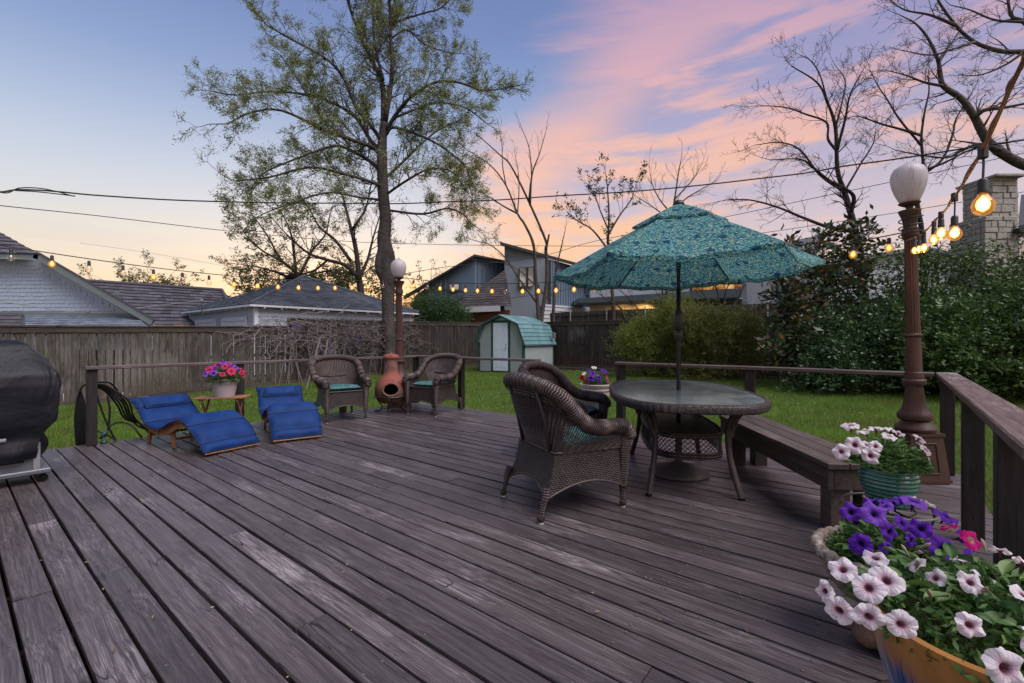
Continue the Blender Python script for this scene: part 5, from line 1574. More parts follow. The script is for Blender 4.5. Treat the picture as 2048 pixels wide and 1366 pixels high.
# ------------------------------------------------------------------ step ladder by the vine
sl_ = thing('step_ladder', 'old grey wooden step ladder under the wisteria by the back fence', 'ladder', (0, 0, 0))
lw = simple('weathered_ladder_wood', (.17, .15, .135), .8, .2, .3)
Yl = 13.2
A1, B1 = at(612, 768, Yl), at(642, 670, Yl + .45); A2, B2 = at(641, 768, Yl + .2), at(657, 670, Yl + .65)
A1.z = gz(A1.x, A1.y); A2.z = gz(A2.x, A2.y)
MB().beam(A1, B1, .022, .05).build('rail', lw, sl_); MB().beam(A2, B2, .022, .05).build('rail', lw, sl_)
for k in range(1, 6):
    f = k / 6 + .12
    MB().beam(A1.lerp(B1, min(f, .99)), A2.lerp(B2, min(f, .99)), .06, .02).build('rung', lw, sl_)
C1 = at(670, 768, Yl + 1.0); C1.z = gz(C1.x, C1.y); C2 = at(747, 757, Yl + 1.2); C2.z = gz(C2.x, C2.y)
MB().beam(C1, at(671, 670, Yl + .75), .03, .04).build('back_leg', lw, sl_)
MB().beam(B1 + Vector((-.03, 0, 0)), at(672, 671, Yl + .75), .12, .02).build('top_step', lw, sl_)

# ------------------------------------------------------------------ garden shed (local x along the front, y into depth)
grey_ply = simple('grey_painted_plywood', (.29, .33, .335), .75, .2, .10, 2.2, bs=.2)
green_trim = simple('green_trim_paint', (.012, .070, .055), .55, .3)
m, q = new_mat('green_roof_metal')
co = q.node('ShaderNodeTexCoord').outputs['Object']
n_ = q.noise(co, 1.3, 4, .6)
col = q.ramp(n_, [(.3, (.09, .19, .20)), (.55, (.16, .30, .32)), (.75, (.28, .42, .46))])
finish(q, pbsdf(q, col, .38, .5, q.noise(co, 40, 3, .5), .1, .002, 0.0))
roofm = m
wdoor = simple('white_door_paint', (.60, .68, .78), .5, .3, .05)
F0 = on_lawn(958, 741); F1 = on_lawn(1049, 748)
# front wall runs from F0 to F1; the side goes back to the right
Yc = 17.3
F1 = Vector(((1048 - 1024) / F * Yc, Yc, 0)); Ysh0 = 18.3; F0 = Vector(((957.5 - 1024) / F * Ysh0, Ysh0, 0))
sw = (F1 - F0).length; sa = math.atan2((F1 - F0).y, (F1 - F0).x)
sz = gz(F1.x, F1.y) + .04
sh_ = thing('garden_shed', 'small grey barn style garden shed with a green metal roof and white panel door', 'shed', (F0.x, F0.y, sz), sa)
HW_ = 1.10; DP = 2.6; Hh, Hk, Ha = 1.16, 1.78, 2.12
Hw = 1.13
kx = .26
prof_w = [(0, 0), (sw, 0), (sw, Hw), (sw - kx, 1.78), (sw / 2, 2.08), (kx, 1.78), (0, Hw)]
MB().poly([(x, 0, z_) for x, z_ in prof_w], (0, DP, 0)).build('wall', grey_ply, sh_)
def strip(x0, x1, z0, z1, nm='trim', mt=green_trim, y=-.02, d=.018): return MB().bbox(x0, x1, y, y + d, z0, z1, .003).build(nm, mt, sh_)
dx0, dx1 = sw * .34, sw * .66
strip(dx0 - .10, dx0 - .01, 0, 1.92); strip(dx1 + .01, dx1 + .10, 0, 1.92); strip(dx0 - .01, dx1 + .01, 1.86, 1.95)
strip(0, .07, 0, Hw); strip(sw - .07, sw, 0, Hw)
for y0, y1 in ((-.0, .07), (DP - .07, DP)):
    MB().bbox(sw, sw + .018, y0, y1, 0, Hw, .003).build('trim', green_trim, sh_)
dr = MB().bbox(dx0, dx1, -.035, -.002, .03, 1.85, .003).build('door', wdoor, sh_)
dw = dx1 - dx0
for cx_ in (.27, .73):
    for z0_, z1_ in ((.15, .72), (.80, 1.35), (1.43, 1.72)):
        xa, xb = dx0 + dw * (cx_ - .17), dx0 + dw * (cx_ + .17)
        f = MB(); f.bbox(xa, xb, -.041, -.034, z0_, z0_ + .018, .002); f.bbox(xa, xb, -.041, -.034, z1_ - .018, z1_, .002); f.bbox(xa, xa + .018, -.0405, -.034, z0_, z1_, .002); f.bbox(xb - .018, xb, -.0405, -.034, z0_, z1_, .002)
        f.bbox(xa + .04, xb - .04, -.042, -.034, z0_ + .04, z1_ - .04, .003)
        f.build('door_panel', wdoor, dr)
kn = MB(); kn.ball((dx1 - .06, -.06, .93), .028); kn.ball((dx1 - .06, -.055, 1.05), .022); kn.build('knob', galv, dr, smooth=True)
th_ = .03; e = .09
rp_ = [(-e, 1.02), (kx - .045, 1.82), (sw / 2, 2.16), (sw - kx + .045, 1.82), (sw + e, 1.02)]
for (xa, za), (xb, zb) in zip(rp_[:-1], rp_[1:]):
    MB().poly([(xa, -.13, za), (xb, -.13, zb), (xb, -.13, zb - th_), (xa, -.13, za - th_)], (0, DP + .22, 0)).build('roof_panel', roofm, sh_)
    L_ = math.hypot(xb - xa, zb - za); k_ = max(3, int(L_ / .17))
    for j in range(k_ + 1):
        f = (j + .12) / (k_ + .24); x, z_ = lerp(xa, xb, f), lerp(za, zb, f)
        nx, nz2 = -(zb - za) / L_, (xb - xa) / L_
        MB().beam((x + nx * .008, -.132, z_ + nz2 * .008), (x + nx * .008, DP + .092, z_ + nz2 * .008), .030, .022, .006, up=(nx, 0, nz2)).build('roof_rib', roofm, sh_)
    MB().beam((xa, -.14, za - .035), (xb, -.14, zb - .035), .02, .07, .003, up=(0, 0, 1)).build('fascia', green_trim, sh_)
    MB().beam((xa, DP + .10, za - .035), (xb, DP + .10, zb - .035), .02, .07, .003).build('fascia', green_trim, sh_)
MB().bbox(-.0, sw, .0, DP, -.14, 0, .01).build('floor_frame', MATS['dark_joist'], sh_)
MB().bbox(sw + .10, sw + .2, DP - .35, DP - .2, 1.25, 1.5, .01).build('vent_box', MATS['weathered_ladder_wood'], sh_)
brick_m = simple('red_brick', (.17, .085, .06), .9, .1, .3, 12)
for k, f in enumerate((.05, .2, .55, .9)):
    o = MB().bbox(-.19, .19, -.1, .1, -.05, .12, .02).build('support_stone', brick_m, sh_); o.location = (sw * f, -.06, -.17); o.rotation_euler = (0, 0, .2 * math.sin(k * 3))

# ------------------------------------------------------------------ neighbouring houses
def shingle_mat(name, lo, hi, rough=.9):
    m, q = new_mat(name)
    g_ = q.node('ShaderNodeNewGeometry')
    r = g_.outputs['Random Per Island']
    n_ = q.noise(g_.outputs['Position'], 3, 5, .7)
    col = q.ramp(q.math('ADD', q.math('MULTIPLY', r, .7), q.math('MULTIPLY', n_, .3)), [(.15, lo), (.85, hi)])
    finish(q, pbsdf(q, col, rough, .2, q.noise(g_.outputs['Position'], 60, 3, .6), .3, .01))
    return m
def courses(parent, quad, rows_, wide, mat, name='shingle', th=.012, rnd=random, kind='stuff', stag=True, jit=.15):
    """overlapping courses on the quad (a,b,c,d): a-b the lower edge, d-c the upper edge, all facing outwards"""
    a, b_, c_, d_ = [Vector(p) for p in quad]
    nrm = (b_ - a).cross(d_ - a).normalized()
    mb = MB()
    for i in range(rows_):
        f0, f1 = i / rows_, min(1, (i + 1.12) / rows_)
        l0, r0 = a.lerp(d_, f0), b_.lerp(c_, f0); l1, r1 = a.lerp(d_, f1), b_.lerp(c_, f1)
        L_ = (r0 - l0).length; n_ = max(1, int(L_ / wide)) if wide else 1
        off = (.5 if i % 2 and stag else 0)
        cuts = [0.0] + sorted(min(.999, max(.001, (k + off + rnd.uniform(-jit, jit)) / n_)) for k in range(1 - (1 if off else 0), n_)) + [1.0]
        for s0, s1 in zip(cuts[:-1], cuts[1:]):
            if s1 - s0 < 1e-4: continue
            g_ = min(.004 / max(L_, .1), (s1 - s0) * .2) if wide else 0
            s0, s1 = s0 + g_, s1 - g_
            t_ = th * rnd.uniform(.8, 1.25); dz_ = rnd.uniform(-.012, .012) * (1 if wide else 0)
            p0, p1 = l0.lerp(r0, s0) + nrm * t_, l0.lerp(r0, s1) + nrm * t_
            p2, p3 = l1.lerp(r1, s1) + nrm * .002, l1.lerp(r1, s0) + nrm * .002
            dn = (a - d_).normalized() * dz_
            p0 += dn; p1 += dn
            mb.add([p0, p1, p2, p3, p0 - nrm * t_, p1 - nrm * t_], [(0, 1, 2, 3), (4, 5, 1, 0), (5, 2, 1), (4, 0, 3)])
    return mb.build(name, mat, parent, kind=kind)
rs = random.Random(14)
# garage
white_trim = simple('white_house_trim', (.72, .74, .78), .6, .3, .06)
siding_m = simple('pale_grey_siding', (.42, .47, .55), .7, .2, .06, 1.5)
asphalt = shingle_mat('slate_grey_shingles', (.065, .080, .100), (.150, .168, .200))
gd = MB(); GC = Vector((-9.3, 16.9, 0)); GS = 7.05; zb0, zw = -.35, 2.36
ga = thing('garage', 'pale grey garage with a hipped shingle roof and two white doors, behind the left fence', 'garage', GC, RZ)
# local: x along D2 (right-away), y along D1 (left-away)
MB().box(.0, GS, .0, GS, zb0, zw).build('wall', siding_m, ga)
lap = .17
nb = int((zw - zb0) / lap)
for k in range(nb + 1):
    z0_ = zw - (k + 1) * lap
    if z0_ < zb0: break
    t = MB(); t.add([(.1, -.020, z0_), (GS - .1, -.020, z0_), (GS - .1, -.004, z0_ + lap + .01), (.1, -.004, z0_ + lap + .01), (.1, -.001, z0_), (GS - .1, -.001, z0_)], [(0, 1, 2, 3), (4, 5, 1, 0)])
    t.build('siding_board', siding_m, ga)
    for y0_, y1_ in ((.1, .62), (3.15, 3.75), (6.25, 6.95)):
        t = MB(); t.add([(-.020, y1_, z0_), (-.020, y0_, z0_), (-.004, y0_, z0_ + lap + .01), (-.004, y1_, z0_ + lap + .01), (-.001, y1_, z0_), (-.001, y0_, z0_)], [(0, 1, 2, 3), (4, 5, 1, 0)])
        t.build('siding_board', siding_m, ga)
MB().bbox(-.03, .11, -.03, .11, zb0, zw, .005).build('corner_board', white_trim, ga)
MB().bbox(GS - .1, GS + .03, -.03, .1, zb0, zw, .005).build('corner_board', white_trim, ga)
MB().bbox(-.03, .1, GS - .1, GS + .03, zb0, zw, .005).build('corner_board', white_trim, ga)
for y0_, y1_ in ((.62, 3.15), (3.75, 6.25)):
    d_ = MB().bbox(-.012, .0, y0_ + .14, y1_ - .14, zb0, 1.88, .003).build('garage_door', white_trim, ga)
    for k in range(6):
        yy_ = lerp(y0_ + .2, y1_ - .2, (k + .5) / 6); hw = (y1_ - y0_ - .4) / 12 - .02
        MB().bbox(-.020, -.010, yy_ - hw, yy_ + hw, .9, 1.84, .004).build('door_panel', white_trim, d_)
    fr__ = MB(); fr__.bbox(-.045, -.001, y0_ + .02, y0_ + .14, zb0, 2.0, .004); fr__.bbox(-.045, -.001, y1_ - .14, y1_ - .02, zb0, 2.0, .004); fr__.bbox(-.048, -.001, y0_ + .02, y1_ - .02, 1.88, 2.02, .004)
    fr__.build('door_frame', white_trim, ga)
ov = .26; ze = 2.44; ap = Vector((GS / 2, GS / 2, 4.10))
c4 = [Vector((-ov, -ov, ze)), Vector((GS + ov, -ov, ze)), Vector((GS + ov, GS + ov, ze)), Vector((-ov, GS + ov, ze))]
und = MB(); und.poly(c4, (0, 0, -.03)); und.add([c4[0], c4[1], c4[2], c4[3], ap], [(0, 1, 4), (1, 2, 4), (2, 3, 4), (3, 0, 4)]); rf_ = und.build('roof', asphalt, ga)
courses(rf_, (c4[0], c4[1], ap, ap), 30, .30, asphalt, rnd=rs, th=.018)
courses(rf_, (c4[3], c4[0], ap, ap), 30, .30, asphalt, rnd=rs, th=.018)
hipc = MB(); hipc.tube([c4[0] + Vector((0, 0, .03)), ap + Vector((0, 0, .03))], .06, 6); hipc.tube([c4[1] + Vector((0, 0, .03)), ap + Vector((0, 0, .03))], .06, 6); hipc.build('hip_cap', asphalt, rf_)
MB().lathe([(.05, 0), (.28, .02), (.30, .10), (.24, .22), (.10, .30), (.001, .32)], 16, (GS / 2 - .1, GS / 2 + .9, 4.0)).build('roof_vent', soot, rf_, smooth=True)
fa = MB(); fa.beam(c4[0] - Vector((0, 0, .06)), c4[1] - Vector((0, 0, .06)), .02, .07); fa.beam(c4[0] - Vector((0, 0, .06)), c4[3] - Vector((0, 0, .06)), .02, .07)
fa.build('fascia_board', white_trim, ga)
for k in range(12):
    x = .25 + k * (GS - .3) / 11
    MB().bbox(x - .022, x + .022, -ov + .01, 0, ze - .15, ze - .06, .003).build('rafter_tail', white_trim, ga)
    MB().bbox(-ov + .01, 0, x - .022, x + .022, ze - .15, ze - .06, .003).build('rafter_tail', white_trim, ga)

# left gable house
shake = simple('pale_shake_paint', (.40, .46, .55), .75, .2, .07, 2)
tile_m = shingle_mat('brown_grey_roof_tiles', (.065, .060, .072), (.125, .115, .135))
trim_g = simple('sage_grey_trim', (.17, .20, .20), .6, .3, .08)
YL = 14.5
lh = thing('gable_house', 'pale shingle sided gable house at the left edge, behind the fence', 'house', at(150, 690, YL).xy.to_3d())
o3 = Vector(lh.location)
def L3(px, py, Y): return at(px, py, Y) - o3
def zc(p, z): return Vector((p.x, p.y, z))
wallp = [L3(-260, 700, YL), L3(297, 700, YL), L3(297, 643, YL), L3(74, 519, YL), L3(-260, 508, YL)]
MB().poly(wallp, (0, .25, 0)).build('wall', shake, lh)
rows_n = 15; mb = MB(); shp = MB()
zt_, zb_ = L3(0, 508, YL).z, L3(0, 622, YL).z
for i in range(rows_n):
    z0_ = lerp(zb_, zt_, i / rows_n); z1_ = lerp(zb_, zt_, (i + 1.1) / rows_n)
    x = L3(-260, 600, YL).x
    while True:
        w_ = rs.choice((.12, .15, .18)); xm = x + w_
        pxm = (xm + o3.x) / YL * F + 1024; lim = 678 - (z1_ - HC) / YL * F
        top = 519 + (pxm - 74) * (643 - 519) / (297 - 74) if pxm > 74 else 510
        if pxm > 292: break
        if lim > top + 6:
            j_ = rs.choice((-.012, -.004, 0, .004)); t_ = rs.uniform(.016, .022)
            shp.add([(x + .003, -t_ - .002, z0_ + j_), (xm - .003, -t_ - .002, z0_ + j_), (xm - .003, -.003, z1_), (x + .003, -.003, z1_), (x + .003, -.001, z0_ + j_), (xm - .003, -.001, z0_ + j_)], [(0, 1, 2, 3), (4, 5, 1, 0), (0, 3, 4), (1, 5, 2)])
        x = xm
shp.build('wall_shingle', shake, lh, kind='stuff')
rk = MB(); rk.beam(L3(-260, 500, YL - .45), L3(78, 512, YL - .45), .05, .20); rk.build('eave_board', trim_g, lh)
rk = MB(); rk.beam(L3(70, 509, YL - .45), L3(306, 644, YL - .45), .05, .22); rk.build('rake_board', trim_g, lh)
u1, u2 = L3(78, 508, YL - .5), L3(310, 641, YL - .5)
MB().poly([u1, u2, u2 + Vector((-6.9, 9, .0)), u1 + Vector((-9, 9, 0))], (0, 0, .06)).build('roof_slope', tile_m, lh)
ta, tb_, tc_, td_ = L3(-300, 497, YL - .5), L3(80, 509, YL - .5), L3(-12, 458, YL + 2.4), L3(-420, 430, YL + 2.4)
MB().add([ta, tb_, tc_, td_], [(0, 1, 2, 3)]).build('clipped_roof', tile_m, lh)
courses(lh, (ta, tb_, tc_, td_), 7, .33, tile_m, 'roof_tile', th=.035, rnd=rs)
for (p0, p1) in (((-260, 623), (284, 632)),): MB().beam(L3(*p0, YL - .06), L3(*p1, YL - .06), .05, .13).build('band_board', trim_g, lh)
la, lb_, lc, ld = L3(52, 668, YL - 1.6), L3(312, 668, YL - 1.6), L3(274, 634, YL - .1), L3(49, 630, YL - .1)
MB().add([la, lb_, lc, ld], [(0, 1, 2, 3)]).build('lower_roof', asphalt, lh)
lt_sh = shingle_mat('blue_grey_shingles', (.12, .145, .19), (.22, .25, .31))
courses(lh, (la, lb_, lc, ld), 10, .24, lt_sh, 'lower_roof_shingle', th=.02, rnd=rs)
sa_, sb_, sc_, sd_ = L3(-260, 655, YL - 1.3), L3(38, 655, YL - 1.3), L3(46, 626, YL - .1), L3(-260, 622, YL - .1)
courses(lh, (sa_, sb_, sc_, sd_), 4, .33, tile_m, 'side_roof_tile', th=.03, rnd=rs)
MB().beam(sa_, sb_, .12, .10).build('gutter', trim_g, lh)
cable_g = simple('grey_wire_cover', (.33, .33, .33), .6)
# long tiled roof house behind
YT = 20.0
th2 = thing('tiled_house', 'long low house with a brown grey tiled roof between the gable house and the garage', 'house', at(330, 690, YT + 2).xy.to_3d())
o4 = Vector(th2.location)
def T3(px, py, Y): return at(px, py, Y) - o4
ra, rb2, rc, rd = T3(150, 650, YT), T3(478, 650, YT + 1.2), T3(444, 582, YT + 4.4), T3(150, 562, YT + 3.2)
MB().add([ra, rb2, rc, rd], [(0, 1, 2, 3)]).build('roof', tile_m, th2)
courses(th2, (ra, rb2, rc, rd), 12, .36, tile_m, 'roof_tile', th=.05, rnd=rs)
re_ = T3(520, 648, YT + 5.5)
courses(th2, (rb2, re_, rc, rc), 11, .36, tile_m, 'hip_tile', th=.05, rnd=rs)
MB().tube([rd + Vector((0, 0, .05)), rc + Vector((0, 0, .05)), rb2 + Vector((0, 0, .05))], .09, 8).build('ridge_tiles', tile_m, th2)
MB().box(ra.x - 1, rb2.x - .2, ra.y + .6, ra.y + 5.5, -1.2, ra.z).build('wall', simple('brown_brick_wall', (.14, .10, .085), .9, .1, .3, 10), th2)
MB().beam(ra - Vector((0, .05, .07)), rb2 - Vector((0, .05, .07)), .10, .12).build('gutter', trim_g, th2)
MB().bbox(*sorted((T3(233, 0, YT + 2).x, T3(239, 0, YT + 2).x)), T3(0, 0, YT + 1.8).y, T3(0, 0, YT + 2.0).y, T3(0, 592, YT + 2).z, T3(0, 584, YT + 2).z, .01).build('vent_pipe', trim_g, th2)

# dark modern house
slate = simple('slate_blue_siding', (.145, .20, .27), .7, .25, .08, 1.2)
slate2 = simple('grey_stucco', (.25, .285, .33), .85, .2, .07, 2)
brown_sh = shingle_mat('brown_shingles', (.050, .044, .047), (.085, .074, .076))
darktrim = simple('charcoal_trim', (.035, .04, .045), .6, .3)
glassm, q = new_mat('window_glass')
finish(q, pbsdf(q, (.62, .60, .66, 1), .08, .9, metal=.85))
YM = 27.0
mh = thing('modern_house', 'dark slate house with a tall slanted block and board and batten gable behind the shed', 'house', at(1000, 690, YM + 3).xy.to_3d())
o5 = Vector(mh.location)
def M3(px, py, Y): return at(px, py, Y) - o5
# tall block: front-left stucco face and batten face going right
A_, B_, Cc = (1009, YM), (1102, YM - .6), (1185, YM + 1.8)
def wallpts(x0, y0t, Y0, x1, y1t, Y1, yb=700): return [M3(x0, yb, Y0), M3(x1, yb, Y1), M3(x1, y1t, Y1), M3(x0, y0t, Y0)]
MB().poly(wallpts(1009, 490, YM, 1097, 517, YM - .4), (0.3, 4.0, 0)).build('tall_wall', slate2, mh)
wp2 = wallpts(1098.5, 518, YM - .42, 1184, 543, YM + 1.2)
MB().poly(wp2, (-.2, .3, 0)).build('batten_wall', slate, mh)
for k in range(17):
    f = (k + .5) / 17; p = Vector(wp2[0]).lerp(wp2[1], f); t_ = Vector(wp2[3]).lerp(wp2[2], f)
    MB().beam(p + Vector((0, -.03, 0)), t_ + Vector((0, -.03, 0)), .05, .05, .005, up=(0, 1, 0)).build('batten', slate, mh)
MB().poly([M3(1000, 489, YM - .6), M3(1190, 542, YM - .2), M3(1190, 540, YM + 5), M3(1003, 492, YM + 5)], (0, 0, .16)).build('slanted_roof', darktrim, mh)
MB().beam(M3(1100, 520, YM - .55), M3(1100, 620, YM - .55), .12, .12).build('downpipe', darktrim, mh)
wn = MB().poly([M3(1038, 574, YM - .3), M3(1068, 572, YM - .42), M3(1068, 533, YM - .42), M3(1038, 535, YM - .3)], (0, .05, 0)).build('window_frame', darktrim, mh)
for x0, x1 in ((1039.5, 1051.5), (1053.5, 1066.5)):
    MB().poly([M3(x0, 573, YM - .36), M3(x1, 572, YM - .42), M3(x1, 535, YM - .42), M3(x0, 536, YM - .36)], (0, .02, 0)).build('pane', glassm, wn)
wbrick = simple('white_painted_brick', (.50, .52, .55), .8, .2, .06, 6)
wl = wallpts(1085, 608, YM - 1.0, 1186, 616, YM + 1.0)
MB().poly(wl, (0, .3, 0)).build('brick_base', wbrick, mh)
for k in range(4):
    z_ = k * .22
    MB().beam(Vector(wl[3]) - Vector((0, .02, z_ + .1)), Vector(wl[2]) - Vector((0, .02, z_ + .1)), .03, .015).build('brick_course', wbrick, mh)
# gable part
MB().poly([M3(858, 700, YM + 1.5), M3(949, 700, YM + .5), M3(949.7, 513.5, YM + .5), M3(862, 564, YM + 1.4)], (.3, .3, 0)).build('gable_wall', slate, mh)
MB().poly([M3(949, 700, YM + .52), M3(1010, 700, YM + 2.2), M3(1010, 524, YM + 2.2), M3(949.7, 513.5, YM + .52)], (0, .3, 0)).build('return_wall', slate, mh)
for k in range(9):
    x = 874 + k * 8.6; yt = 518 + (949.7 - x) * .625
    MB().beam(M3(x, 625, YM + .95), M3(x, yt, YM + .95), .04, .05, .005, up=(0, 1, 0)).build('batten', slate, mh)
for k in range(6):
    x = 956 + k * 9; MB().beam(M3(x, 600, YM + .62 + k * .25), M3(x, 521 + k * 1.6, YM + .62 + k * .25), .04, .05, .005, up=(0, 1, 0)).build('batten', slate, mh)
MB().poly([M3(949, 512.5, YM + .1), M3(810, 594, YM + 1.2), M3(812, 598, YM + 7), M3(951, 517, YM + 7)], (0, 0, .12)).build('roof_slope', darktrim, mh)
MB().poly([M3(949, 512.5, YM + .1), M3(1012, 525, YM + 1.7), M3(1012, 525, YM + 7), M3(951, 517, YM + 7)], (0, 0, .12)).build('roof_slope', darktrim, mh)
wn2 = MB().poly([M3(898, 580, YM + .8), M3(919, 580, YM + .7), M3(919, 567, YM + .7), M3(898, 568, YM + .8)], (0, .05, 0)).build('window_frame', darktrim, mh)
MB().poly([M3(899.5, 579, YM + .76), M3(917.5, 579, YM + .68), M3(917.5, 568.5, YM + .68), M3(899.5, 569.5, YM + .76)], (0, .02, 0)).build('pane', glassm, wn2)
MB().beam(M3(868, 578, YM + .6), M3(932, 584, YM + .4), .25, .12).build('canopy_ledge', darktrim, mh)
ha, hb, hc_, hd = M3(898, 620, YM - 2.6), M3(1024, 620, YM - 3.2), M3(1018, 600, YM - 1.5), M3(1006, 545, YM + .2)
courses(mh, (M3(905, 616, YM - 2.6), M3(1024, 612, YM - 3.2), M3(1010, 541, YM - .2), M3(1008, 541, YM - .2)), 16, .32, brown_sh, 'lower_roof_shingle', th=.03, rnd=rs)
MB().add([M3(905, 616, YM - 2.59), M3(1024, 612, YM - 3.19), M3(1009, 541, YM - .15)], [(0, 1, 2)]).build('lower_roof', brown_sh, mh)
MB().beam(M3(905, 621, YM - 2.7), M3(1000, 617, YM - 3.1), .1, .28).build('white_fascia', wbrick, mh)
MB().poly([M3(905, 700, YM - 2.2), M3(1020, 700, YM - 2.8), M3(1020, 620, YM - 2.8), M3(905, 620, YM - 2.2)], (0, .3, 0)).build('brick_wall', brick_m, mh)
MB().poly([M3(828, 700, YM + 3), M3(872, 700, YM + 2.5), M3(872, 560, YM + 2.5), M3(828, 594, YM + 3)], (0, .3, 0)).build('pale_gable', wbrick, mh)

# white modern house with lit porch
warm, q = new_mat('lit_window')
n_ = q.noise(q.node('ShaderNodeTexCoord').outputs['Object'], 2.2, 4, .7)
finish(q, q.node('ShaderNodeEmission', {0: q.ramp(n_, [(.35, srgb(90, 60, 38)), (.5, srgb(190, 130, 70)), (.65, srgb(240, 190, 120))]), 1: .9}))
porchw = simple('cream_porch_wall', (.55, .50, .42), .8, .2, .05)
white_st = simple('white_stucco', (.56, .58, .62), .85, .2, .04)
band_m = simple('blue_grey_fascia', (.12, .15, .17), .6, .3, .06)
YW = 24.0
wh = thing('white_modern_house', 'white flat roofed house with a lit porch, seen beneath the umbrella', 'house', at(1330, 690, YW).xy.to_3d())
o6 = Vector(wh.location)
def H3(px, py, Y): return at(px, py, Y) - o6
def yw(px): return lerp(YW + 1.5, YW - 3.2, (px - 1156) / (1493 - 1156))
def wallq(x0, x1, t0, t1, b0, b1, dy=0, nm='wall', mt=white_st, th=.25):
    return MB().poly([H3(x0, b0, yw(x0) + dy), H3(x1, b1, yw(x1) + dy), H3(x1, t1, yw(x1) + dy), H3(x0, t0, yw(x0) + dy)], (0, th, 0)).build(nm, mt, wh)
wallq(1156, 1493, 597, 576, 606, 594, -.3, 'fascia_band', band_m, 3.0)
wallq(1181, 1494, 608, 596, 660, 650, 1.6, 'porch_wall', porchw)
wallq(1181, 1492, 581, 560, 600, 580, .6, 'parapet', white_st, .4)
wallq(1150, 1250, 540, 540, 590, 590, 2.6, 'rear_block', slate, 1.0)
for k in range(9):
    x = 1154 + k * 8; MB().beam(H3(x, 586, yw(x) + 2.55), H3(x, 543, yw(x) + 2.55), .04, .06).build('window_bar', darktrim, wh)
wallq(1340, 1500, 500, 480, 600, 590, 3.0, 'tall_wall', white_st, .3)
pf = wallq(1383, 1492, 568, 565, 582, 577, .2, 'window_strip', darktrim, .2)
for k in range(5):
    x0 = 1385 + k * 21.5; x1 = x0 + 19.5
    MB().poly([H3(x0, 581 - k, yw(x0) + .15), H3(x1, 580 - k, yw(x1) + .15), H3(x1, 569, yw(x1) + .15), H3(x0, 569, yw(x0) + .15)], (0, .02, 0)).build('pane', warm, pf)
MB().beam(H3(1290, 569, YW - 1.0), H3(1368, 578, YW - .9), .3, .10).build('roof_edge', band_m, wh)
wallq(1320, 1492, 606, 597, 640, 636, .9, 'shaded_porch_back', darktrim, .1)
wallq(1493.5, 1640, 500, 470, 640, 640, -1.2, 'side_wall', white_st, .4)
lampg, q = new_mat('porch_light')
finish(q, q.node('ShaderNodeEmission', {0: (1, .62, .25, 1), 1: 9.0}))
for px in (1206, 1246.5, 1293):
    p = H3(px, 602, yw(px) + .7)
    o = MB().lathe([(.06, 0), (.10, .01), (.10, .03)], 12, (0, 0, 0)).build('porch_lamp', lampg, wh); o.location = (p.x, p.y, p.z - .02)
    l = bpy.data.lights.new('porch_spot', 'SPOT'); l.energy = 170; l.color = (1, .56, .20); l.spot_size = R(130); l.shadow_soft_size = .08; l.spot_blend = .6
    lo = bpy.data.objects.new('porch_spot', l); COL.objects.link(lo); lo.parent = wh; lo.location = (p.x, p.y + .1, p.z - .08); lo.rotation_euler = (R(32), 0, 0)

# far right house with stone chimney
lime, q = new_mat('pale_limestone')
co = q.node('ShaderNodeNewGeometry').outputs
col = q.ramp(q.math('ADD', q.math('MULTIPLY', co['Random Per Island'], .6), q.math('MULTIPLY', q.noise(co['Position'], 5, 5, .65), .4)), [(.2, (.32, .29, .26)), (.6, (.50, .47, .43)), (.9, (.62, .60, .57))])
finish(q, pbsdf(q, col, .9, .1, q.noise(co['Position'], 9, 5, .7), .8, .05))
YR = 14.0
rh_ = thing('stone_chimney_house', 'white house with a stepped pale stone chimney at the right edge', 'house', at(2040, 690, YR).xy.to_3d())
o7 = Vector(rh_.location)
def Q3(px, py, Y): return at(px, py, Y) - o7
def chim(x0, x1, yt, yb, Y, dep):
    a, b_ = Q3(x0, yb, Y), Q3(x1, yt, Y)
    zc0, n_ = a.z, 0
    core = MB().box(a.x + .03, b_.x - .03, a.y + .03, a.y + dep - .03, a.z, b_.z - .02).build('chimney_core', lime, rh_)
    while zc0 < b_.z - .02:
        h_ = rs.uniform(.13, .24); z1_ = min(zc0 + h_, b_.z)
        x = a.x
        while x < b_.x - .02:
            w_ = rs.uniform(.18, .42); x2 = min(x + w_, b_.x)
            if b_.x - x2 < .08: x2 = b_.x
            j_ = rs.uniform(-.02, .02)
            MB().bbox(x + .006, x2 - .006, a.y - .02 + j_, a.y + .12, zc0 + .006, z1_ - .006, .012).build('stone', lime, core); x = x2
        y = a.y + .12
        while y < a.y + dep - .02:
            w_ = rs.uniform(.2, .4); y2 = min(y + w_, a.y + dep)
            MB().bbox(a.x - .02 + rs.uniform(-.015, .015), a.x + .1, y + .006, y2 - .006, zc0 + .006, z1_ - .006, .012).build('stone', lime, core); y = y2
        zc0 = z1_; n_ += 1
chim(1983, 2036, 355, 450, YR, .9)
chim(1969, 2036, 432, 600, YR - .12, 1.1)
MB().bbox(Q3(1980, 0, YR).x, Q3(2040, 0, YR).x, -.2 + Q3(0, 0, YR).y, 1.1 + Q3(0, 0, YR).y, Q3(0, 356, YR).z, Q3(0, 351, YR).z, .01).build('chimney_cap', lime, rh_)
MB().poly([Q3(2002, 700, YR + .6), Q3(2300, 700, YR - .6), Q3(2300, 430, YR - .6), Q3(2040, 455, YR + .4), Q3(2002, 492, YR + .6)], (0, .4, 0)).build('wall', white_st, rh_)
MB().beam(Q3(1996, 492, YR + .2), Q3(2036, 462, YR + .1), .2, .12).build('rake_board', lime, rh_)
MB().beam(Q3(2030, 462, YR - .2), Q3(2300, 430, YR - .6), .3, .14).build('eave', darktrim, rh_)
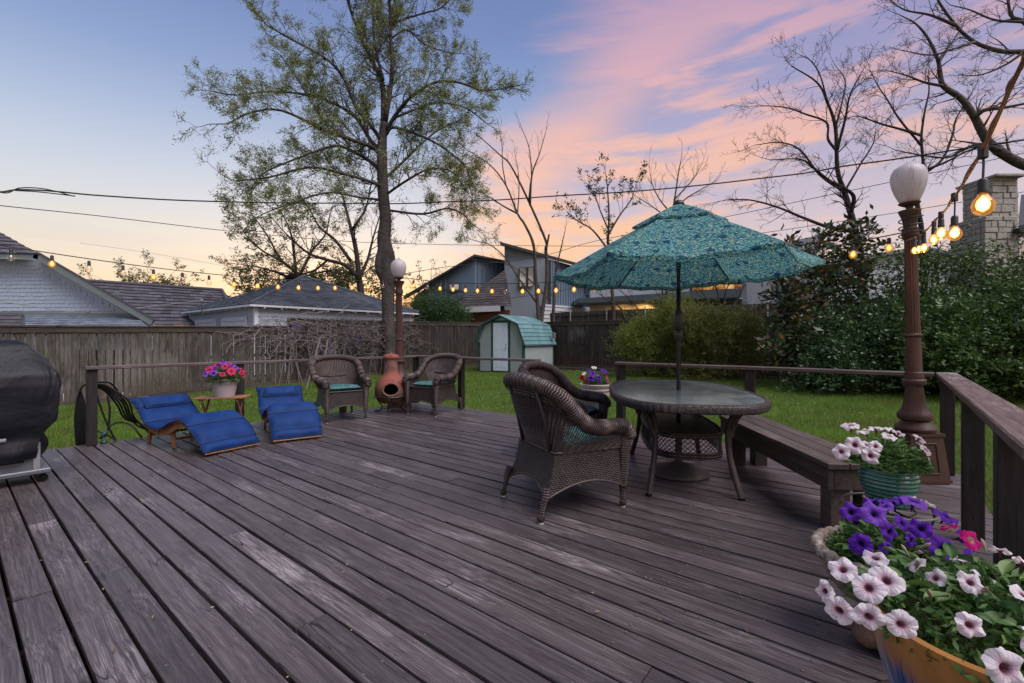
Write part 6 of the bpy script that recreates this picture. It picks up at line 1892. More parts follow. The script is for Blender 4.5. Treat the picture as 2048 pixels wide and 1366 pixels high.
MB().poly([Q3(2036, 458, YR - .1), Q3(2300, 428, YR - .6), Q3(2300, 360, YR + 3), Q3(2042, 395, YR + 3)], (0, 0, .1)).build('roof', darktrim, rh_)
wnd = MB().poly([Q3(2036, 520, YR + .25), Q3(2070, 520, YR + .1), Q3(2070, 470, YR + .1), Q3(2036, 472, YR + .25)], (0, .05, 0)).build('window_frame', trim_g, rh_)
MB().poly([Q3(2038, 518, YR + .2), Q3(2068, 518, YR + .06), Q3(2068, 472, YR + .06), Q3(2038, 474, YR + .2)], (0, .02, 0)).build('pane', glassm, wnd)
# distant pale house seen through the shrubs
ph_ = thing('distant_white_house', 'pale house front showing through the evergreen shrubs behind the near lamp post', 'house', at(1800, 690, 24).xy.to_3d())
o8 = Vector(ph_.location)
MB().poly([at(1650, 700, 24) - o8, at(1965, 700, 23) - o8, at(1965, 520, 23) - o8, at(1840, 500, 23.5) - o8, at(1650, 532, 24) - o8], (0, .4, 0)).build('wall', white_st, ph_)
MB().poly([at(1640, 534, 23.6) - o8, at(1840, 499, 23.2) - o8, at(1840, 492, 23.2) - o8, at(1640, 527, 23.6) - o8], (0, .5, 0)).build('roof_edge', trim_g, ph_)
MB().poly([at(1842, 499, 23.2) - o8, at(1975, 522, 22.6) - o8, at(1975, 516, 22.6) - o8, at(1842, 492, 23.2) - o8], (0, .5, 0)).build('roof_edge', trim_g, ph_)

# ------------------------------------------------------------------ overhead cables
wire_m = simple('black_cable', (.02, .02, .022), .6, .3, .1)
def cable(label, lst, r, name='utility_cable', wob=0.0, mat=None, n=10, extra=None):
    pts = catmull([at(*p) for p in lst], n)
    if wob:
        pts = [Vector(p) + Vector((0, 0, wob * math.sin(i * .55) * (0.5 + .5 * math.sin(i * .13)))) for i, p in enumerate(pts)]
    mb = MB(); mb.tube(pts, r, 6)
    for e_ in (extra or []): mb.tube(catmull([at(*p) for p in e_], 8), r * .7, 5)
    return tag(mb.build(name, mat or wire_m, None, smooth=True), label, 'cable')
cable('thick twisted utility cable crossing the whole sky above the umbrella', [(-90, 368, 8.5), (0, 383, 9), (60, 379, 9.3), (200, 391, 10), (400, 402, 11), (700, 407, 12), (900, 404, 12.5), (1100, 393, 12.5), (1300, 380, 12), (1450, 365, 11.5), (1600, 347, 11), (1760, 322, 10), (2120, 270, 8.5)], .016, wob=.010,
      extra=[[(-40, 372, 8.9), (10, 386, 9), (40, 376, 9.2), (90, 378, 9.4), (150, 393, 9.7)], [(30, 381, 9.1), (80, 384, 9.4), (150, 392, 9.7)]])
cable('thin lower utility wire passing behind the large tree', [(-90, 398, 10), (0, 411, 11), (200, 432, 13), (420, 458, 16), (560, 472, 18.4), (700, 483, 18.8), (800, 487, 19), (1000, 491, 19), (1250, 491, 18.5), (1430, 478, 18), (1700, 440, 17), (2120, 372, 15)], .011)
cable('thin wire rising from the far lamp towards the right edge', [(805, 548, 13), (900, 533, 14), (1020, 522, 15), (1100, 508, 15), (1200, 480, 15), (1420, 440, 14), (1620, 398, 13), (1800, 360, 12), (2120, 290, 11)], .008)
cable('drooping wire between the bulbs and the shed roof', [(805, 595, 12), (900, 601, 12.5), (1000, 598, 13), (1100, 585, 13), (1200, 566, 13), (1300, 545, 13)], .006)
cable('faint wire high above the tiled roof', [(160, 486, 22), (260, 500, 22.5), (360, 516, 23), (450, 532, 24)], .007, mat=cable_g)
cable('pale service wire ending on the garage roof mast', [(-60, 590, 11), (60, 612, 12.5), (180, 625, 14.5), (300, 613, 16.5), (404, 601, 18.8)], .012, mat=cable_g)
ms = thing('service_mast', 'small metal service mast standing on the garage roof edge', 'mast', at(404, 626, 19.2))
MB().lathe([(.022, -.1), (.022, .46), (.05, .48), (.05, .55), (.001, .58)], 10).build('pipe', cable_g, ms, smooth=True)
# ------------------------------------------------------------------ string lights
m, q = new_mat('bulb_glass')
fr = q.node('ShaderNodeLayerWeight', {0: .35}).outputs['Facing']
gl = q.node('ShaderNodeBsdfGlossy', {0: (1, .95, .9, 1), 1: .04})
tr = q.node('ShaderNodeBsdfTransparent', {0: (1, .93, .82, 1)})
finish(q, q.node('ShaderNodeMixShader', {0: q.math('ADD', q.math('MULTIPLY', fr, .55), .05), 1: tr, 2: gl}))
bulb_glass = m
def glow_mat(name, e, c0, c1, lo=.15, hi=.75):
    m, q = new_mat(name)
    lw_ = q.step(q.node('ShaderNodeLayerWeight', {0: .5}).outputs['Facing'], lo, hi)
    finish(q, q.node('ShaderNodeEmission', {0: q.mix(lw_, c0, c1), 1: e}))
    return m
glow_far = glow_mat('filament_far', 4.0, (1, .62, .26, 1), (.55, .13, .012, 1), .05, .7)
glow_near = glow_mat('filament_near', 9.0, (1, .72, .34, 1), (.5, .19, .03, 1), .05, .8)
# lit glass envelope: clear, with an amber glow gathering towards its edge
m, q = new_mat('lit_bulb_glass')
fr = q.node('ShaderNodeLayerWeight', {0: .4}).outputs['Facing']
gl = q.node('ShaderNodeBsdfGlossy', {0: (1, .9, .75, 1), 1: .05})
tr = q.node('ShaderNodeBsdfTransparent', {0: (1, .80, .48, 1)})
em = q.node('ShaderNodeEmission', {0: (1, .40, .08, 1), 1: 1.0})
b1 = q.node('ShaderNodeMixShader', {0: q.math('ADD', q.math('MULTIPLY', fr, .42), .12), 1: tr, 2: em})
finish(q, q.node('ShaderNodeMixShader', {0: q.math('MULTIPLY', fr, .25), 1: b1, 2: gl}))
lit_glass = m
sock = simple('black_socket', (.03, .025, .022), .5, .4)
unlit = bulb_glass
def bulb_meshes():
    s_ = MB().lathe([(.006, .0), (.012, -.004), (.015, -.012), (.015, -.040), (.0165, -.044), (.0165, -.052), (.012, -.056)], 14).mesh('socket', True, 40)
    g_ = MB().lathe([(.013, -.054), (.016, -.062), (.027, -.078), (.031, -.094), (.028, -.112), (.018, -.124), (.006, -.129), (.0005, -.130)], 18).mesh('bulb_glass', True)
    f_ = MB().lathe([(.001, -.058), (.008, -.066), (.017, -.078), (.020, -.092), (.016, -.106), (.001, -.116)], 12).mesh('filament', True)
    return s_, g_, f_
SM, GM, FMm = bulb_meshes()
SM.materials.append(sock); GM.materials.append(lit_glass)
FMf = FMm; FMn = FMm.copy(); FMf.materials.append(glow_far); FMn.materials.append(glow_near)
UM = GM.copy(); UM.materials.clear(); UM.materials.append(unlit)
def put_bulb(root, p, lit, sc=1.0, near=False, drop=.02):
    s_ = bpy.data.objects.new('socket', SM); COL.objects.link(s_); s_.parent = root
    s_.location = Vector(p) - Vector((0, 0, drop)); s_.scale = (sc,) * 3
    if near: MB().tube([(0, 0, drop / sc + .004), (.002, 0, drop / sc * .5), (0, 0, -.002)], .004, 6).build('drop_cord', sock, s_)
    g_ = bpy.data.objects.new('bulb', GM if lit or near else UM); COL.objects.link(g_); g_.parent = s_
    if lit:
        f_ = bpy.data.objects.new('filament', FMn if near else FMf); COL.objects.link(f_); f_.parent = s_
    return s_
def strand(label, P0, P1, zf, bulbs, ext=None):
    """festoon between two points; zf gives the height at parameter t"""
    t_ = thing('string_lights', label, 'string lights', (0, 0, 0), group='warm festoon light strands')
    mb = MB(); n = 60
    pts = [Vector((lerp(P0[0], P1[0], k / n), lerp(P0[1], P1[1], k / n), zf(k / n))) for k in range(n + 1)]
    mb.tube(pts, .005, 6); mb.build('cord', sock, t_)
    for px, lit in bulbs:
        r_ = (px - 1024) / F; dx_, dy_ = P1[0] - P0[0], P1[1] - P0[1]
        t2 = (r_ * P0[1] - P0[0]) / (dx_ - r_ * dy_)
        put_bulb(t_, (P0[0] + dx_ * t2, P0[1] + dy_ * t2, zf(t2)), lit, 1.0)
    return t_
def zfit(P0, P1, samples, dz=.09):
    ts, zs = [], []
    for px, py in samples:
        r_ = (px - 1024) / F; dx_, dy_ = P1[0] - P0[0], P1[1] - P0[1]
        t2 = (r_ * P0[1] - P0[0]) / (dx_ - r_ * dy_); Y = P0[1] + dy_ * t2
        ts.append(t2); zs.append(HC + (678 - py) / F * Y + dz)
    co_ = np.polyfit(ts, zs, 3 if len(ts) > 5 else 2)
    return lambda t: float(np.polyval(co_, t))
FL_ = (-1.93, 8.12); NL_ = (3.38, 4.02); LE_ = (-5.6, 4.0)
z1 = zfit(FL_, LE_, [(736, 571), (670, 573.5), (597, 573), (515, 569), (418, 560), (307, 551), (178, 535), (104, 524), (22, 511)])
strand('festoon lights from the left edge to the far lamp post, above the garage roof', FL_, LE_, z1,
       [(x, l) for x, l in ((766, 0), (736, 1), (704, 1), (670, 1), (636, 1), (597, 1), (556, 1), (515, 1), (468, 1), (418, 0), (365, 0), (307, 1), (246, 0), (178, 0), (104, 1), (22, 0))])
z2 = zfit(FL_, NL_, [(838, 570), (880, 575), (906, 576), (955, 579), (1045, 580), (1112, 578), (1191, 574), (1229, 570), (1270, 564), (1630, 520), (1706, 505), (1785, 488)])
strand('festoon lights between the far lamp post and the near one, passing behind the umbrella', FL_, NL_, z2,
       [(x, l) for x, l in ((827, 1), (855, 0), (880, 1), (906, 1), (931, 1), (955, 1), (984, 1), (1012, 0), (1045, 1), (1077, 1), (1112, 1), (1148, 1), (1191, 1), (1229, 1), (1276, 1), (1328, 1), (1382, 1), (1440, 1), (1500, 1), (1562, 1), (1630, 1), (1706, 1), (1778, 1))])
sn = thing('string_lights', 'nearest festoon strand, its large glowing bulbs rising from the lamp post to the upper right', 'string lights', (0, 0, 0), group='warm festoon light strands')
cpts = [(1812, 482, 3.95), (1830, 476, 3.5), (1848, 465, 3.05), (1872, 440, 2.5), (1887, 425, 2.2), (1912, 390, 1.75), (1965, 300, 1.22), (2010, 200, .98), (2048, 120, .86), (2120, -20, .72)]
cc_ = catmull([at(*p) for p in cpts], 8)
mb = MB(); mb.tube(cc_, .0042, 8); mb.tube([Vector(p) + Vector((.004 * math.cos(i * .9), .004 * math.sin(i * .9), .004)) for i, p in enumerate(cc_)], .003, 6)
mb.build('cord', simple('brown_cord', (.16, .07, .035), .5, .4), sn, smooth=True)
for px, py, Y, sc in ((1829, 478, 3.55, .9), (1838, 474, 3.3, .9), (1848, 468, 3.05, .95), (1868, 446, 2.6, .95), (1882, 428, 2.28, 1.0), (1909, 392, 1.80, .92), (1966, 301, 1.22, .93)):
    put_bulb(sn, at(px, py, Y), True, sc * .82, True, {1909: .075, 1966: .072}.get(px, .02))
    MB().bbox(-.009, .009, -.009, .009, -.022, .012, .003).build('cord_clip', sock, sn).location = at(px, py, Y)
    l = bpy.data.lights.new('bulb_light', 'POINT'); l.energy = 1.6; l.color = (1, .46, .15); l.shadow_soft_size = .02
    lo = bpy.data.objects.new('bulb_light', l); COL.objects.link(lo); lo.parent = sn; lo.location = at(px, py, Y) + Vector((0, 0, -.155))
# turns of cord round the near lamp's capital
mb = MB(); ctr = Vector((3.39, 3.97, 2.06))
mb.tube([ctr + Vector((.080 * math.cos(t), .080 * math.sin(t), .010 * t - .02)) for t in np.linspace(0, 18, 90)], .005, 6)
mb.build('wrapped_cord', sock, sn)
# ------------------------------------------------------------------ trees
bark = simple('grey_bark', (.085, .070, .062), .9, .15, .4, 3, bs=.9, bd=.05, bscale=14)
bark_dk = simple('dark_bark', (.045, .036, .034), .9, .15, .4, 3, bs=.7, bd=.03, bscale=14)
bark_big = simple('mottled_bark', (.072, .062, .060), .85, .15, .5, 1.6, bs=1.0, bd=.06, bscale=9)
class Tree:
    def __init__(s, seed, min_r=.004):
        s.r = random.Random(seed); s.seg = []; s.tips = []; s.min_r = min_r; s.big = MB()
    def limb(s, pts, r0, r1, n=5, sides=8, radii=None):
        """main limb through given points; returns the smooth polyline with radii"""
        c = [Vector(p) for p in catmull(pts, n)]
        m_ = len(c); rr = [lerp(r0, r1, (i / (m_ - 1)) ** .8) * (1 + .05 * s.r.uniform(-1, 1)) for i in range(m_)]
        if radii: rr = [interp(i / (m_ - 1) * (len(radii) - 1), range(len(radii)), radii) for i in range(m_)]
        s.big.tube(c, rr, sides, caps=True)
        return c, rr
    def grow(s, p, d, L, r, lvl, maxl, wig=.25, up=.12, ang=(25, 60), kids=(3, 6), ratio=.55, seglen=None):
        R_ = s.r; n = max(3, int(3 + L * 1.2)) if lvl == 0 else max(2, min(6, int(L / .22)))
        pts = [p]; rads = [r]; d = d.normalized()
        for i in range(n):
            d = (d + Vector((R_.gauss(0, wig), R_.gauss(0, wig), R_.gauss(0, wig) + up)) * .5).normalized()
            p2 = pts[-1] + d * (L / n)
            r2 = max(s.min_r * .7, r * (1 - .75 * (i + 1) / n))
            s.seg.append((pts[-1], p2, rads[-1], r2)); pts.append(p2); rads.append(r2)
        if lvl >= maxl:
            s.tips.append((pts, d)); return
        k_ = R_.randint(*kids)
        for j in range(k_):
            f = R_.uniform(.2, 1.0) if j else 1.0
            i = min(n - 1, int(f * n)); ff = f * n - i
            q_ = pts[i].lerp(pts[i + 1], min(1, ff)); dd = (pts[i + 1] - pts[i]).normalized()
            s.side(q_, dd, L * ratio * R_.uniform(.7, 1.2) * (1.15 - .4 * f), max(s.min_r, rads[i] * .62), lvl + 1, maxl, wig, up, ang, kids, ratio)
    def side(s, p, d, L, r, lvl, maxl, wig, up, ang, kids, ratio):
        R_ = s.r
        a = R(R_.uniform(*ang)); ax = d.orthogonal().normalized(); ax = Matrix.Rotation(R_.uniform(0, 6.283), 3, d) @ ax
        nd = Matrix.Rotation(a, 3, ax) @ d
        s.grow(p, nd, L, r, lvl, maxl, wig, up, ang, kids, ratio)
    def dress(s, c, rr, count, L, maxl, start=.15, wig=.25, up=.12, ang=(25, 65), kids=(3, 6), ratio=.55):
        """side branches along a limb"""
        n = len(c)
        for j in range(count):
            f = start + (1 - start) * ((j + s.r.random()) / count)
            i = min(n - 2, int(f * (n - 1)))
            d = (c[i + 1] - c[i]).normalized()
            s.side(c[i].copy(), d, L * s.r.uniform(.6, 1.2) * (1.1 - .5 * f), max(s.min_r * 1.3, min(rr[i] * .45, .05)), 0, maxl, wig, up, ang, kids, ratio)
        s.grow(c[-1].copy(), (c[-1] - c[-2]).normalized(), L * .8, rr[-1], 0, maxl, wig, up, ang, kids, ratio)
    def twig_mesh(s, name, mat, parent, sides=3):
        A = np.array([[*a, *b_, r0, r1] for a, b_, r0, r1 in s.seg], float)
        P0, P1, r0, r1 = A[:, :3], A[:, 3:6], A[:, 6], A[:, 7]
        d = P1 - P0; d /= np.maximum(np.linalg.norm(d, axis=1), 1e-9)[:, None]
        ref = np.where(np.abs(d[:, 2:3]) < .9, np.array([[0, 0, 1.]]), np.array([[1., 0, 0]]))
        u = np.cross(d, ref); u /= np.linalg.norm(u, axis=1)[:, None]; v = np.cross(d, u)
        V = []
        for P, r in ((P0, r0), (P1, r1)):
            for k in range(sides):
                a = 2 * math.pi * k / sides
                V.append(P + (u * math.cos(a) + v * math.sin(a)) * r[:, None])
        V = np.stack(V, 1); n = len(A)
        base = np.arange(n)[:, None, None] * (2 * sides)
        f = np.array([[k, (k + 1) % sides, sides + (k + 1) % sides, sides + k] for k in range(sides)])[None]
        return link(name, np_mesh(name, V.reshape(-1, 3), (base + f).reshape(-1, 4), True), mat, parent)
    def tip_points(s, per, spread):
        out = []
        for pts, d in s.tips:
            for k in range(per):
                i = s.r.randrange(1, len(pts)); q_ = pts[i - 1].lerp(pts[i], s.r.random())
                out.append((q_.x + s.r.gauss(0, spread), q_.y + s.r.gauss(0, spread), q_.z + s.r.gauss(0, spread)))
        return np.array(out)
def sum_tree(name, label, cat, base, t, mat, leaf=None, per=0, spread=.03, size=.05, aspect=.4, group=None, up=.3, droop=0.0, name_leaf='crown'):
    root = thing(name, label, cat, base, group=group)
    b_ = Vector(base)
    t.big.v = [tuple(Vector(p) - b_) for p in t.big.v]
    t.seg = [(a - b_, c - b_, r0, r1) for a, c, r0, r1 in t.seg]
    t.tips = [([p - b_ for p in pts], d) for pts, d in t.tips]
    t.big.build('trunk', mat, root, smooth=True)
    br_ = t.twig_mesh('branches', mat, root)
    if leaf is not None and per:
        C = t.tip_points(per, spread)
        leaf_cloud(name_leaf, C, np.full(len(C), size), aspect, leaf, root, up=up, droop=droop, kind=None)
    print('TREE', name, len(t.seg), len(t.tips))
    return root
def limbpts(lst, Y, dys=0.0, wob=.35, rnd=None):
    """photo polyline to points round distance Y, drifting in depth"""
    out = []; n = len(lst)
    for i, p in enumerate(lst):
        out.append(at(p[0], p[1], Y + dys * i / max(1, n - 1)))
    return out
young = leafmat('young_elm_leaves', (.12, .15, .036), (.25, .29, .075), (.34, .37, .13), rough=.6, trans=.45)
# --- the large tree behind the left fence
YB = 17.3
T = Tree(101, .0075)
tr_, rr_ = T.limb([at(779, 760, YB), at(778, 690, YB), at(776, 630, YB), at(776, 590, YB), at(775, 555, YB), at(774, 515, YB), at(768, 480, YB), at(771, 440, YB), at(766, 380, YB), at(764, 300, YB), at(768, 245, YB)], .25, .15, 6, 16,
                  radii=[.24, .215, .22, .24, .30, .30, .25, .215, .20, .18, .13])
# bark swelling and the long scar below the fork
T.big.tube(catmull([at(762, 560, YB - .2), at(757, 530, YB - .25), at(762, 500, YB - .2), at(768, 465, YB - .1)], 5), [.05, .09, .11, .12, .13, .14, .14, .14, .14, .13, .13, .12, .11, .09, .08, .05], 10)
LB = [([(765, 375), (746, 365), (673, 344), (616, 335), (540, 354), (470, 362)], -.9, .075, 1), ([(762, 350), (746, 327), (700, 300), (666, 293), (597, 316), (530, 345), (500, 380)], .9, .085, 1),
      ([(762, 310), (742, 293), (700, 278), (647, 259), (563, 221), (502, 225), (455, 248)], -1.2, .09, 1), ([(764, 300), (742, 282), (712, 236), (670, 208), (616, 190), (540, 183), (470, 190), (420, 182)], .8, .09, 1),
      ([(766, 285), (750, 262), (712, 213), (685, 152), (647, 114), (578, 76), (533, 50)], -.7, .095, 1), ([(768, 250), (765, 171), (746, 126), (723, 76), (704, 30), (685, -30), (660, -80)], .8, .12, 1),
      ([(770, 245), (784, 152), (782, 76), (780, -20), (790, -90)], -.5, .11, 1), ([(783, 100), (786, 50), (845, 27), (883, 15), (915, -20)], .5, .05, 1), ([(766, 160), (750, 90), (745, 20), (740, -60)], .5, .06, 1),
      ([(772, 262), (795, 225), (818, 198), (864, 167), (913, 164), (960, 180), (990, 180)], -.9, .085, 1), ([(790, 235), (845, 213), (880, 205), (930, 215), (965, 240)], .9, .05, 1),
      ([(772, 270), (791, 255), (864, 282), (915, 318), (935, 340), (940, 365)], -.6, .06, 1), ([(771, 356), (807, 323), (841, 289), (880, 258), (920, 240)], .8, .055, 1),
      ([(771, 390), (807, 365), (856, 339), (902, 343), (932, 380)], -.7, .055, 1), ([(772, 420), (845, 428), (895, 417), (925, 428), (940, 445)], .6, .05, 1),
      ([(768, 400), (720, 395), (660, 385), (600, 400), (545, 420)], -1.0, .05, 1), ([(783, 76), (815, 60), (850, 90), (895, 105)], .7, .04, 1), ([(700, 290), (640, 230), (590, 150), (560, 110)], 1.1, .045, 1)]
for lst, dy, r0, _ in LB:
    c, rr = T.limb(limbpts(lst, YB, dy * 2.0), r0, .022, 4, 7)
    L_ = sum((c[i + 1] - c[i]).length for i in range(len(c) - 1))
    T.dress(c, rr, int(7 + L_ * 3.2), 1.30, 2, .14, .34, .14, (25, 65), (4, 6), .58)
bt = sum_tree('large_elm_tree', 'large spreading tree with fine new leaves behind the left fence', 'tree', at(779, 760, YB), T, bark_big, young, 9, .06, .075, .36, up=.1, droop=.2)
young2 = leafmat('olive_new_leaves', (.07, .085, .030), (.12, .14, .045), rough=.6, trans=.4)
# --- trees behind the garage
T = Tree(7, .008); YG = 25.5
for lst, dy, r0 in (([(728, 660), (724, 600), (718, 555), (712, 500), (700, 450), (690, 410), (680, 370)], 1, .26), ([(714, 552), (690, 530), (655, 520), (618, 507), (585, 480), (560, 455)], -1.5, .14),
                    ([(716, 560), (735, 520), (745, 480), (760, 430)], 1.2, .12), ([(704, 460), (730, 420), (740, 380), (745, 350)], .5, .08), ([(700, 520), (670, 480), (640, 455), (620, 420), (600, 390)], 1.2, .10), ([(655, 520), (630, 540), (600, 548), (560, 545)], -.8, .07)):
    c, rr = T.limb(limbpts(lst, YG, dy), r0, .03, 4, 8); T.dress(c, rr, 9, 1.9, 2, .35, .34, .14, (25, 65), (3, 5), .58)
sum_tree('garage_tree', 'dark branched tree behind the garage peak, left of the large trunk', 'tree', at(728, 680, YG), T, bark_dk, young2, 4, .05, .11, .45)
T = Tree(8, .008); YG = 28
for lst, dy, r0 in (([(594, 640), (594, 590), (592, 550), (588, 505), (580, 460), (560, 420)], 1, .2), ([(594, 560), (610, 530), (625, 500), (650, 470), (660, 430)], 1, .12), ([(592, 545), (560, 520), (530, 505), (500, 480)], -1, .12),
                    ([(590, 560), (555, 545), (520, 535), (490, 530)], .6, .09), ([(596, 556), (640, 545), (665, 540), (690, 540)], .6, .08), ([(560, 520), (540, 480), (520, 450), (505, 430)], .8, .07)):
    c, rr = T.limb(limbpts(lst, YG, dy), r0, .03, 4, 7); T.dress(c, rr, 8, 1.9, 2, .3, .34, .12, (25, 65), (3, 5), .58)
sum_tree('garage_tree', 'leafy tree over the left slope of the garage roof', 'tree', at(594, 680, YG), T, bark_dk, young2, 7, .06, .13, .5)
# --- small far trees
def small_far(label, cx, top, bot, wpx, Y, seed, leaf, per, name='distant_tree'):
    T = Tree(seed, .008); rs_ = random.Random(seed)
    for k in range(5):
        x1 = cx + (k - 2) * wpx * .2
        c, rr = T.limb(limbpts([(cx + (k - 2) * 3, bot), (lerp(cx, x1, .4), lerp(bot, top, .4)), (x1, lerp(bot, top, .78 - .06 * abs(k - 2)))], Y, rs_.uniform(-1, 1)), .09, .02, 4, 6)
        T.dress(c, rr, 7, wpx / F * Y * .24, 2, .3, .3, .1, (25, 65), (3, 5), .55)
    return sum_tree(name, label, 'tree', at(cx, bot, Y), T, bark_dk, leaf, per, .06, .14, .45)
small_far('small rounded tree peeping over the long tiled roof', 296, 530, 640, 190, 34, 31, young2, 7)
small_far('bare twiggy tree between the far lamp post and the dark gable', 862, 515, 650, 110, 34, 32, young2, 1)
# --- bare saplings and slender trees along the back
def bare(label, limbs, Y, seed, cnt, L, leaf=None, per=0, mat=None, name='bare_tree', maxl=2, size=.07, up=.25, wig=.2, ang=(20, 45), dress0=.3, aspect=.45, minr=.006, kids=(2, 4)):
    cnt = int(cnt * 1.5); T = Tree(seed, minr)
    for lst, dy, r0, r1, c_ in limbs:
        c, rr = T.limb(limbpts(lst, Y, dy), r0, r1, 5, 8)
        if c_: T.dress(c, rr, int(cnt * c_), L, maxl, dress0, wig, up, ang, kids, .55)
    b_ = limbs[0][0][0]
    return sum_tree(name, label, 'tree', at(b_[0], b_[1], Y), T, mat or bark, leaf, per, .04, size, aspect)
bare('tall bare twin stemmed tree rising behind the shed', [
    ([(1081, 665), (1084, 628), (1094, 560), (1092, 500), (1091, 480), (1058, 404), (1022, 332), (999, 309), (962, 276)], .5, .11, .02, .8), ([(1079, 665), (1076, 620), (1071, 549), (1067, 490), (1050, 450), (1035, 427), (1012, 371), (980, 330), (933, 299)], -.6, .10, .016, .9),
    ([(1058, 404), (1061, 370), (1063, 348), (1058, 295), (1042, 253)], .4, .05, .012, .6), ([(1060, 411), (1064, 350), (1078, 310), (1091, 266)], -.5, .05, .012, .6), ([(1035, 427), (1010, 414), (988, 400), (943, 371), (930, 350)], .7, .045, .012, .6),
    ([(1012, 371), (1005, 330), (1004, 290), (998, 255)], .4, .03, .010, .5), ([(1092, 500), (1098, 470), (1096, 478)], .1, .05, .03, 0), ([(1035, 427), (1038, 380), (1036, 340), (1030, 310)], .3, .03, .01, .5)], 20.5, 41, 5, .85, name='bare_tree', maxl=1)
bare('slim bare tree just right of the twin stemmed one, behind the shed', [
    ([(1107, 665), (1107, 620), (1110, 560), (1112, 540), (1120, 505), (1128, 470)], .3, .09, .02, .7), ([(1084, 620), (1040, 560), (1010, 515), (980, 490), (945, 480)], -.5, .05, .012, .8), ([(1100, 600), (1060, 560), (1020, 530), (960, 520)], .5, .04, .012, .7)], 21.5, 42, 6, .9, maxl=1, wig=.3)
dk_leaf = leafmat('dusky_leaves', (.05, .07, .03), (.09, .11, .045))
bare('small sparsely leafed tree left of the umbrella top', [
    ([(1228, 660), (1226, 600), (1222, 560), (1218, 520), (1216, 483), (1218, 430), (1215, 380), (1212, 350)], .3, .10, .02, 1), ([(1217, 500), (1185, 460), (1160, 445), (1140, 430)], -.6, .05, .015, .9), ([(1216, 470), (1240, 430), (1262, 400), (1272, 370)], .6, .05, .015, .9), ([(1217, 460), (1200, 420), (1190, 390), (1180, 375)], .4, .04, .012, .8)], 20.5, 43, 6, 1.0, dk_leaf, 3, name='small_tree', size=.13)
bare('bare tree fanning out behind the umbrella peak', [
    ([(1330, 660), (1335, 560), (1340, 480), (1345, 430), (1352, 380), (1358, 340), (1362, 320)], .3, .09, .015, 1), ([(1345, 430), (1320, 400), (1305, 370), (1300, 345)], -.5, .04, .012, .8), ([(1345, 420), (1375, 395), (1400, 380), (1425, 365)], .5, .04, .012, .8), ([(1342, 440), (1300, 410), (1275, 395)], .4, .035, .012, .8), ([(1348, 400), (1385, 360), (1400, 335)], .3, .035, .012, .8)], 21, 44, 6, 1.0, maxl=2, kids=(2, 3))
kw = dict(maxl=2, wig=.35, mat=bark_dk, kids=(2, 4))
bare('cluster of bare shrub stems right of the umbrella pole, before the white house', [
    ([(1446, 660), (1436, 590), (1425, 560), (1410, 540)], .4, .035, .012, 1), ([(1446, 660), (1450, 590), (1462, 560), (1468, 530)], -.4, .035, .012, 1), ([(1446, 660), (1415, 600), (1395, 575), (1380, 560)], .4, .03, .01, 1), ([(1446, 660), (1475, 600), (1490, 570), (1510, 550)], .3, .03, .01, 1)], 19.5, 45, 7, .8, **kw)
bare('thin upright bare trunk just left of the umbrella pole', [([(1325, 660), (1326, 600), (1322, 560)], .2, .055, .03, .7)], 19.5, 46, 7, .8, **kw)
bare('leaning bare stem with a cut stub before the lit porch', [([(1252, 645), (1240, 615), (1215, 600), (1195, 585)], .2, .05, .012, .8)], 19.5, 47, 7, .7, **kw)
bare('thin bare stem leaning left across the lit porch', [([(1292, 645), (1270, 610), (1245, 585), (1225, 570)], .2, .03, .01, .8)], 19.6, 48, 7, .7, **kw)
# --- bare trees at the right
bare('wide bare tree between the umbrella and the near lamp post', [
    ([(1740, 720), (1728, 600), (1718, 500), (1704, 440), (1700, 421), (1689, 384), (1675, 340), (1671, 256), (1655, 205), (1634, 165), (1583, 132)], .8, .14, .014, 1.2), ([(1702, 425), (1707, 392), (1680, 372), (1656, 359), (1620, 330), (1597, 318), (1540, 320)], -.8, .06, .012, 1.1), ([(1672, 300), (1656, 278), (1653, 245), (1610, 228), (1576, 216), (1540, 212), (1512, 212)], .6, .04, .010, 1),
    ([(1700, 462), (1656, 454), (1605, 435), (1554, 414), (1500, 400), (1455, 400)], -.8, .06, .012, 1.1), ([(1689, 384), (1640, 350), (1600, 300), (1560, 285), (1510, 290)], .8, .045, .010, 1.1), ([(1674, 300), (1690, 240), (1700, 190), (1720, 150)], -.5, .045, .010, 1), ([(1688, 385), (1720, 330), (1745, 290), (1752, 260)], .5, .035, .010, 1), ([(1655, 205), (1640, 150), (1620, 120), (1600, 110)], .3, .025, .008, .7), ([(1671, 256), (1685, 200), (1690, 160), (1670, 130)], .3, .03, .008, .8)], 13.0, 51, 8, .85, maxl=2, wig=.35, up=.12, ang=(25, 60), kids=(3, 5), minr=.0045, mat=bark_dk)
bare('slender bare tree directly behind the near lamp globe', [
    ([(1862, 720), (1850, 600), (1846, 520), (1843, 458), (1834, 403), (1840, 370), (1848, 348), (1845, 310), (1843, 271), (1850, 220), (1858, 183), (1856, 150)], .5, .085, .012, 1), ([(1843, 271), (1800, 258), (1766, 249), (1740, 240), (1712, 232), (1690, 240)], -.6, .035, .008, 1.1), ([(1848, 348), (1885, 318), (1905, 270), (1912, 238), (1935, 200), (1955, 165)], .7, .04, .009, 1), ([(1842, 290), (1800, 240), (1775, 200), (1755, 170), (1740, 140)], .6, .03, .008, 1), ([(1850, 340), (1890, 325), (1940, 300), (1990, 290), (2048, 280)], -.5, .035, .010, 1)], 12.0, 52, 8, .75, maxl=2, wig=.35, up=.10, ang=(25, 60), kids=(3, 5), minr=.004, mat=bark_dk)
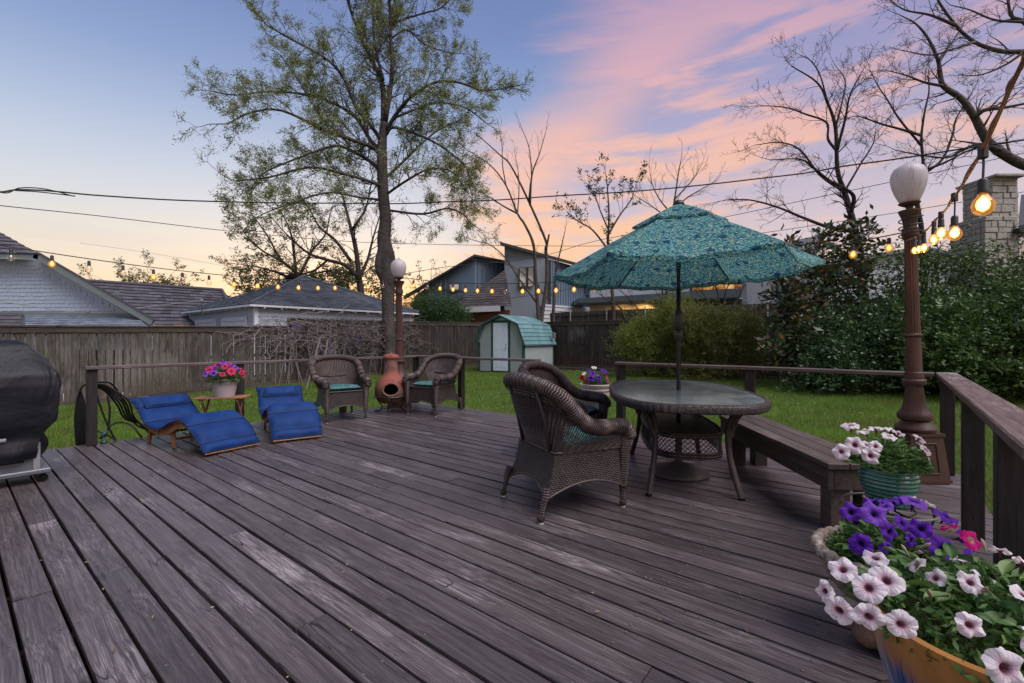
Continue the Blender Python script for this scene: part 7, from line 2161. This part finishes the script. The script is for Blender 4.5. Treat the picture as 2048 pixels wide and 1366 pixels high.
bare('bare tree reaching in from the right edge with long heavy limbs', [
    ([(2330, 720), (2320, 520), (2250, 420), (2150, 360), (2048, 330), (1986, 293), (1965, 265), (1949, 234), (1923, 198), (1887, 172), (1880, 145), (1876, 121), (1858, 80), (1832, 48), (1800, 30)], .2, .15, .010, 1.4), ([(2250, 420), (2230, 250), (2180, 150), (2110, 110), (2048, 104), (2000, 102), (1949, 84), (1912, 51), (1876, 0), (1850, -60)], .4, .09, .015, 1.3), ([(2180, 150), (2120, 90), (2048, 44), (2022, 29), (2012, -30)], .4, .07, .02, .9),
    ([(1949, 234), (1970, 220), (2010, 215), (2060, 205)], -.4, .06, .02, .7), ([(2000, 300), (1960, 289), (1925, 300), (1894, 315), (1840, 310), (1790, 300)], .4, .05, .010, 1.1), ([(1887, 172), (1850, 165), (1810, 150), (1770, 140)], .5, .035, .008, 1.1), ([(1876, 121), (1900, 90), (1920, 60)], .3, .03, .008, .8), ([(1949, 84), (1900, 100), (1860, 110), (1800, 100)], -.4, .03, .008, 1), ([(1912, 51), (1860, 30), (1810, 20), (1780, 0)], .4, .035, .008, 1), ([(2048, 104), (2010, 130), (1960, 150), (1920, 150)], .3, .03, .008, .9), ([(2048, 44), (1990, 40), (1940, 20), (1900, 10)], .3, .03, .008, .9)], 10.0, 53, 7, .70, maxl=2, wig=.35, up=.08, ang=(25, 60), kids=(3, 5), minr=.0035)

# ------------------------------------------------------------------ shrubs
def shrub(name, label, base, blobs, n, L, aspect, mat, seed, stems=8, stem_r=.02, up=.1, droop=.1, group=None, smat=None, fill=1.0, cat='shrub', lump=.35, out_w=.9, spr=14, spl=.34):
    """blobs: (cx, cy, cz, rx, ry, rz) relative to the base; leaves sit mostly on lumpy shells"""
    t = thing(name, label, cat, base, group=group); rg_ = np.random.default_rng(seed)
    tot = sum(b_[3] * b_[4] + b_[4] * b_[5] + b_[3] * b_[5] for b_ in blobs)
    Cs, Os = [], []
    for b_ in blobs:
        k = int(n * (b_[3] * b_[4] + b_[4] * b_[5] + b_[3] * b_[5]) / tot)
        d = rg_.normal(size=(k, 3)); d /= np.linalg.norm(d, axis=1)[:, None]
        ph = rg_.random(6) * 6
        lum = np.sin(d[:, 0] * 5 + ph[0]) * np.cos(d[:, 1] * 6 + ph[1]) + .7 * np.sin(d[:, 2] * 8 + ph[2] + d[:, 0] * 4) + .5 * np.sin(d[:, 0] * 15 + ph[3]) * np.sin(d[:, 2] * 13 + ph[4]) 
        rr = (1 + lump * .45 * lum) * (1 - .55 * rg_.random(k) ** 2.2) * (1 + .10 * rg_.random(k) ** 6 * 3)
        C = np.array(b_[:3]) + d * rr[:, None] * np.array(b_[3:6])
        keep = (C[:, 2] > .03)
        Cs.append(C[keep]); Os.append(d[keep])
    C = np.concatenate(Cs); O = np.concatenate(Os)
    # gather the leaves into sprigs: each sprig is a short run of leaves along a twig direction
    per = spr; m_ = max(1, len(C) // per); pick = rg_.permutation(len(C))[:m_]
    Cb, Ob = C[pick], O[pick]
    dirn = Ob + rg_.normal(size=Ob.shape) * .55; dirn[:, 2] += .35; dirn /= np.linalg.norm(dirn, axis=1)[:, None]
    tt_ = rg_.random((m_, per, 1)) * (spl * (.5 + rg_.random((m_, 1, 1))))
    C = (Cb[:, None, :] + dirn[:, None, :] * (tt_ - spl * .5) + rg_.normal(size=(m_, per, 3)) * L * .45).reshape(-1, 3)
    O = np.repeat(dirn, per, axis=0)
    leaf_cloud('foliage', C, np.full(len(C), L), aspect, mat, t, rng=rg_, up=up, out=O * out_w, droop=droop, kind=None, jit=.9)
    r_ = random.Random(seed); mb = MB()
    for k in range(stems):
        b_ = r_.choice(blobs); e_ = Vector((b_[0] + r_.uniform(-.6, .6) * b_[3], b_[1] + r_.uniform(-.5, .5) * b_[4], b_[2] + r_.uniform(0, .85) * b_[5]))
        s0 = Vector((r_.uniform(-.25, .25), r_.uniform(-.2, .2), -.05)) + Vector((e_.x * .25, e_.y * .25, 0))
        pts = catmull([s0, s0.lerp(e_, .4) + Vector((0, 0, .15)), e_], 5)
        mb.tube(pts, [lerp(stem_r, .004, i / (len(pts) - 1)) for i in range(len(pts))], 5)
        for _ in range(4):
            i = r_.randrange(4, len(pts)); p = Vector(pts[i]); dd = Vector((r_.gauss(0, 1), r_.gauss(0, 1), r_.uniform(0, 1.2))).normalized() * r_.uniform(.2, .5)
            mb.tube([p, p + dd * .5 + Vector((0, 0, .03)), p + dd], [.006, .004, .002], 4)
    mb.build('stem', smat or bark_dk, t, smooth=True)
    return t
def B(px, py, Y, wpx, hpx, dep, base):
    """blob from photo pixels"""
    p = at(px, py, Y) - Vector(base)
    return (p.x, p.y, p.z, wpx / 2 / F * Y, dep, hpx / 2 / F * Y)
feather = leafmat('feathery_yellow_green', (.070, .100, .018), (.150, .190, .030), (.28, .28, .06), rough=.6, trans=.4)
feather2 = leafmat('olive_brown_feathery', (.065, .078, .020), (.140, .150, .036), (.26, .23, .07), rough=.6, trans=.4)
glossy = leafmat('glossy_evergreen', (.018, .044, .016), (.042, .088, .030), (.10, .15, .058), rough=.35, trans=.15, spec=.5)
glossy2 = leafmat('privet_leaves', (.024, .056, .016), (.060, .118, .028), (.15, .21, .055), rough=.4, trans=.28, spec=.5)
magn = leafmat('magnolia_leaves', (.022, .048, .022), (.050, .082, .036), (.20, .085, .035), rough=.3, trans=.1, spec=.5)
bamboo = leafmat('dark_bamboo_green', (.025, .060, .018), (.05, .105, .030), (.09, .15, .05), rough=.5)
def base_at(px, Y): p = at(px, 700, Y); return Vector((p.x, p.y, gz(p.x, p.y) - .02))
def plumes(bl, base, Y, n, seed, w=26, h=46):
    r_ = random.Random(seed); out = []
    for _ in range(n):
        x0, y0, ww_, hh_ = r_.choice(bl); a = r_.uniform(-1.0, 1.0)
        out.append(B(x0 + a * ww_ * .5, y0 - math.sqrt(max(0, 1 - a * a)) * hh_ * .5 * r_.uniform(.75, 1.08), Y + r_.uniform(-.7, .5), w * r_.uniform(.5, 1.2), h * r_.uniform(.5, 1.2), .22, base))
    return out
F_ = dict(lump=.75, spr=20, spl=.5)
b0 = base_at(1325, 15.6); bl = [(1300, 690, 115, 110), (1262, 695, 60, 60), (1350, 665, 90, 100)]
shrub('feathery_shrub', 'yellow green feathery shrub left of the umbrella pole, against the back fence', b0, [B(x, y, 15.5, w_, h_, .8, b0) for x, y, w_, h_ in bl] + [B(1330, 740, 15.3, 120, 50, .6, b0)] + plumes(bl, b0, 15.4, 26, 3), 27000, .085, .20, feather, 61, 14, **F_)
b0 = base_at(1455, 14.2); bl = [(1440, 670, 140, 95), (1475, 700, 115, 100), (1400, 655, 75, 70), (1500, 675, 60, 80)]
shrub('feathery_shrub', 'olive and yellow feathery shrub right of the umbrella pole, against the back fence', b0, [B(x, y, 14.3, w_, h_, .8, b0) for x, y, w_, h_ in bl] + [B(1440, 745, 13.8, 140, 45, .5, b0)] + plumes(bl, b0, 14.2, 32, 4), 30000, .085, .20, feather2, 62, 14, **F_)
b0 = base_at(1400, 15.0); bl = [(1385, 700, 80, 120), (1375, 655, 60, 60)]
shrub('feathery_shrub', 'dark lower feathery growth directly behind the umbrella pole', b0, [B(x, y, 15, w_, h_, .7, b0) for x, y, w_, h_ in bl] + plumes(bl, b0, 15, 12, 5), 11000, .085, .22, feather, 63, 6, **F_)
# magnolia and mixed evergreens on the right
b0 = base_at(1640, 12.6)
shrub('magnolia_tree', 'dark magnolia with rusty leaf backs right of the umbrella tip', b0, [B(1620, 590, 12.6, 100, 150, .8, b0), B(1690, 560, 12.8, 80, 150, .8, b0), B(1585, 520, 12.6, 60, 70, .5, b0), B(1655, 490, 12.8, 60, 80, .5, b0), B(1590, 680, 12.2, 90, 110, .7, b0), B(1565, 600, 12.5, 60, 70, .5, b0), B(1730, 480, 12.8, 50, 60, .4, b0), B(1548, 700, 12.0, 50, 50, .4, b0)], 5200, .18, .42, magn, 64, 22, .03, cat='tree', lump=.9, spr=8, spl=.3)
b0 = base_at(1700, 11.6)
shrub('evergreen_shrub', 'dense blue green evergreen shrub behind the railing, left of the near lamp post', b0, [B(1695, 700, 11.4, 140, 150, 1.0, b0), B(1655, 730, 11.2, 100, 90, .8, b0), B(1740, 650, 11.6, 110, 110, .8, b0), B(1690, 755, 10.9, 170, 60, .7, b0), B(1770, 710, 11.4, 110, 140, .8, b0)], 36000, .085, .42, glossy, 65, 12, lump=.7)
b0 = base_at(1870, 11.0)
shrub('evergreen_shrub', 'tall airy evergreen shrub right behind the near lamp shaft', b0, [B(1850, 640, 11.6, 170, 90, .9, b0), B(1830, 690, 11.2, 150, 150, .9, b0)], 17000, .085, .45, glossy2, 66, 14, lump=.7)
shrub('evergreen_shrub', 'loose upper sprays of foliage around the string bulbs behind the near lamp post', b0, [B(1870, 570, 11.8, 130, 100, .8, b0), B(1800, 590, 11.8, 90, 90, .7, b0), B(1940, 540, 11.6, 60, 110, .5, b0), B(1800, 520, 11.8, 90, 70, .5, b0), B(1880, 520, 11.8, 90, 60, .5, b0)], 5200, .09, .45, glossy2, 76, 26, lump=.9, spr=8, spl=.4)
b0 = base_at(1950, 10.0)
shrub('evergreen_shrub', 'broad leafy evergreen bush beyond the right railing', b0, [B(1930, 670, 10.2, 190, 130, 1.0, b0), B(1985, 720, 9.8, 200, 110, .9, b0), B(1900, 725, 9.8, 150, 100, .8, b0), B(2020, 640, 10.4, 130, 100, .8, b0)], 36000, .09, .45, glossy2, 67, 14, lump=.7)
b0 = base_at(2070, 9.6)
shrub('evergreen_shrub', 'leafy evergreen bush cut by the right edge of the photo', b0, [B(2060, 660, 9.8, 160, 170, .9, b0), B(2080, 720, 9.4, 180, 130, .9, b0), B(2150, 660, 9.0, 160, 220, .9, b0)], 16000, .09, .45, glossy2, 68, 10, lump=.7)
shrub('evergreen_shrub', 'thin leafy shoots in front of the stone chimney house', b0, [B(2040, 540, 11.0, 90, 130, .6, b0), B(1990, 570, 10.8, 90, 90, .6, b0), B(2030, 590, 10.6, 100, 100, .6, b0)], 3600, .09, .45, glossy2, 78, 18, lump=.9, spr=8, spl=.4)
b0 = base_at(870, 22.5); b0.z = -.3
shrub('bamboo_clump', 'soft green bamboo like clump beyond the fence, right of the far lamp post', b0, [B(868, 622, 23.5, 105, 70, 1.2, b0), B(905, 632, 23.5, 70, 50, 1.0, b0), B(835, 630, 23.8, 60, 60, .9, b0)], 14000, .16, .16, bamboo, 69, 8)
b0 = base_at(650, 27); 
shrub('background_hedge', 'dark leafy mass behind the garage, between the trunk and the roof slope', b0, [B(700, 580, 29, 170, 80, 1.5, b0), B(640, 570, 30, 120, 60, 1.2, b0), B(520, 575, 31, 90, 60, 1.2, b0)], 9000, .20, .4, young2, 70, 4, lump=.9, fill=.5)
# wild vine and wisteria along the tall fence
vm = MB(); rv = random.Random(77); pur = []
FT = lambda t: FA + D2 * t
for k in range(330):
    t0 = rv.uniform(4.2, 10.2); z0_ = rv.uniform(.9, 1.86) if t0 > 5 else rv.uniform(.9, 1.6)
    p = FT(t0) - D1 * rv.uniform(.05, .22); p.z = z0_
    pts = [p.copy()]; d = Vector((D2.x * rv.choice((-1, 1)), D2.y * rv.choice((-1, 1)), rv.uniform(-.7, .5))).normalized()
    for j in range(rv.randint(3, 7)):
        d = (d + Vector((rv.gauss(0, .5), rv.gauss(0, .5), rv.gauss(-.12, .5)))).normalized(); d = (d + D2 * d.dot(D2) * .4).normalized()
        q_ = pts[-1] + d * rv.uniform(.12, .3)
        off = (q_ - FA).dot(D1)
        if off > -.04: q_ -= D1 * (off + .06)
        if off < -.45: q_ -= D1 * (off + .4)
        q_.z = max(.05, q_.z); pts.append(q_)
    if len(pts) > 2: vm.tube(catmull(pts, 3), rv.choice((.004, .005, .008, .012)), 4, caps=False)
vt = thing('wisteria_vine', 'tangled bare wisteria vine with mauve flowers on the tall fence', 'vine', (0, 0, 0))
for k in range(26):
    t0 = rv.uniform(4.6, 9.8); p0 = FT(t0) - D1 * .12; p1 = FT(t0 + rv.uniform(-.6, .6)) - D1 * .10
    vm.tube(catmull([(p0.x, p0.y, gz(p0.x, p0.y)), ((p0.x + p1.x) / 2, (p0.y + p1.y) / 2 - .1, .7), (p1.x, p1.y, 1.7)], 6), rv.choice((.010, .014, .02)), 5)
vm.build('stems', simple('vine_bark', (.20, .17, .165), .9, .1, .3), vt)
mauve = leafmat('mauve_wisteria', (.14, .11, .26), (.30, .25, .52), (.50, .46, .70))
dryv = leafmat('dusty_vine_leaves', (.11, .095, .09), (.20, .18, .175), (.32, .30, .31))
Cc_ = []; Dd_ = []
for k in range(16):
    px, py, s_ = rv.choice([(590, 648, 1), (595, 645, 1), (642, 690, .8), (660, 692, 1.2), (700, 668, 1), (712, 672, 1), (655, 705, 1), (695, 662, .8), (720, 670, 1)])
    t_ = (( (px - 1024) / F) * FA.y - FA.x) / (D2.x - ((px - 1024) / F) * D2.y); Yv = FA.y + D2.y * t_ - .15
    p = at(px + rv.uniform(-4, 4), py + rv.uniform(-4, 4), Yv)
    for j in range(150):
        f = rv.random(); Cc_.append((p.x + rv.gauss(0, .05 * (1 - f) + .01), p.y + rv.gauss(0, .05), p.z - f * .28))
leaf_cloud('flower_cluster', np.array(Cc_), np.full(len(Cc_), .035), .7, mauve, vt, droop=.3)
for k in range(7000):
    t0 = rv.triangular(4.2, 10.2, 7.6); p = FT(t0) - D1 * rv.uniform(.04, .35); Dd_.append((p.x, p.y, min(1.86, rv.gauss(1.30, .34))))
leaf_cloud('dry_leaves', np.array(Dd_), np.full(len(Dd_), .07), .28, dryv, vt, droop=.4)
# small tufts and weeds along the fence foot
wd = []
for k in range(9000):
    t0 = rv.uniform(0, 20); p = fr_(t0) - D2 * abs(rv.gauss(0, .5)); wd.append((p.x, p.y, gz(p.x, p.y) + .01))
leaf_cloud('weeds', np.array(wd), np.full(len(wd), .06), .3, bamboo, None, up=1.0)
ed = MB()
for k in range(5):
    a, b_ = fr_(.3 + k * 2.9) - D2 * .95, fr_(3.1 + k * 2.9) - D2 * .95
    ed.M = None; ed.beam((a.x, a.y, gz(a.x, a.y) + .05), (b_.x, b_.y, gz(b_.x, b_.y) + .05), .10, .10, .01)
tag(ed.build('timber_edging', fence_rail_wood), 'low timber edging of the planting bed along the back fence', 'garden edging')
